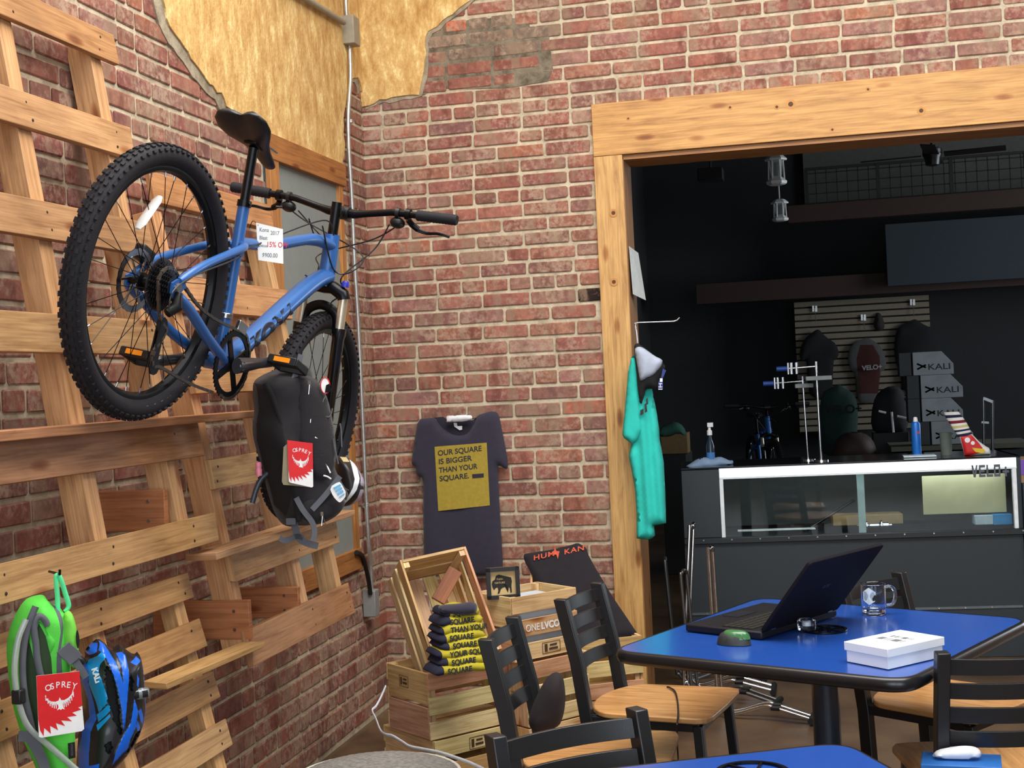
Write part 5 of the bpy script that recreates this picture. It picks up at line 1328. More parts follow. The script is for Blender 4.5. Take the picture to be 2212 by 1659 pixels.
sA = V((1.43, .33, 0)); stand('tube_stand', 'tallest bright chrome tube stand beside the door jamb', oy(1492, 1136, .42), (1.375, .33, 0), (.96, -.1), .10)
stand('tube_stand', 'shorter tube stand behind the tallest one', oy(1477, 1232, .20), (1.425, .18, 0), (.9, -.35), .06, bright=DCH)
stand('tube_stand', 'dull tube stand closest to the door jamb', oy(1437, 1205, .50), (1.31, .50, 0), (.95, .1), .10, bright=DCH)

# ================================================================== DISPLAY CASE
FC = Frame((1.338, .95, 0), (cos(radians(5)), sin(radians(5)), 0), (0, 0, 1))
def cu(x, y, w=0): return FC.uv(x, y, w)
uL = cu(1475, 1100)[0]; uG = cu(1556, 1090)[0]; uR = cu(2199, 1080)[0]
zt = (cu(1556, 1010)[1] + cu(2180, 983)[1]) / 2; zl = (cu(1570, 1160)[1] + cu(2196, 1142)[1]) / 2
case = thing('display_case', 'black shop counter with an illuminated glass display front', 'display case', FC.p(0, 0))
CB = flat('case_black', (44, 50, 54), .55, noise=.04); DEPC = .52
def fbox(g, u0, u1, v0, v1, w0, w1, **k):
    g.box(FC.p((u0 + u1) / 2, (v0 + v1) / 2, (w0 + w1) / 2), (u1 - u0, v1 - v0, w1 - w0), Matrix((FC.ex, FC.ey, FC.ez)).transposed(), **k)
g = G(); fbox(g, uL, uR + .02, .0, zl - .02, -DEPC, 0); build('body', g, CB, case, bevel=.003)
g = G(); fbox(g, uL, uG, zl, zt - .01, -DEPC, 0); build('side_panel', g, CB, case, bevel=.003)
g = G(); fbox(g, uR - .002, uR + .02, zl, zt, -DEPC, 0.004); build('end_panel', g, CB, case, bevel=.002)
g = G(); fbox(g, uL, uR + .03, zl - .03, zl, -.01, .02); build('ledge_moulding', g, flat('moulding', (30, 32, 34), .4), case, bevel=.003)
zk = cu(1990, 1312)[1]
g = G(); fbox(g, uL, uR, zk - .012, zk, -.001, .006); build('kick_trim', g, flat('grey_strip', (110, 116, 118), .4, .6), case)
for k in range(12):
    u = uL + .1 + k * .145; g = G(); p = FC.p(u, zl - .010, .020); g.lathe([(.005, 0), (.004, .003)], p, FC.ez, 8); build('rivet', g, STEEL, case)
for k in range(12):
    u = uL + .1 + k * .13; g = G(); g.lathe([(.005, 0), (.004, .003)], FC.p(u, zk - .006, .006), FC.ez, 8); build('rivet', g, STEEL, case)
FRW = flat('brushed_white_frame', (238, 242, 245), .35, .0)
ztb = zt - .066
g = G(); fbox(g, uG, uR, ztb, zt - .006, -.02, .006); build('top_rail', g, FRW, case, bevel=.002, label='bright white metal top rail')
for a, b in ((uG, uG + .020), (uR - .022, uR - .002)):
    g = G(); fbox(g, a, b, zl, ztb, -.02, .006); build('frame_upright', g, FRW, case, bevel=.002)
g = G(); fbox(g, uL, uR + .02, zt - .008, zt, -DEPC, .008); build('top_slab', g, flat('black_glass_top', (18, 22, 26), .08, spec=.6), case, bevel=.002)
g = G(); fbox(g, uG, uR, zl, zt - .03, -DEPC, -DEPC + .01); build('back_panel', g, flat('case_back', (60, 62, 58), .7), case)
g = G(); fbox(g, uG + .02, uR - .02, zl + .0, ztb, -.006, -.002); build('front_glass', g, flat('case_glass', (235, 245, 245), .02, noise=0, trans=1.0, ior=1.45), case)
uM = cu(1862, 1090)[0]
g = G(); fbox(g, uM - .018, uM + .018, zl, ztb, -.035, -.02); build('centre_post', g, flat('mirror_post', (170, 190, 186), .3, .3), case)
LEDM = flat('case_tube', (255, 255, 255), .5, emit=((235, 245, 255), 11.0))
g = G(); fbox(g, uG + .05, uR - .05, ztb + .004, ztb + .022, -.05, -.03); build('lamp_tube', g, LEDM, case)
g = G(); fbox(g, uG + .004, uR - .004, ztb + .010, zt - .012, .006, .0085); build('rail_glow', g, flat('rail_glow_white', (250, 252, 255), .4, emit=((222, 240, 246), 1.1)), case, label='added white glow that brightens the face of the rail')  # glow added to whiten the front of the rail
DEC = flat('decal_grey', (86, 88, 98), .6)
# VELO+ decal built from strokes
vs0 = cu(2098, 1024); vs1 = cu(2178, 1003)
W_ = vs1[0] - vs0[0]; H_ = .062
def glyph(name, polys, u0, v0, w, h, fr, off, mt, parent, sh=-.12):
    g = G()
    for P in polys: g.prism([(u0 + p[0] * w, v0 + p[1] * h) for p in P], fr.p(0, 0, off), fr.ex, fr.ey, .0008)
    return build(name, g, mt, parent)
GL = {'V': [[(0, 1), (.3, 1), (.52, .25), (.52, 0), (.3, 0)], [(.5, 0), (.62, 0), (1, 1), (.72, 1), (.5, .3)]],
 'E': [[(0, 0), (.28, 0), (.28, 1), (0, 1)], [(.28, .78), (1, .78), (1, 1), (.28, 1)], [(.28, .4), (.85, .4), (.85, .6), (.28, .6)], [(.28, 0), (1, 0), (1, .22), (.28, .22)]],
 'L': [[(0, 0), (.28, 0), (.28, 1), (0, 1)], [(.28, 0), (1, 0), (1, .22), (.28, .22)]],
 'O': [[(0, 0), (.26, 0), (.26, 1), (0, 1)], [(.74, 0), (1, 0), (1, 1), (.74, 1)], [(.26, .78), (.74, .78), (.74, 1), (.26, 1)], [(.26, 0), (.74, 0), (.74, .22), (.26, .22)]],
 '+': [[(0, .38), (.36, .38), (.36, .62), (0, .62)], [(.36, 0), (.64, 0), (.64, 1), (.36, 1)], [(.64, .38), (1, .38), (1, .62), (.64, .62)]]}
v0_ = cu(2140, 1028)[1]
for ch, k in (('V', 0), ('E', 1), ('L', 2), ('O', 3), ('+', 4.15)):
    cw = W_ / 5.0; glyph('decal_letter', GL[ch], vs0[0] + k * cw, v0_ - .004, cw * .86, H_ * (.8 if ch == '+' else 1), FC, .0088, DEC, case)
# things inside
def inb(name, label, cat, x0, x1, ytop, ybot, w0, w1, mt, **k):
    a = cu(x0, ybot, (w0)); b = cu(x1, ytop, w0); g = G(); fbox(g, a[0], b[0], max(a[1], zl + .001), b[1], w1, w0); return solo(name, g, mt, label, cat, bevel=.002, **k)
inb('reflection_sheet', 'pale cream sheet standing in for a bright reflection on the display case glass', 'sheet', 1995, 2171, 1022, 1112, -.10, -.106, flat('cream_reflection', (190, 182, 140), .8, noise=.15, nscale=6))  # sheet added in place of the bright street reflection on the glass
inb('blue_box', 'small bright blue box inside the display case at its right end', 'box', 2146, 2186, 1110, 1134, -.07, -.16, flat('cyan_box', (40, 140, 200), .6))
inb('white_box', 'small white box beside the blue one inside the display case', 'box', 2107, 2145, 1113, 1134, -.07, -.16, flat('carton_white', (190, 206, 214), .6))
inb('cardboard_tray', 'open brown cardboard tray behind the chrome hub in the display case', 'box', 1800, 1950, 1110, 1136, -.16, -.30, flat('kraft_card', (150, 124, 84), .8))
inb('paper_strip', 'long white paper strip lying in the left half of the display case', 'paper', 1594, 1762, 1142, 1149, -.05, -.12, flat('strip_white', (214, 216, 210), .8))
p0 = cu(1852, 1130, -.08); p1 = cu(1926, 1131, -.08)
hb_ = thing('bicycle_hub', 'chrome bicycle hub lying in front of the cardboard tray in the case', 'bike part', FC.p(p0[0], zl, -.08))
g = G(); Lh = p1[0] - p0[0]; P = FC.p(p0[0], zl + .028, -.08)
g.lathe([(.004, 0), (.004, Lh * .15), (.012, Lh * .18), (.012, Lh * .22), (.024, Lh * .25), (.024, Lh * .28), (.011, Lh * .36), (.011, Lh * .62), (.026, Lh * .68), (.026, Lh * .71), (.014, Lh * .74), (.014, Lh * .9), (.005, Lh * .92), (.005, Lh)], P, FC.ex, 18); build('shell', g, CHROME, hb_, smooth=40)
g = G(); a = cu(1742, 1128, -.12); b = cu(1845, 1080, -.2); g.tube([FC.p(a[0], zl + .01, -.12), FC.p(b[0], b[1], -.2)], .008, 8); solo('fork_tube', g, BLKMET, 'thin dark tube propped diagonally in the display case', 'bike part', smooth=60)
# things on top of the counter
def ctop(x, y): # point on the counter top
    r = ray(x, y); return CAM + r * ((zt - CAM.z) / r.z)
FQ = Frame(FC.p(0, 0, -.16), FC.ex, FC.ey)
g = G(); puff(g, FQ, smoothpoly(FQ.tr([(1473, 1019), (1480, 1008), (1490, 1002), (1508, 990), (1525, 987), (1540, 990), (1555, 986), (1566, 990), (1576, 995), (1584, 994), (1584, 1004), (1560, 1008), (1530, 1014), (1500, 1017)]), 1), .05, .010, back=1, disp=fold(.007, 60)); solo('cleaning_cloth', g, flat('blue_grey_cloth', (128, 150, 178), .95), 'crumpled blue grey cloth on the left end of the shop counter', 'cloth', smooth=60)
bt = FQ.uv(1535, 985); bo = FQ.p(bt[0], zt, 0); sb_ = thing('spray_bottle', 'clear bottle with a white pump top behind the cloth on the counter', 'bottle', bo)
hB = FQ.uv(1535, 912)[1] - zt
g = G(); g.lathe([(.020, 0), (.022, .01), (.022, hB * .45), (.010, hB * .62), (.009, hB * .72)], bo, (0, 0, 1), 20); build('bottle_body', g, flat('bottle_plastic', (70, 90, 110), .15, trans=.7), sb_, smooth=40)
g = G(); g.lathe([(.014, hB * .70), (.014, hB * .80), (.008, hB * .82), (.007, hB * .92)], bo, (0, 0, 1), 16); g.box(bo + Z3 * hB * .94 + V((.006, -.004, 0)), (.03, .016, hB * .1)); build('pump_top', g, WHITEP, sb_, smooth=40)
g = G(); g.lathe([(.0225, hB * .1), (.0225, hB * .3)], bo, (0, 0, 1), 20, cap=False); build('bottle_label', g, flat('label_blue', (60, 120, 180), .6), sb_, smooth=40)
# chrome counter stands
FQ0 = FQ
for (xt, yt, xb, yb, tx0, tx1, tyy, nm) in ((1762, 781, 1774, 1000, 1740, 1796, 818, 'tall chrome display stand with a grey tray on the counter'), (1733, 813, 1746, 1000, 1717, 1756, 834, 'shorter chrome display stand with a grey tray on the counter')):
    FQ = FQ0 if xt > 1750 else Frame(FQ0.p(0, 0, -.10), FQ0.ex, FQ0.ey)
    a = FQ.uv(xt, yt); b = FQ.uv(xb, yb); t = thing('counter_stand', nm, 'stand', FQ.p(b[0], zt, 0), group='chrome stands on the counter')
    g = G(); g.tube([FQ.p(b[0], zt, 0), FQ.p(a[0], a[1], 0)], .0065 if xt > 1750 else .005, 10); build('post', g, CHROME, t, smooth=60)
    g = G(); g.lathe([(.04, 0), (.04, .006)], FQ.p(b[0], zt, 0), (0, 0, 1), 20); build('base', g, CHROME, t, smooth=40)
    q0, q1 = FQ.uv(tx0, tyy), FQ.uv(tx1, tyy); g = G(); fr2 = Matrix((FC.ex, FC.ey, FC.ez)).transposed(); g.box(FQ.p((q0[0] + q1[0]) / 2, q0[1], .0), (q1[0] - q0[0], .022, .06), fr2); build('tray', g, flat('tray_grey', (130, 138, 138), .6), t, bevel=.002)
    ar = FQ.uv(xt - 60, yt + 12); g = G(); g.tube([FQ.p(a[0], a[1] - .025, 0), FQ.p(ar[0], a[1] - .030, 0)], .005, 8)
    for k in (0, .12, .3): g.tube([FQ.p(ar[0] + (a[0] - ar[0]) * k, a[1] - .06, 0), FQ.p(ar[0] + (a[0] - ar[0]) * k, a[1] + .0, 0)], .007, 8)
    build('hub_arm', g, CHROME, t, smooth=60)
    g = G(); g.tube([FQ.p(ar[0] - .06, a[1] - .03, 0), FQ.p(ar[0] - .005, a[1] - .03, 0)], .013, 10); build('blue_grip', g, flat('grip_blue' + str(xt), (30, 70, 150), .5), t, smooth=60)
FQ = FQ0
g = G(); p = FQ.uv(1987, 981); g.box(FQ.p(p[0], zt + .005, -.02), (.17, .009, .1), Matrix((FC.ex, FC.ey, FC.ez)).transposed().to_3x3() @ Matrix.Identity(3)) if False else g.box(FQ.p(p[0], zt + .005, -.02), (.165, .12, .008)); solo('tablet', g, flat('tablet_white', (214, 230, 236), .3), 'white edged tablet lying flat on the shop counter', 'tablet', bevel=.003)
p = FQ.uv(1987, 975); bo = FQ.p(p[0], zt, -.10); hB = FQ.uv(1987, 902)[1] - zt; bb_ = thing('lubricant_can', 'blue aerosol can standing on the shop counter', 'can', bo)
g = G(); g.lathe([(.022, 0), (.024, .004), (.024, hB * .82), (.016, hB * .88)], bo, (0, 0, 1), 24); build('can_body', g, flat('can_blue', (30, 110, 200), .35, .2), bb_, smooth=40)
g = G(); g.lathe([(.012, hB * .88), (.010, hB * .98), (.006, hB)], bo, (0, 0, 1), 16); build('can_cap', g, WHITEP, bb_, smooth=40)
g = G(); g.box(bo + V((.010, -.022, hB * .6)), (.014, .006, .012)); build('can_label', g, flat('label_red', (180, 60, 60), .6), bb_)
p = FQ.uv(2052, 978); bo = FQ.p(p[0], zt, -.10); hB = FQ.uv(2052, 936)[1] - zt
g = G(); g.lathe([(.028, 0), (.032, hB), (.029, hB), (.026, .006), (.001, .006)], bo, (0, 0, 1), 24); solo('pen_cup', g, flat('cup_grey', (96, 104, 98), .8), 'grey cylindrical cup beside the sock display on the counter', 'cup', smooth=40)
# sock display: red high-top cutout with striped sock
sd_ = thing('sock_display', 'red high-top shoe display wearing a striped sock on the counter', 'sock display', FQ.p(FQ.uv(2105, 985)[0], zt, .02))
c6 = lambda L: [(1652 + a * .2532, 640 + b * .2532) for a, b in L]
FS2 = Frame(FQ.p(0, 0, .02), FQ.ex, FQ.ey)
base_v = FS2.uv(2090, 990)[1]
def fx_(L): return [(p[0], max(p[1], zt)) for p in FS2.tr(c6(L))]
g = G(); puff(g, FS2, fx_([(1655, 1190), (1765, 1172), (1830, 1240), (1880, 1275), (1915, 1295), (1925, 1325), (1925, 1375), (1705, 1395), (1690, 1300)]), .02, .008, back=1, edge=.02, regions=[(FS2.tr(c6([(1665, 1195), (1760, 1182), (1820, 1250), (1850, 1290), (1860, 1330), (1705, 1365), (1690, 1290)])), 1, None)])
shoe = build('shoe', g, [flat('shoe_white', (226, 226, 222), .6), flat('shoe_red', (206, 36, 36), .5)], sd_, smooth=60)
g = G(); g.prism(FS2.tr(c6([(1760, 1290), (1860, 1300), (1878, 1322), (1850, 1338), (1790, 1326)])), FS2.p(0, 0, .0205), FS2.ex, FS2.ey, .001); build('yellow_patch', g, flat('patch_yellow', (220, 190, 50), .6), sd_)
for (a, b, r) in ((1722, 1225, 22), (1768, 1250, 16)):
    g = G(); q = FS2.uv(*c6([(a, b)])[0]); g.lathe([(r * .2532 / 2918 * 7.2, 0), (r * .2532 / 2918 * 7.2, .001)], FS2.p(q[0], q[1], .0205), FS2.ez, 16); build('round_badge', g, WHITEP, sd_)
L0 = [(1525, 995), (1640, 985)]; L1 = [(1645, 1190), (1760, 1165)]
mid = [[(1525, 990), (1655, 985)], [(1545, 1040), (1690, 1030)], [(1580, 1090), (1720, 1075)], [(1600, 1130), (1740, 1110)], [(1625, 1160), (1752, 1140)], [(1650, 1200), (1768, 1175)]]
strip = [(230, 230, 226), (40, 44, 70), (232, 230, 226), (120, 44, 60), (232, 230, 224), (200, 190, 120), (232, 232, 230), (36, 42, 72), (230, 230, 228), (40, 44, 70)]
n = len(strip)
def lerp_rows(t):
    f = t * (len(mid) - 1); i = min(int(f), len(mid) - 2); u = f - i
    return [tuple(mid[i][k][j] * (1 - u) + mid[i + 1][k][j] * u for j in (0, 1)) for k in (0, 1)]
g = G(); rings = []
for i in range(n * 2 + 1):
    a, b = [V(FS2.uv(*c6([q])[0])) for q in lerp_rows(i / (n * 2))]; c = (a + b) / 2; r = (b - a).length / 2; d = (b - a).normalized()
    rings.append([FS2.p(c.x + d.x * cos(k * pi / 8) * r, c.y + d.y * cos(k * pi / 8) * r, sin(k * pi / 8) * .018) for k in range(16)])
R_ = [[g.add(p) for p in r_] for r_ in rings]
for i in range(n * 2): g.ring_faces(R_[i], R_[i + 1], lin(strip[i // 2]))
g.face(R_[0][::-1], None, lin(strip[0])); build('striped_sock', g, CLOTH, sd_, smooth=60)
inbox = lambda x0, x1, y0, y1, Y, dep: (oy(x0, y1, Y), oy(x1, y0, Y))
# sticker box at the far right
a = oy(2203, 1043, 1.1); b = oy(2264, 990, 1.1); g = G(); g.box(((a.x + b.x) / 2, 1.2, (a.z + b.z) / 2), (b.x - a.x, .2, b.z - a.z)); 
skb = thing('sticker_carton', 'brown carton with a purple sticker at the right edge of the counter', 'box', ((a.x + b.x) / 2, 1.2, a.z)); build('carton', g, flat('carton_tan', (150, 120, 90), .8), skb)
a2 = oy(2204, 1026, 1.098); b2_ = oy(2240, 992, 1.098); g = G(); g.box(((a2.x + b2_.x) / 2, 1.0985, (a2.z + b2_.z) / 2), (b2_.x - a2.x, .002, b2_.z - a2.z)); build('purple_sticker', g, flat('purple', (110, 70, 170), .5), skb)
g = G(); g.box(((a.x + b.x) / 2 + .06, 1.2, a.z / 2 - .001), (b.x - a.x + .1, .3, a.z - .002)); solo('side_cabinet', g, flat('cabinet_slate', (60, 76, 88), .6), 'slate grey cabinet to the right of the glass display case', 'cabinet', bevel=.003)

# ================================================================== DEEPER IN THE SHOP
# work bench behind the counter with helmet cartons
BY = 4.2
a = oy(1925, 965, BY); bz_ = a.z
wb = thing('work_bench', 'long dark bench with a pale top behind the counter', 'bench', (oy(2010, 965, BY).x, BY + .3, 0))
x0, x1 = oy(1925, 965, BY).x, oy(2230, 960, BY).x
g = G(); g.box(((x0 + x1) / 2, BY + .3, bz_ - .02), (x1 - x0, .6, .035)); build('top', g, flat('bench_top', (104, 102, 88), .7), wb)
g = G(); g.box(((x0 + x1) / 2, BY + .32, (bz_ - .05) / 2), (x1 - x0 - .06, .5, bz_ - .06)); build('cabinet', g, flat('bench_body', (46, 58, 66), .7), wb)
KW = flat('helmet_carton', (176, 184, 190), .7, noise=.12, nscale=10); KT = flat('carton_text', (40, 42, 50), .6); KE = flat('carton_end', (70, 74, 76), .7)
nm4 = ['topmost', 'second', 'third', 'lowest']
zprev = bz_
rows = [(2013, 2100, 895, 948), (1992, 2078, 850, 896), (1990, 2078, 806, 850), (1973, 2058, 760, 805)]
HK = .0; pbx = None
for i, (xa, xb, yt, yb) in enumerate(rows):
    A = oy(xa, yb, BY + .05); B = oy(xb, yt, BY + .05); h = (oy(xa, yt, BY + .05).z - A.z); w = B.x - A.x
    z0_ = zprev + .0015; h = max(h, .01); h = (oy(1990, 760, BY + .05).z - bz_) / 4 - .002
    t = thing('helmet_carton', 'grey helmet carton with sloped corner, %s of its pile of four' % nm4[3 - i], 'box', (A.x + w / 2, BY + .05, z0_), group='helmet cartons on the bench')
    g = G(); P = [(0, 0), (w, 0), (w, h * .45), (w * .72, h), (0, h)]; g.prism(P, (A.x, BY + .05 + .24, z0_), (1, 0, 0), (0, 0, 1), .24); build('carton_body', g, KW, t, bevel=.002)
    g = G(); g.box((A.x - .055, BY + .17, z0_ + h / 2), (.085, .24, h)); g2 = build('carton_flap', g, KE, t, bevel=.002)
    text('carton_lettering', 'KALI', h * .36, (A.x + w * .36, BY + .048, z0_ + h * .22), (1, 0, 0), (0, 0, 1), KT, t, bold=.0008, sx=1.3, ext=.0005)
    g = G()
    for s in (-1, 1):
        for k in (0, 1): g.beam((A.x + w * .10, BY + .049, z0_ + h * (.38 + s * .12)), (A.x + w * .32, BY + .049, z0_ + h * (.38 - s * .06)), .002, h * .07, up=(0, 0, 1))
    build('carton_emblem', g, KT, t)
    zprev = z0_ + h
# folding chair frame
P = lambda x, y: oy(x, y, 4.0)
g = thing('step_stool', 'folded metal step frame standing right of the helmet cartons', 'stool', (P(2133, 985).x, 4.0, 0))
for a, b in (((2124, 858), (2116, 975)), ((2144, 866), (2132, 972))):
    q = G(); A, B = P(*a), P(*b); q.tube([A, V((B.x, B.y, 0.01))], .011, 8); build('upright', q, DCH, g, smooth=60)
q = G(); q.beam(P(2124, 860), P(2144, 868), .02, .02); q.beam(P(2120, 912), P(2136, 913), .02, .015); build('crossbar', q, DCH, g)
# shop bike further back: a second bicycle
b2M = Matrix.Translation(V((2.13, 6.6, .72))) @ Rz(radians(-97))
bk2 = dup(bike, Matrix.Translation(V((1.40, 7.3, .53))) @ Rz(radians(-78)), 'dark blue mountain bike facing the viewer deep inside the dark shop')
if 'group' in bk2: del bk2['group']
# plinth it stands on
g = G(); g.box((1.51, 6.75, .085), (.5, 1.9, .165)); solo('bike_plinth', g, flat('plinth', (40, 40, 42), .8), 'low dark plinth under the bike inside the shop', 'plinth', bevel=.004)
# clothes on the slatwall
SY = 10.2
def sl(x, y): return oy(x, y, SY)
WIREH = flat('hook_tab', (235, 238, 235), .3, .3)
for i, (hx_, hy, lab_) in enumerate(((1760, 667, 'left'), (1865, 686, 'middle'), (1971, 653, 'right'))):
    t = thing('hanger_hook', '%s metal hook on the slatwall panel' % lab_, 'hook', sl(hx_, hy), group='slatwall hooks')
    for s in (-3.2, 3.2): g = G(); p = sl(hx_ + s, hy); g.box(p + V((0, -.02, 0)), (.022, .012, .07)); build('hook_tab', g, WIREH, t)
    g = G(); g.tube([sl(hx_, hy) + V((0, -.03, 0)), sl(hx_ + 3, hy + 28) + V((0, -.05, 0))], .004, 6); build('hook_wire', g, STEEL, t)
def garment(name, label, cat, px_, Y, dep, mt, regions=(), mats=None, st_=.03):
    fr = Frame((0, Y, 0), (1, 0, 0), (0, 0, 1)); g = G(); puff(g, fr, smoothpoly(fr.tr(px_), 1), dep, st_, back=.3, regions=[(fr.tr(r), m_, None) for r, m_ in regions], disp=fold(.012, 14))
    return solo(name, g, mats or mt, label, cat, smooth=70), fr
T1 = flat('tee_black', (30, 31, 34), .95); T2 = flat('tee_grey', (84, 84, 84), .95); T3 = flat('tee_maroon', (70, 34, 32), .95)
garment('hanging_tshirt', 'black T-shirt on the left slatwall hook', 'T-shirt', [(1763, 712), (1750, 722), (1738, 732), (1729, 752), (1727, 775), (1737, 780), (1742, 772), (1745, 830), (1752, 860), (1798, 862), (1800, 778), (1806, 778), (1813, 764), (1806, 742), (1790, 732), (1778, 722), (1770, 712)], SY - .07, .05, T1)
t_, frg = garment('hanging_tshirt', 'grey T-shirt with a maroon front on the middle slatwall hook', 'T-shirt', [(1868, 730), (1850, 738), (1836, 750), (1831, 775), (1838, 800), (1848, 805), (1850, 860), (1862, 872), (1895, 868), (1902, 800), (1912, 800), (1915, 780), (1905, 750), (1890, 738), (1876, 730)], SY - .07, .05, None, regions=[([(1858, 745), (1885, 745), (1900, 770), (1902, 850), (1856, 850), (1850, 775)], 1)], mats=[T2, T3])
garment('hanging_jacket', 'large black jacket on the right slatwall hook', 'jacket', [(1972, 690), (1950, 700), (1936, 712), (1931, 750), (1936, 790), (1946, 800), (1948, 850), (2005, 850), (2012, 800), (2020, 780), (2022, 730), (2010, 708), (1990, 698), (1980, 690)], SY - .07, .08, T1)
u = frg.uv(1862, 800); text('shirt_lettering', 'VELO+', .075, frg.p(u[0], u[1], .09) - ROOTM[t_.name].translation * 0, (1, .0, .04), (0, 0, 1), flat('dim_white', (150, 150, 150), .7), t_, ext=.002, bold=.003)
garment('baseball_cap', 'small dark cap pinned on the slatwall right of the middle hook', 'cap', [(1893, 676), (1900, 675), (1906, 684), (1911, 700), (1909, 712), (1900, 716), (1890, 712), (1887, 700), (1890, 686)], SY - .01, .06, flat('cap_brown', (52, 48, 44), .9))
# green hoodie and other soft goods nearer the counter
t_, frg = garment('hanging_sweatshirt', 'dark green hooded sweatshirt hanging on a rack behind the counter', 'sweatshirt', [(1805, 832), (1790, 840), (1775, 848), (1768, 900), (1772, 960), (1780, 985), (1822, 985), (1850, 960), (1854, 900), (1850, 860), (1838, 845), (1822, 838), (1815, 830)], 6.0, .09, flat('hoodie_green', (24, 50, 44), .95))
u = frg.uv(1785, 893); text('shirt_lettering', 'VELO+', .10, frg.p(u[0], u[1], .10), (1, 0, .0), (0, 0, 1), flat('faint_black', (16, 22, 22), .9), t_, ext=.002, bold=.003)
garment('brown_armchair', 'brown rounded chair back low behind the counter', 'chair', [(1795, 1000), (1798, 965), (1812, 942), (1835, 932), (1865, 934), (1885, 948), (1895, 975), (1897, 1000)], 4.6, .16, flat('brown_leather', (60, 44, 38), .7), st_=.02)
garment('black_holdall', 'black bag piled beside the helmet cartons', 'bag', [(1880, 925), (1885, 870), (1898, 845), (1925, 832), (1948, 838), (1960, 870), (1962, 930), (1940, 940), (1900, 940)], 5.0, .14, flat('bag_black', (26, 26, 30), .9), st_=.025)
hb2 = bpy.data.objects['black_holdall']
for L_ in ([(1898, 888), (1914, 892)], [(1938, 899), (1960, 904)], [(1926, 890), (1930, 934)]):
    g = G(); g.tube([oy(*L_[0], 4.85), oy(*L_[1], 4.85)], .009, 8); build('reflective_strip', g, WHITEP, hb2, smooth=60)
a = oy(1885, 940, 5.0); b = oy(1962, 940, 5.0); g = G(); g.box(((a.x + b.x) / 2, 5.05, (a.z - .0) / 2 + .01), (b.x - a.x, .3, a.z + .02)); solo('storage_box', g, flat('storage_dark', (34, 34, 36), .7), 'dark storage box under the black bag behind the counter', 'box', bevel=.004)
a = oy(1800, 1000, 4.6); b = oy(1897, 1000, 4.6); arm = bpy.data.objects['brown_armchair']; g = G(); g.box(((a.x + b.x) / 2, 4.55, .22), (b.x - a.x + .2, .5, .44)); build('seat_base', g, MATS['brown_leather'], arm, bevel=.03)
g = G(); g.box(((a.x + b.x) / 2, 4.62, .62), (b.x - a.x, .1, .5)); build('backrest', g, MATS['brown_leather'], arm, bevel=.03)
# crate / clutter on the left
a = oy(1425, 960, 4.0); b = oy(1475, 870, 4.0); g = G(); g.box(((a.x + b.x) / 2, 4.3, .45), (b.x - a.x, .5, .9)); 
ck = solo('side_cabinet', g, flat('cab_dark', (40, 42, 44), .7), 'dark low cabinet left of the counter holding a cardboard box', 'cabinet', bevel=.004)
zz_ = .90; g = G(); cx_ = (a.x + b.x) / 2; g.box((cx_, 4.25, zz_ + .26), (.16, .2, .14)); tbx = thing('cardboard_box', 'brown cardboard box with green tissue left of the counter', 'box', (cx_, 4.25, zz_)); 
g = G(); g.box((cx_, 4.25, zz_ + .08), (.2, .22, .155)); build('carton', g, MATS['kraft_card'], tbx, bevel=.003)
g = G(); fq = Frame((cx_, 4.14, zz_ + .16), (1, 0, 0), (0, 0, 1)); puff(g, fq, smoothpoly([(-.12, -.02), (-.1, .05), (-.04, .07), (.02, .09), (.08, .05), (.1, -.03), (.03, .0), (-.04, -.03)], 1), .05, .02, back=1, disp=fold(.01, 40)); build('tissue', g, flat('mint_tissue', (70, 120, 104), .9), tbx, smooth=60)
# lanterns
LN_ = flat('lantern_white', (240, 242, 240), .4); LG = flat('lantern_glass', (190, 196, 198), .1, trans=.8)
def lantern(label, xc, yt, yb, w, Y):
    c = oy(xc, yb, Y); tpz = oy(xc, yt, Y).z; h = tpz - c.z; r = oy(xc + w / 2, yb, Y).x - c.x
    t = thing('pendant_lantern', label, 'lantern', c)
    g = G(); g.lathe([(r * .55, h), (r * .8, h - .03 * h), (r * 1.3, h * .84), (r * 1.25, h * .79), (r * .7, h * .80)], c, (0, 0, 1), 6); build('cap', g, LN_, t)
    g = G(); g.lathe([(r * .78, h * .80), (r * .62, h * .2)], c, (0, 0, 1), 6, cap=False); build('glass', g, LG, t)
    for k in range(6):
        a = pi / 3 * k; g = G(); g.tube([c + V((cos(a) * r * .82, sin(a) * r * .82, h * .8)), c + V((cos(a) * r * .9, sin(a) * r * .9, h * .18))], .006, 6); build('rib', g, LN_, t)
    g = G(); g.lathe([(r * .5, h * .30), (r * 1.2, h * .12), (r * 1.15, h * .04), (r * .9, 0)], c, (0, 0, 1), 6); build('base_ring', g, LN_, t)
    return t, c, tpz, r
t1, c1, z1_, r1_ = lantern('larger white pendant lantern hanging just inside the opening', 1678, 333, 400, 38, 4.8)
g = G(); g.tube([V((c1.x, c1.y, z1_)), V((c1.x, c1.y, 4.29))], .006, 6); build('stem', g, LN_, t1)
t2, c2_, z2_, r2_ = lantern('smaller white pendant lantern below the larger one', 1686, 430, 478, 30, 7.2)
g = G(); g.tube([V((c2_.x, c2_.y, z2_)), V((c2_.x - .01, c2_.y, 4.29))], .006, 6); build('stem', g, LN_, t2)
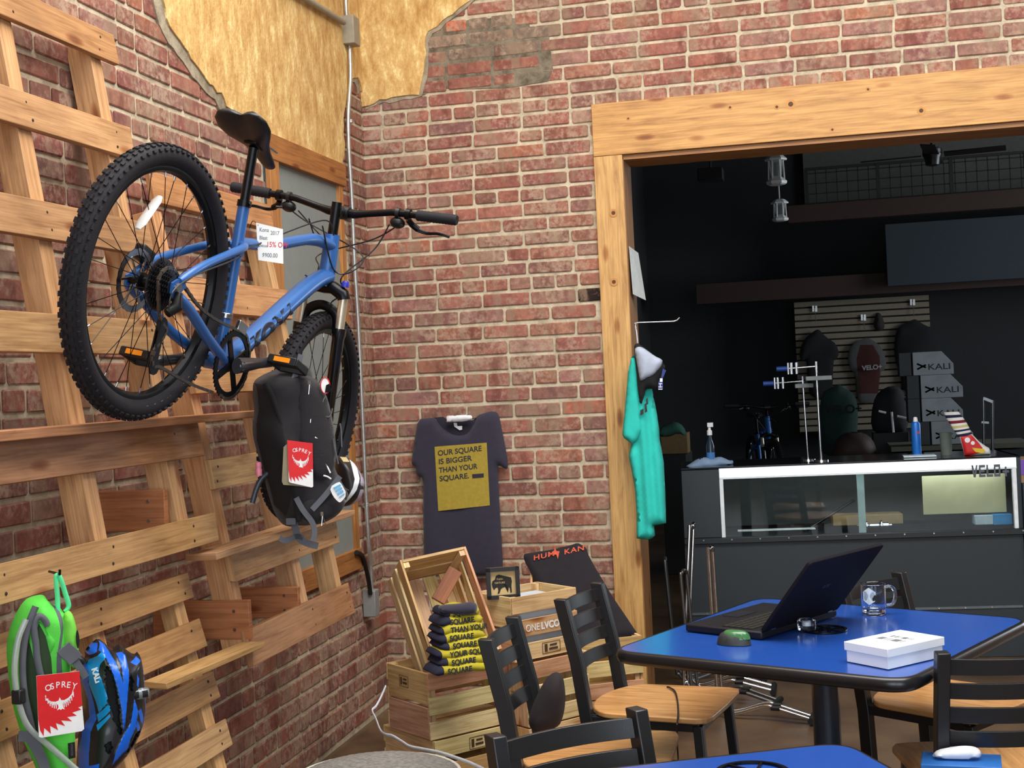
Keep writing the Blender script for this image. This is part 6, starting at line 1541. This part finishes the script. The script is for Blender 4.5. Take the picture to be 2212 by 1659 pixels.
# ceiling fan
fcx = oy(2014, 335, 6.5); fn_ = thing('ceiling_fan', 'black ceiling fan under the corrugated shop ceiling', 'fan', fcx)
g = G(); g.lathe([(.02, -.10), (.06, -.09), (.07, -.03), (.085, 0), (.085, .05), (.04, .07), (.015, .09), (.015, 4.29 - fcx.z)], fcx, (0, 0, 1), 20); build('motor', g, flat('fan_black', (24, 24, 26), .35), fn_, smooth=40)
for k in range(4):
    a = radians(-8 + 90 * k); d = V((cos(a), sin(a), 0)); g = G(); g.beam(fcx + d * .1 + Z3 * .0, fcx + d * .62, .13, .012, up=V((.15 * -sin(a), .15 * cos(a), 1))); build('blade', g, flat('blade_brown' + str(k), (34, 28, 26), .5), fn_, bevel=.003)
# speaker box on the left
a = oy(1507, 390, 6.0); b = oy(1560, 360, 6.0); g = G(); g.box(((a.x + b.x) / 2, 6.1, (a.z + b.z) / 2), (b.x - a.x, .22, b.z - a.z)); sp_ = solo('speaker_box', g, flat('box_dark', (28, 24, 22), .7), 'dark box speaker high up on the left inside the shop', 'speaker', bevel=.006)
g = G(); zc_ = (a.z + b.z) / 2; g.tube([V(((a.x + b.x) / 2, 6.1, b.z)), V(((a.x + b.x) / 2, 6.1, 4.29))], .012, 8); build('mount_rod', g, BLKPL, sp_)
# loft railing of welded wire
MY = 9.5
def mp2(x, y): return oy(x, y, MY)
A0, A1_ = mp2(1742, 446), mp2(2290, 446); zlo = A0.z + .02; zhi = mp2(1742, 366).z
rl = thing('mesh_railing', 'welded wire mesh railing along the loft above the shop', 'railing', (A0.x, MY, zlo))
g = G(); n = int((A1_.x - A0.x) / .115)
g.box(((A0.x + A1_.x) / 2, MY, zhi), (A1_.x - A0.x, .03, .03)); g.box(((A0.x + A1_.x) / 2, MY, zlo), (A1_.x - A0.x, .03, .03))
build('rail', g, flat('rail_dark', (36, 34, 32), .6), rl)
g = G()
for i in range(n + 1): x = A0.x + i * .115; g.box((x, MY, (zlo + zhi) / 2), (.010, .01, zhi - zlo))
k = int((zhi - zlo) / .115)
for i in range(1, k + 1): g.box(((A0.x + A1_.x) / 2, MY, zlo + i * .115), (A1_.x - A0.x, .01, .010))
build('wire_mesh', g, flat('wire_dark', (40, 40, 40), .5, .4), rl)
for i in range(4):
    g = G(); g.box((A0.x + .01 + i * .78, MY, (zlo + zhi) / 2), (.04, .04, zhi - zlo)); build('rail_post', g, MATS['rail_dark'], rl)
g = G(); a = mp2(1738, 446); g.box(((a.x + A1_.x) / 2 , 10.9, zlo + .50), (A1_.x - a.x, .02, .96)); tag(build('wall_loft', g, flat('loft_pale', (112, 112, 106), .9)), kind='structure')
# ================================================================== PACKS AND HELMETS
PKB = flat('pack_black', (30, 27, 30), .85, noise=.15, nscale=30, bmp=.25, bscale=300, sheen=.1); PKD = flat('pack_inner', (20, 18, 20), .9)
WEB = flat('grey_webbing', (92, 94, 100), .8); LIME = flat('lime_fabric', (84, 204, 66), .75, noise=.08, nscale=12, bmp=.15, bscale=300)
LIMED = flat('gap_shade_green', (44, 64, 36), .9); MINT = flat('mint_loop', (90, 226, 150), .7)  # LIMED: shade in the open gaps between the straps, painted as dark green
REDC = flat('tag_red', (218, 34, 38), .45); WHC = flat('tag_white', (240, 238, 236), .5); CLR = flat('clear_hose', (214, 222, 216), .15, trans=.6)
cA = lambda L: [(520 + a * .4518, 760 + b * .4518) for a, b in L]
cB = lambda L: [(a * .4509, 1230 + b * .4509) for a, b in L]
def tagcard(name, label, fr, quad, back=True):
    """quad: top-left, top-right, bottom-right, bottom-left in pixels"""
    q = [V(p) for p in fr.tr(quad)]
    def B_(u, v): a = q[3].lerp(q[2], u); b = q[0].lerp(q[1], u); return a.lerp(b, v)
    t = thing(name, label, 'tag', fr.p(*(sum(q, V((0, 0))) / 4)), group='red and white hang tags')
    def P_(L): return [tuple(B_(u, v)) for u, v in L]
    g = G(); g.prism(P_([(0, 0.02), (.06, 0), (.94, 0), (1, .03), (1, 1), (0, 1)]), fr.o, fr.ex, fr.ey, .0016); build('card', g, WHC, t)
    g = G(); g.prism(P_([(0, 1), (1, 1), (1, .42), (.9, .40), (.97, .36), (.76, .33), (.86, .27), (.64, .27), (.74, .19), (.50, .23), (.58, .13), (.38, .20), (.42, .08), (.25, .17), (.26, .04), (.12, .15), (.10, .02), (.03, .12), (0, .30)]), fr.p(0, 0, .0016), fr.ex, fr.ey, .0005); build('red_print', g, REDC, t)
    w = (q[1] - q[0]).length
    for i, ch in enumerate('OSPREY'):
        u = .19 + i * .118; v = .715 + .055 * sin((i + .5) / 6 * pi); rot = radians(14 - i * 5.6); d = V(q[1] - q[0]).normalized(); ex = fr.ex * d.x + fr.ey * d.y
        ex = Matrix.Rotation(rot, 3, fr.ez) @ ex; ey = fr.ez.cross(ex); b = B_(u, v)
        text('tag_lettering', ch, w * .20, fr.p(b.x, b.y, .0022), ex, ey, WHC, t, ext=.0002, bold=w * .0015, sx=.95)
    wing = [(.17, .665), (.22, .60), (.30, .56), (.40, .545), (.47, .56), (.50, .61), (.53, .56), (.60, .555), (.70, .585), (.78, .64), (.83, .735), (.80, .62), (.72, .545), (.62, .50), (.56, .50), (.57, .44), (.60, .40), (.54, .42), (.51, .40), (.48, .42), (.42, .405), (.46, .45), (.45, .50), (.36, .495), (.26, .535), (.19, .60)]
    g = G(); g.prism(P_(wing), fr.p(0, 0, .0020), fr.ex, fr.ey, .0004); build('osprey_emblem', g, WHC, t)
    g = G()
    for k in range(6):
        for s in (-1, 1):
            u = .5 + s * (.09 + k * .045); v0_ = .49 + .012 * k * k * .5; g.prism(P_([(u - .008, v0_ - .055), (u + .008, v0_ - .055), (u + .012, v0_ + .03), (u - .012, v0_ + .03)]), fr.p(0, 0, .0020), fr.ex, fr.ey, .0004)
    build('wing_feathers', g, WHC, t)
    return t
def strap(g, fr, px_, w, r=.010, fl=.25):
    g.tube(bez([fr.p(*fr.uv(*p), w) for p in px_], 5), r, 8, flat_=fl, up=fr.ez.cross(fr.ex))
def flatstrap(g, fr, px_, w, wd):
    pts = [V(p[:2]) if False else V(fr.uv(*p)) for p in px_]; L = []; R = []
    P2 = bez([V((p.x, p.y, 0)) for p in pts], 5)
    for i, p in enumerate(P2):
        d = (P2[min(i + 1, len(P2) - 1)] - P2[max(i - 1, 0)]).normalized(); n = V((-d.y, d.x, 0)) * wd / 2
        w_ = w(i / (len(P2) - 1)) if callable(w) else w
        L.append([fr.p(*(p + n).xy, w_ - .0015), fr.p(*(p - n).xy, w_ - .0015), fr.p(*(p - n).xy, w_ + .0015), fr.p(*(p + n).xy, w_ + .0015)])
    g.loft(L)
# ---------------------------------------------------- black pack
FK = facing(655, 970, 4.02, yaw=.25)
bpk = thing('black_backpack', 'black hiking backpack hanging from the bike pedal in front of the front wheel', 'backpack', FK.p(0, -.25))
out = cA([(240, 50), (200, 70), (140, 95), (105, 110), (60, 138), (56, 200), (66, 290), (54, 350), (60, 420), (85, 500), (110, 585), (120, 640), (150, 745), (185, 815), (225, 838), (270, 830), (320, 832), (370, 815), (430, 775), (480, 725), (510, 690), (495, 640), (450, 580), (432, 500), (428, 430), (415, 340), (402, 250), (365, 180), (335, 110), (318, 60)])
g = G(); puff(g, FK, smoothpoly(FK.tr(out), 2), .12, .013, back=.35, edge=.085, disp=lambda u, v, d: .006 * sin(u * 60 + 2 * sin(v * 20)) * min(1, d / .04), regions=[(FK.tr(cA([(62, 150), (90, 160), (120, 240), (150, 340), (185, 520), (205, 640), (190, 780), (150, 730), (105, 560), (66, 420), (62, 350), (72, 280)])), 1, None)])
build('body', g, [PKB, PKD], bpk, smooth=75)
g = G(); puff(g, Frame(FK.p(0, 0, .095), FK.ex, FK.ey), smoothpoly(FK.tr(cA([(235, 110), (310, 120), (370, 200), (400, 330), (420, 480), (400, 580), (330, 640), (240, 560), (215, 380), (215, 220)])), 2), .035, .013, back=.8, edge=.04, disp=fold(.003, 60)); build('front_pocket', g, PKB, bpk, smooth=75)
g = G(); puff(g, Frame(FK.p(0, 0, .09), FK.ex, FK.ey), smoothpoly(FK.tr(cA([(225, 700), (300, 660), (400, 650), (470, 690), (440, 760), (370, 805), (300, 820), (240, 790)])), 2), .03, .013, back=.8, edge=.03, disp=fold(.002, 60)); build('lower_pocket', g, PKB, bpk, smooth=75)
g = G(); strap(g, FK, cA([(75, 150), (110, 210), (140, 300), (175, 430), (195, 560), (215, 680), (235, 790)]), .108, .008, 1); build('edge_piping', g, PKD, bpk, smooth=60)
for L, nm_ in (([(247, 18), (235, 70), (215, 135)], 0), ([(415, 585), (385, 625), (340, 680), (285, 740)], 1), ([(215, 685), (245, 740), (290, 800), (300, 850), (292, 885)], 2), ([(222, 790), (235, 840), (250, 880), (290, 905), (340, 918)], 3), ([(160, 880), (190, 893), (240, 872), (270, 880)], 4)):
    g = G(); flatstrap(g, FK, cA(L), (.135 if nm_ == 1 else .125 if nm_ == 2 else .10 if nm_ == 0 else .07), .016 if nm_ != 3 else .020); build('webbing_strap', g, WEB, bpk)
g = G(); q = FK.uv(*cA([(205, 800)])[0]); g.box(FK.p(q[0], q[1], .09), (.03, .008, .02)); build('buckle', g, WEB, bpk, bevel=.002)
# shoulder strap around the pedal
for (a, b, r) in ((360, 262, .018),):
    g = G(); q = FK.uv(*cA([(a, b)])[0]); g.tube([FK.p(q[0] + cos(t) * r * 1.0 * .8, q[1] + sin(t) * r * 1.7, .125) for t in [radians(100) + radians(250) * k / 16 for k in range(17)]], .0022, 6); build('silver_cord', g, STEEL, bpk, smooth=60)
for (a, b) in ((283, 282), (335, 760), (275, 150)):
    g = G(); q = FK.uv(*cA([(a, b)])[0]); g.box(FK.p(q[0], q[1], .128), (.008, .004, .012)); g.tube([FK.p(q[0], q[1] - .004, .13), FK.p(q[0] + .008, q[1] - .03, .13), FK.p(q[0] - .004, q[1] - .034, .13), FK.p(q[0], q[1] - .006, .13)], .0014, 5); build('zip_pull', g, STEEL, bpk)
for L in ([(300, 404), (320, 415), (340, 440), (345, 470)], [(342, 515), (360, 545), (372, 570)], [(340, 582), (360, 588), (375, 598)]):
    g = G(); strap(g, FK, cA(L), .13, .0025, 1); build('white_cord', g, WHITEP, bpk, smooth=60)
for L in ([(305, 285), (298, 320), (290, 358)], [(388, 410), (392, 450), (402, 490), (410, 528)], [(418, 340), (424, 380), (426, 450)]):
    g = G(); strap(g, FK, cA(L), .128, .0022, 1); build('stitched_lettering', g, WEB, bpk, smooth=60)
g = G(); q = FK.uv(*cA([(348, 165)])[0]); c = FK.p(q[0], q[1], .13); g.prism([(cos(t) * .014, sin(t) * .024) for t in [2 * pi * k / 20 for k in range(20)]], c, FK.ex, FK.ey, .002); bd_ = build('round_label', g, WHC, bpk)
g = G(); ringpts = [c + FK.ex * cos(t) * .0135 + FK.ey * sin(t) * .0235 + FK.ez * .002 for t in [2 * pi * k / 20 for k in range(20)]]; g.tube(ringpts, .0016, 5, closed=True); build('label_rim', g, REDC, bd_, smooth=60)
g = G(); q = FK.uv(*cA([(358, 178)])[0]); g.prism([(-.009, -.012), (.012, -.010), (.006, .014), (-.004, .010)], FK.p(q[0], q[1], .133), FK.ex, FK.ey, .003); build('buckle_clip', g, BLKMET, bd_)
# drinking hose with pink valve
g = G(); strap(g, FK, cA([(130, 575), (110, 585), (85, 610), (62, 660), (45, 720)]), .03, .008, 1); hz_ = build('hose', g, flat('smoke_hose', (70, 76, 86), .3, trans=.4), bpk, smooth=60)
g = G(); q = FK.uv(*cA([(75, 590)])[0]); g.lathe([(.009, 0), (.010, .018), (.008, .022), (.0095, .026), (.009, .036), (.007, .040)], FK.p(q[0], q[1], .035), FK.ey, 14); build('bite_valve', g, flat('pink_valve', (226, 130, 150), .4), bpk, smooth=50)
FT1 = Frame(FK.p(0, 0, .145), FK.ex, FK.ey)
tagcard('hang_tag', 'red and white hang tag on the black backpack', FT1, cA([(222, 422), (343, 437), (346, 650), (230, 624)]))
g = G(); g.prism(FT1.tr(cA([(206, 456), (222, 440), (232, 620), (340, 648), (205, 636), (198, 620)])), FT1.p(0, 0, -.004), FT1.ex, FT1.ey, .0012); solo('booklet', g, flat('booklet_olive', (140, 128, 100), .7), 'folded product leaflet tucked behind the tag on the black backpack', 'leaflet')
# ---------------------------------------------------- white helmet behind the pack
FH = facing(750, 1040, 4.36, yaw=.1)
hm = thing('bike_helmet', 'white and dark bike helmet hanging behind the lower right of the black backpack', 'helmet', FH.p(0, -.06))
out = cA([(440, 500), (475, 495), (515, 505), (550, 540), (575, 585), (592, 612), (585, 660), (575, 700), (545, 725), (495, 742), (465, 738), (440, 700)])
g = G(); puff(g, FH, smoothpoly(FH.tr(out), 2), .10, .008, back=.4, edge=.05, regions=[(FH.tr(cA([(515, 512), (550, 540), (556, 600), (540, 650), (510, 690), (480, 725), (462, 722), (500, 680), (520, 640), (530, 600), (522, 560)])), 1, None), (FH.tr(cA([(552, 545), (575, 585), (592, 612), (580, 640), (560, 630), (562, 590)])), 2, None), (FH.tr(cA([(560, 650), (582, 655), (572, 695), (545, 722), (515, 730), (545, 690)])), 2, None), (FH.tr(cA([(470, 500), (505, 503), (512, 522), (480, 520)])), 3, None)])
build('shell', g, [flat('helmet_dark', (36, 32, 34), .4), flat('helmet_white', (232, 236, 240), .35), flat('helmet_lilac', (176, 166, 190), .35), flat('helmet_straw', (196, 176, 130), .6)], hm, smooth=60)
g = G(); g.tube([FH.p(*FH.uv(*p), .095) for p in cA([(440, 590), (470, 640), (500, 655)])], .005, 8); build('chin_strap', g, BLKPL, hm, smooth=60)
FT2 = Frame(FK.p(0, 0, .14), FK.ex, FK.ey)
t = thing('hang_tag', 'small white tag with blue print dangling below the black backpack strap', 'tag', FT2.p(*FT2.uv(*cA([(465, 670)])[0])))
g = G(); g.prism(smoothpoly(FT2.tr(cA([(424, 648), (468, 620), (480, 628), (508, 682), (478, 720), (466, 718), (440, 690)])), 1), FT2.o, FT2.ex, FT2.ey, .0015); build('card', g, WHC, t)
for k in range(4):
    a, b = (444 + k * 9, 652 + k * 14), (476 + k * 6, 636 + k * 14); g = G(); flatstrap(g, FT2, cA([a, ((a[0] + b[0]) / 2, (a[1] + b[1]) / 2), b]), .003, .006 if k < 3 else .003); build('blue_print', g, flat('tag_cyan' + str(k), (110, 180, 220), .6), t)
# ---------------------------------------------------- green pack
FG = facing(90, 1480, 2.96, yaw=.30)
gpk = thing('green_backpack', 'lime green hydration backpack hanging on the lowest pallet', 'backpack', FG.p(0, -.3))
out = cB([(110, 152), (150, 128), (212, 118), (222, 150), (250, 165), (292, 182), (312, 230), (326, 320), (330, 400), (322, 450), (330, 520), (345, 640), (348, 780), (342, 850), (332, 900), (322, 960), (300, 1050), (240, 1090), (190, 1040), (170, 940), (120, 840), (85, 740), (58, 640), (42, 520), (30, 410), (34, 330), (60, 240)])
g = G(); puff(g, FG, smoothpoly(FG.tr(out), 2), .075, .009, back=.3, edge=.045, disp=fold(.003, 40), regions=[(FG.tr(cB([(66, 330), (80, 250), (100, 230), (95, 330), (110, 400), (130, 500), (165, 600), (180, 760), (150, 800), (110, 720), (80, 600), (62, 460)])), 1, None), (FG.tr(cB([(135, 240), (165, 300), (190, 400), (200, 520), (175, 560), (150, 480), (130, 380), (122, 290)])), 1, None), (FG.tr(cB([(222, 150), (250, 170), (252, 260), (235, 360), (245, 500), (215, 505), (215, 400), (235, 280)])), 2, None)])
build('body', g, [LIME, LIMED, WEB], gpk, smooth=75)
g = G(); puff(g, Frame(FG.p(0, 0, .06), FG.ex, FG.ey), smoothpoly(FG.tr(cB([(100, 210), (130, 195), (165, 215), (200, 280), (240, 330), (190, 395), (215, 505), (195, 505), (180, 430), (150, 290), (125, 235), (105, 330), (90, 320)])), 1), .02, .009, back=.8, edge=.012); build('shoulder_strap', g, LIME, gpk, smooth=70)
for L in ([(118, 160), (82, 250), (60, 360), (56, 470), (66, 580), (88, 680), (104, 760)], [(118, 330), (110, 250), (130, 208), (158, 222), (172, 250)], [(118, 320), (126, 410), (146, 500), (172, 590)]):
    g = G(); strap(g, FG, cB(L), .076, .0075, 1); build('grey_trim', g, WEB, gpk, smooth=60)
g = G(); puff(g, Frame(FG.p(0, 0, .066), FG.ex, FG.ey), smoothpoly(FG.tr(cB([(255, 185), (290, 180), (312, 230), (328, 330), (328, 420), (315, 460), (285, 440), (262, 400), (250, 300)])), 2), .02, .009, back=.8, edge=.02); build('top_pocket', g, flat('lime_light', (120, 216, 70), .7), gpk, smooth=70)
g = G(); g.prism(smoothpoly(FG.tr(cB([(305, 262), (314, 290), (316, 330), (308, 362), (300, 330), (298, 290)])), 1), FG.p(0, 0, .087), FG.ex, FG.ey, .001); build('hole', g, PKD, gpk)
g = G(); flatstrap(g, FG, cB([(232, 345), (250, 365), (275, 385), (295, 410)]), .094, .034); build('side_release_buckle', g, WEB, gpk, bevel=.002)
g = G(); flatstrap(g, FG, cB([(290, 405), (320, 450), (345, 490)]), .088, .016); build('webbing_strap', g, WEB, gpk)
g = G(); flatstrap(g, FG, cB([(30, 765), (80, 770), (120, 830), (150, 900), (160, 960), (175, 1030)]), .085, .022); build('webbing_strap', g, WEB, gpk)
g = G(); strap(g, FG, cB([(250, 205), (246, 120), (240, 32), (250, 22), (262, 40), (285, 110), (300, 165), (282, 195)]), .04, .0055, 1); build('hanging_loop', g, MINT, gpk, smooth=60)
g = G(); strap(g, FG, cB([(60, 215), (25, 300), (8, 400), (6, 480), (20, 580), (50, 680), (90, 740), (160, 800), (240, 870), (330, 950), (400, 1020)]), .095, .0065, 1); build('drinking_hose', g, CLR, gpk, smooth=60)
g = G(); q = FG.uv(*cB([(24, 575)])[0]); g.box(FG.p(q[0], q[1], .095), (.022, .022, .03)); build('hose_clip', g, BLKPL, gpk, bevel=.003)
q = FG.uv(*cB([(268, 810)])[0]); g = G(); g.prism([(0, -.03), (.015, -.03), (.015, .004), (0, .004)], FG.p(q[0], q[1], .078), FG.ex, FG.ey, .001); lb_ = build('black_label', g, BLKPL, gpk)
text('label_lettering', 'HYDRATION', .0075, FG.p(q[0] + .005, q[1] + .002, .0795), -FG.ey, FG.ex, WEB, lb_, ext=.0002, sx=.6)
g = G(); q = FG.uv(*cB([(250, 14)])[0]); g.tube([FG.p(q[0], q[1], -.02), FG.p(q[0], q[1], .05), FG.p(q[0], q[1] + .010, .052)], .003, 6); build('nail_hook', g, BLKMET, gpk)
FT3 = Frame(FG.p(0, 0, .105), FG.ex, FG.ey)
tagcard('hang_tag', 'larger red and white hang tag on the lime green backpack', FT3, cB([(173, 510), (379, 487), (403, 772), (186, 808)]))
# ---------------------------------------------------- blue helmet
FB2 = facing(238, 1530, 3.16, yaw=.22)
bh = thing('bike_helmet', 'blue and black mountain bike helmet hanging beside the green backpack', 'helmet', FB2.p(0, -.2))
HBk = flat('helmet_black', (26, 26, 30), .35, coat=.3); HBl = flat('helmet_blue', (16, 104, 226), .35, coat=.4, noise=.02); HCy = flat('helmet_cyan', (0, 150, 226), .35, coat=.4, noise=.02); HV = flat('vent_dark', (10, 10, 12), .8)
out = cB([(468, 328), (500, 350), (535, 385), (552, 366), (575, 356), (605, 385), (640, 408), (662, 390), (680, 470), (685, 560), (692, 640), (682, 720), (655, 800), (610, 870), (560, 930), (500, 990), (430, 1010), (365, 985), (368, 880), (378, 760), (398, 700), (392, 610), (375, 530), (378, 470), (410, 420), (404, 388), (440, 350)])
R = lambda *L: FB2.tr(cB(L))
regs = [(R((380, 465), (402, 440), (414, 475), (398, 520), (424, 620), (434, 690), (408, 760), (400, 860), (398, 960), (367, 985), (370, 860), (384, 760), (410, 690), (404, 610), (378, 525)), 1, None),
 (R((410, 425), (460, 375), (478, 392), (450, 430), (438, 470), (470, 560), (480, 600), (442, 660), (430, 610), (402, 530), (402, 450)), 2, None),
 (R((404, 388), (440, 350), (455, 345), (440, 380), (412, 402)), 1, None),
 (R((466, 335), (486, 350), (520, 420), (548, 520), (556, 620), (548, 740), (540, 640), (520, 540), (490, 440), (468, 385), (448, 372)), 1, None),
 (R((538, 390), (560, 382), (574, 392), (576, 480), (566, 600), (553, 740), (549, 560), (545, 450)), 1, None),
 (R((602, 590), (584, 700), (548, 760), (512, 840), (500, 905), (540, 860), (575, 830), (585, 780), (608, 730), (622, 650)), 1, None),
 (R((660, 395), (680, 470), (692, 640), (682, 720), (612, 868), (540, 945), (480, 985), (560, 900), (620, 830), (662, 740), (674, 640), (667, 520)), 1, None),
 (R((434, 672), (484, 610), (492, 640), (440, 705)), 2, None), (R((432, 720), (486, 660), (490, 672), (436, 745)), 2, None),
 (R((400, 915), (440, 895), (432, 950), (400, 985)), 1, None),
 (R((622, 650), (640, 640), (664, 700), (660, 730), (640, 700)), 1, None), (R((618, 690), (640, 735), (630, 760), (612, 720)), 1, None),
 (R((592, 425), (640, 408), (650, 425), (620, 440)), 1, None), (R((620, 480), (632, 500), (626, 540), (616, 530)), 1, None),
 (R((500, 470), (520, 560), (530, 660), (538, 760), (510, 700), (480, 600), (468, 520), (470, 440)), 3, None), (R((585, 470), (598, 500), (590, 560), (580, 520)), 3, None), (R((470, 800), (492, 785), (496, 820), (478, 850), (464, 835)), 3, None), (R((620, 760), (650, 740), (600, 830), (570, 860)), 3, None)]
ventp = [r for r in regs if r[1] == 3]
def hdisp(u, v, d):
    for r in ventp:
        if pip(u, v, r[0]): return -.012
    for r in regs[:8]:
        if pip(u, v, r[0]): return .0015
    return 0
g = G(); puff(g, FB2, smoothpoly(FB2.tr(out), 1), .085, .0045, back=.25, edge=.06, disp=hdisp, regions=regs); build('shell', g, [HBk, HBl, HCy, HV], bh, smooth=45)
q = FB2.uv(*cB([(632, 571)])[0]); fd_ = Frame(FB2.p(q[0], q[1], .070), FB2.ex, FB2.ey)
g = G(); puff(g, fd_, smoothpoly([(-.022, -.013), (.022, -.014), (.024, 0), (.022, .014), (-.022, .012), (-.024, 0)], 2), .012, .004, back=1.2, regions=[([(-.016, -.008), (-.004, -.008), (-.004, .008), (-.016, .008)], 1, None), ([(.004, -.008), (.017, -.008), (.017, .008), (.004, .008)], 1, None)]); build('fit_dial', g, [flat('dial_grey', (126, 132, 136), .35, .3), HV], bh, smooth=50)
u = FB2.uv(*cB([(404, 452)])[0]); text('helmet_lettering', 'KALI', .018, FB2.p(u[0], u[1], .0745), -FB2.ey + FB2.ex * .22, FB2.ex + FB2.ey * .22, WHITEP, bh, bold=.0007, ext=.0008, sx=.95)
g = G(); strap(g, FB2, cB([(345, 430), (370, 425), (392, 440)]), .02, .008, 1); build('chin_strap', g, BLKPL, bh, smooth=60)
# ================================================================== LIGHT
def area(name, loc, rot, sx, sy, e, col):
    l = bpy.data.lights.new(name, 'AREA'); l.shape = 'RECTANGLE'; l.size = sx; l.size_y = sy; l.energy = e; l.color = col
    o = link(bpy.data.objects.new(name, l)); o.location = loc; o.rotation_euler = rot; return o
area('skylight', ((SKY[0] + SKY[1]) / 2, (SKY[2] + SKY[3]) / 2, 4.62), (0, 0, 0), SKY[1] - SKY[0], SKY[3] - SKY[2], 310, (1, .96, .90))
for a, b in FW: area('window_light', ((a + b) / 2, -8.62, 2.35), (radians(90), 0, 0), b - a, 3.5, 95, (.84, .92, 1))
area('shop_fill_light', (7.85, 6.0, 2.6), (radians(90), 0, radians(90)), 3.0, 2.2, 170, (.85, .93, 1))  # added fill to lift the dark shop; the east wall is solid here
w = bpy.data.worlds.new('world'); SC.world = w; w.use_nodes = True
w.node_tree.nodes['Background'].inputs[0].default_value = (.75, .85, 1, 1); w.node_tree.nodes['Background'].inputs[1].default_value = 1.0
SC.view_settings.view_transform = 'Standard'; SC.view_settings.look = 'None'; SC.view_settings.gamma = 1; SC.view_settings.exposure = 0.0
SC.view_settings.use_curve_mapping = False
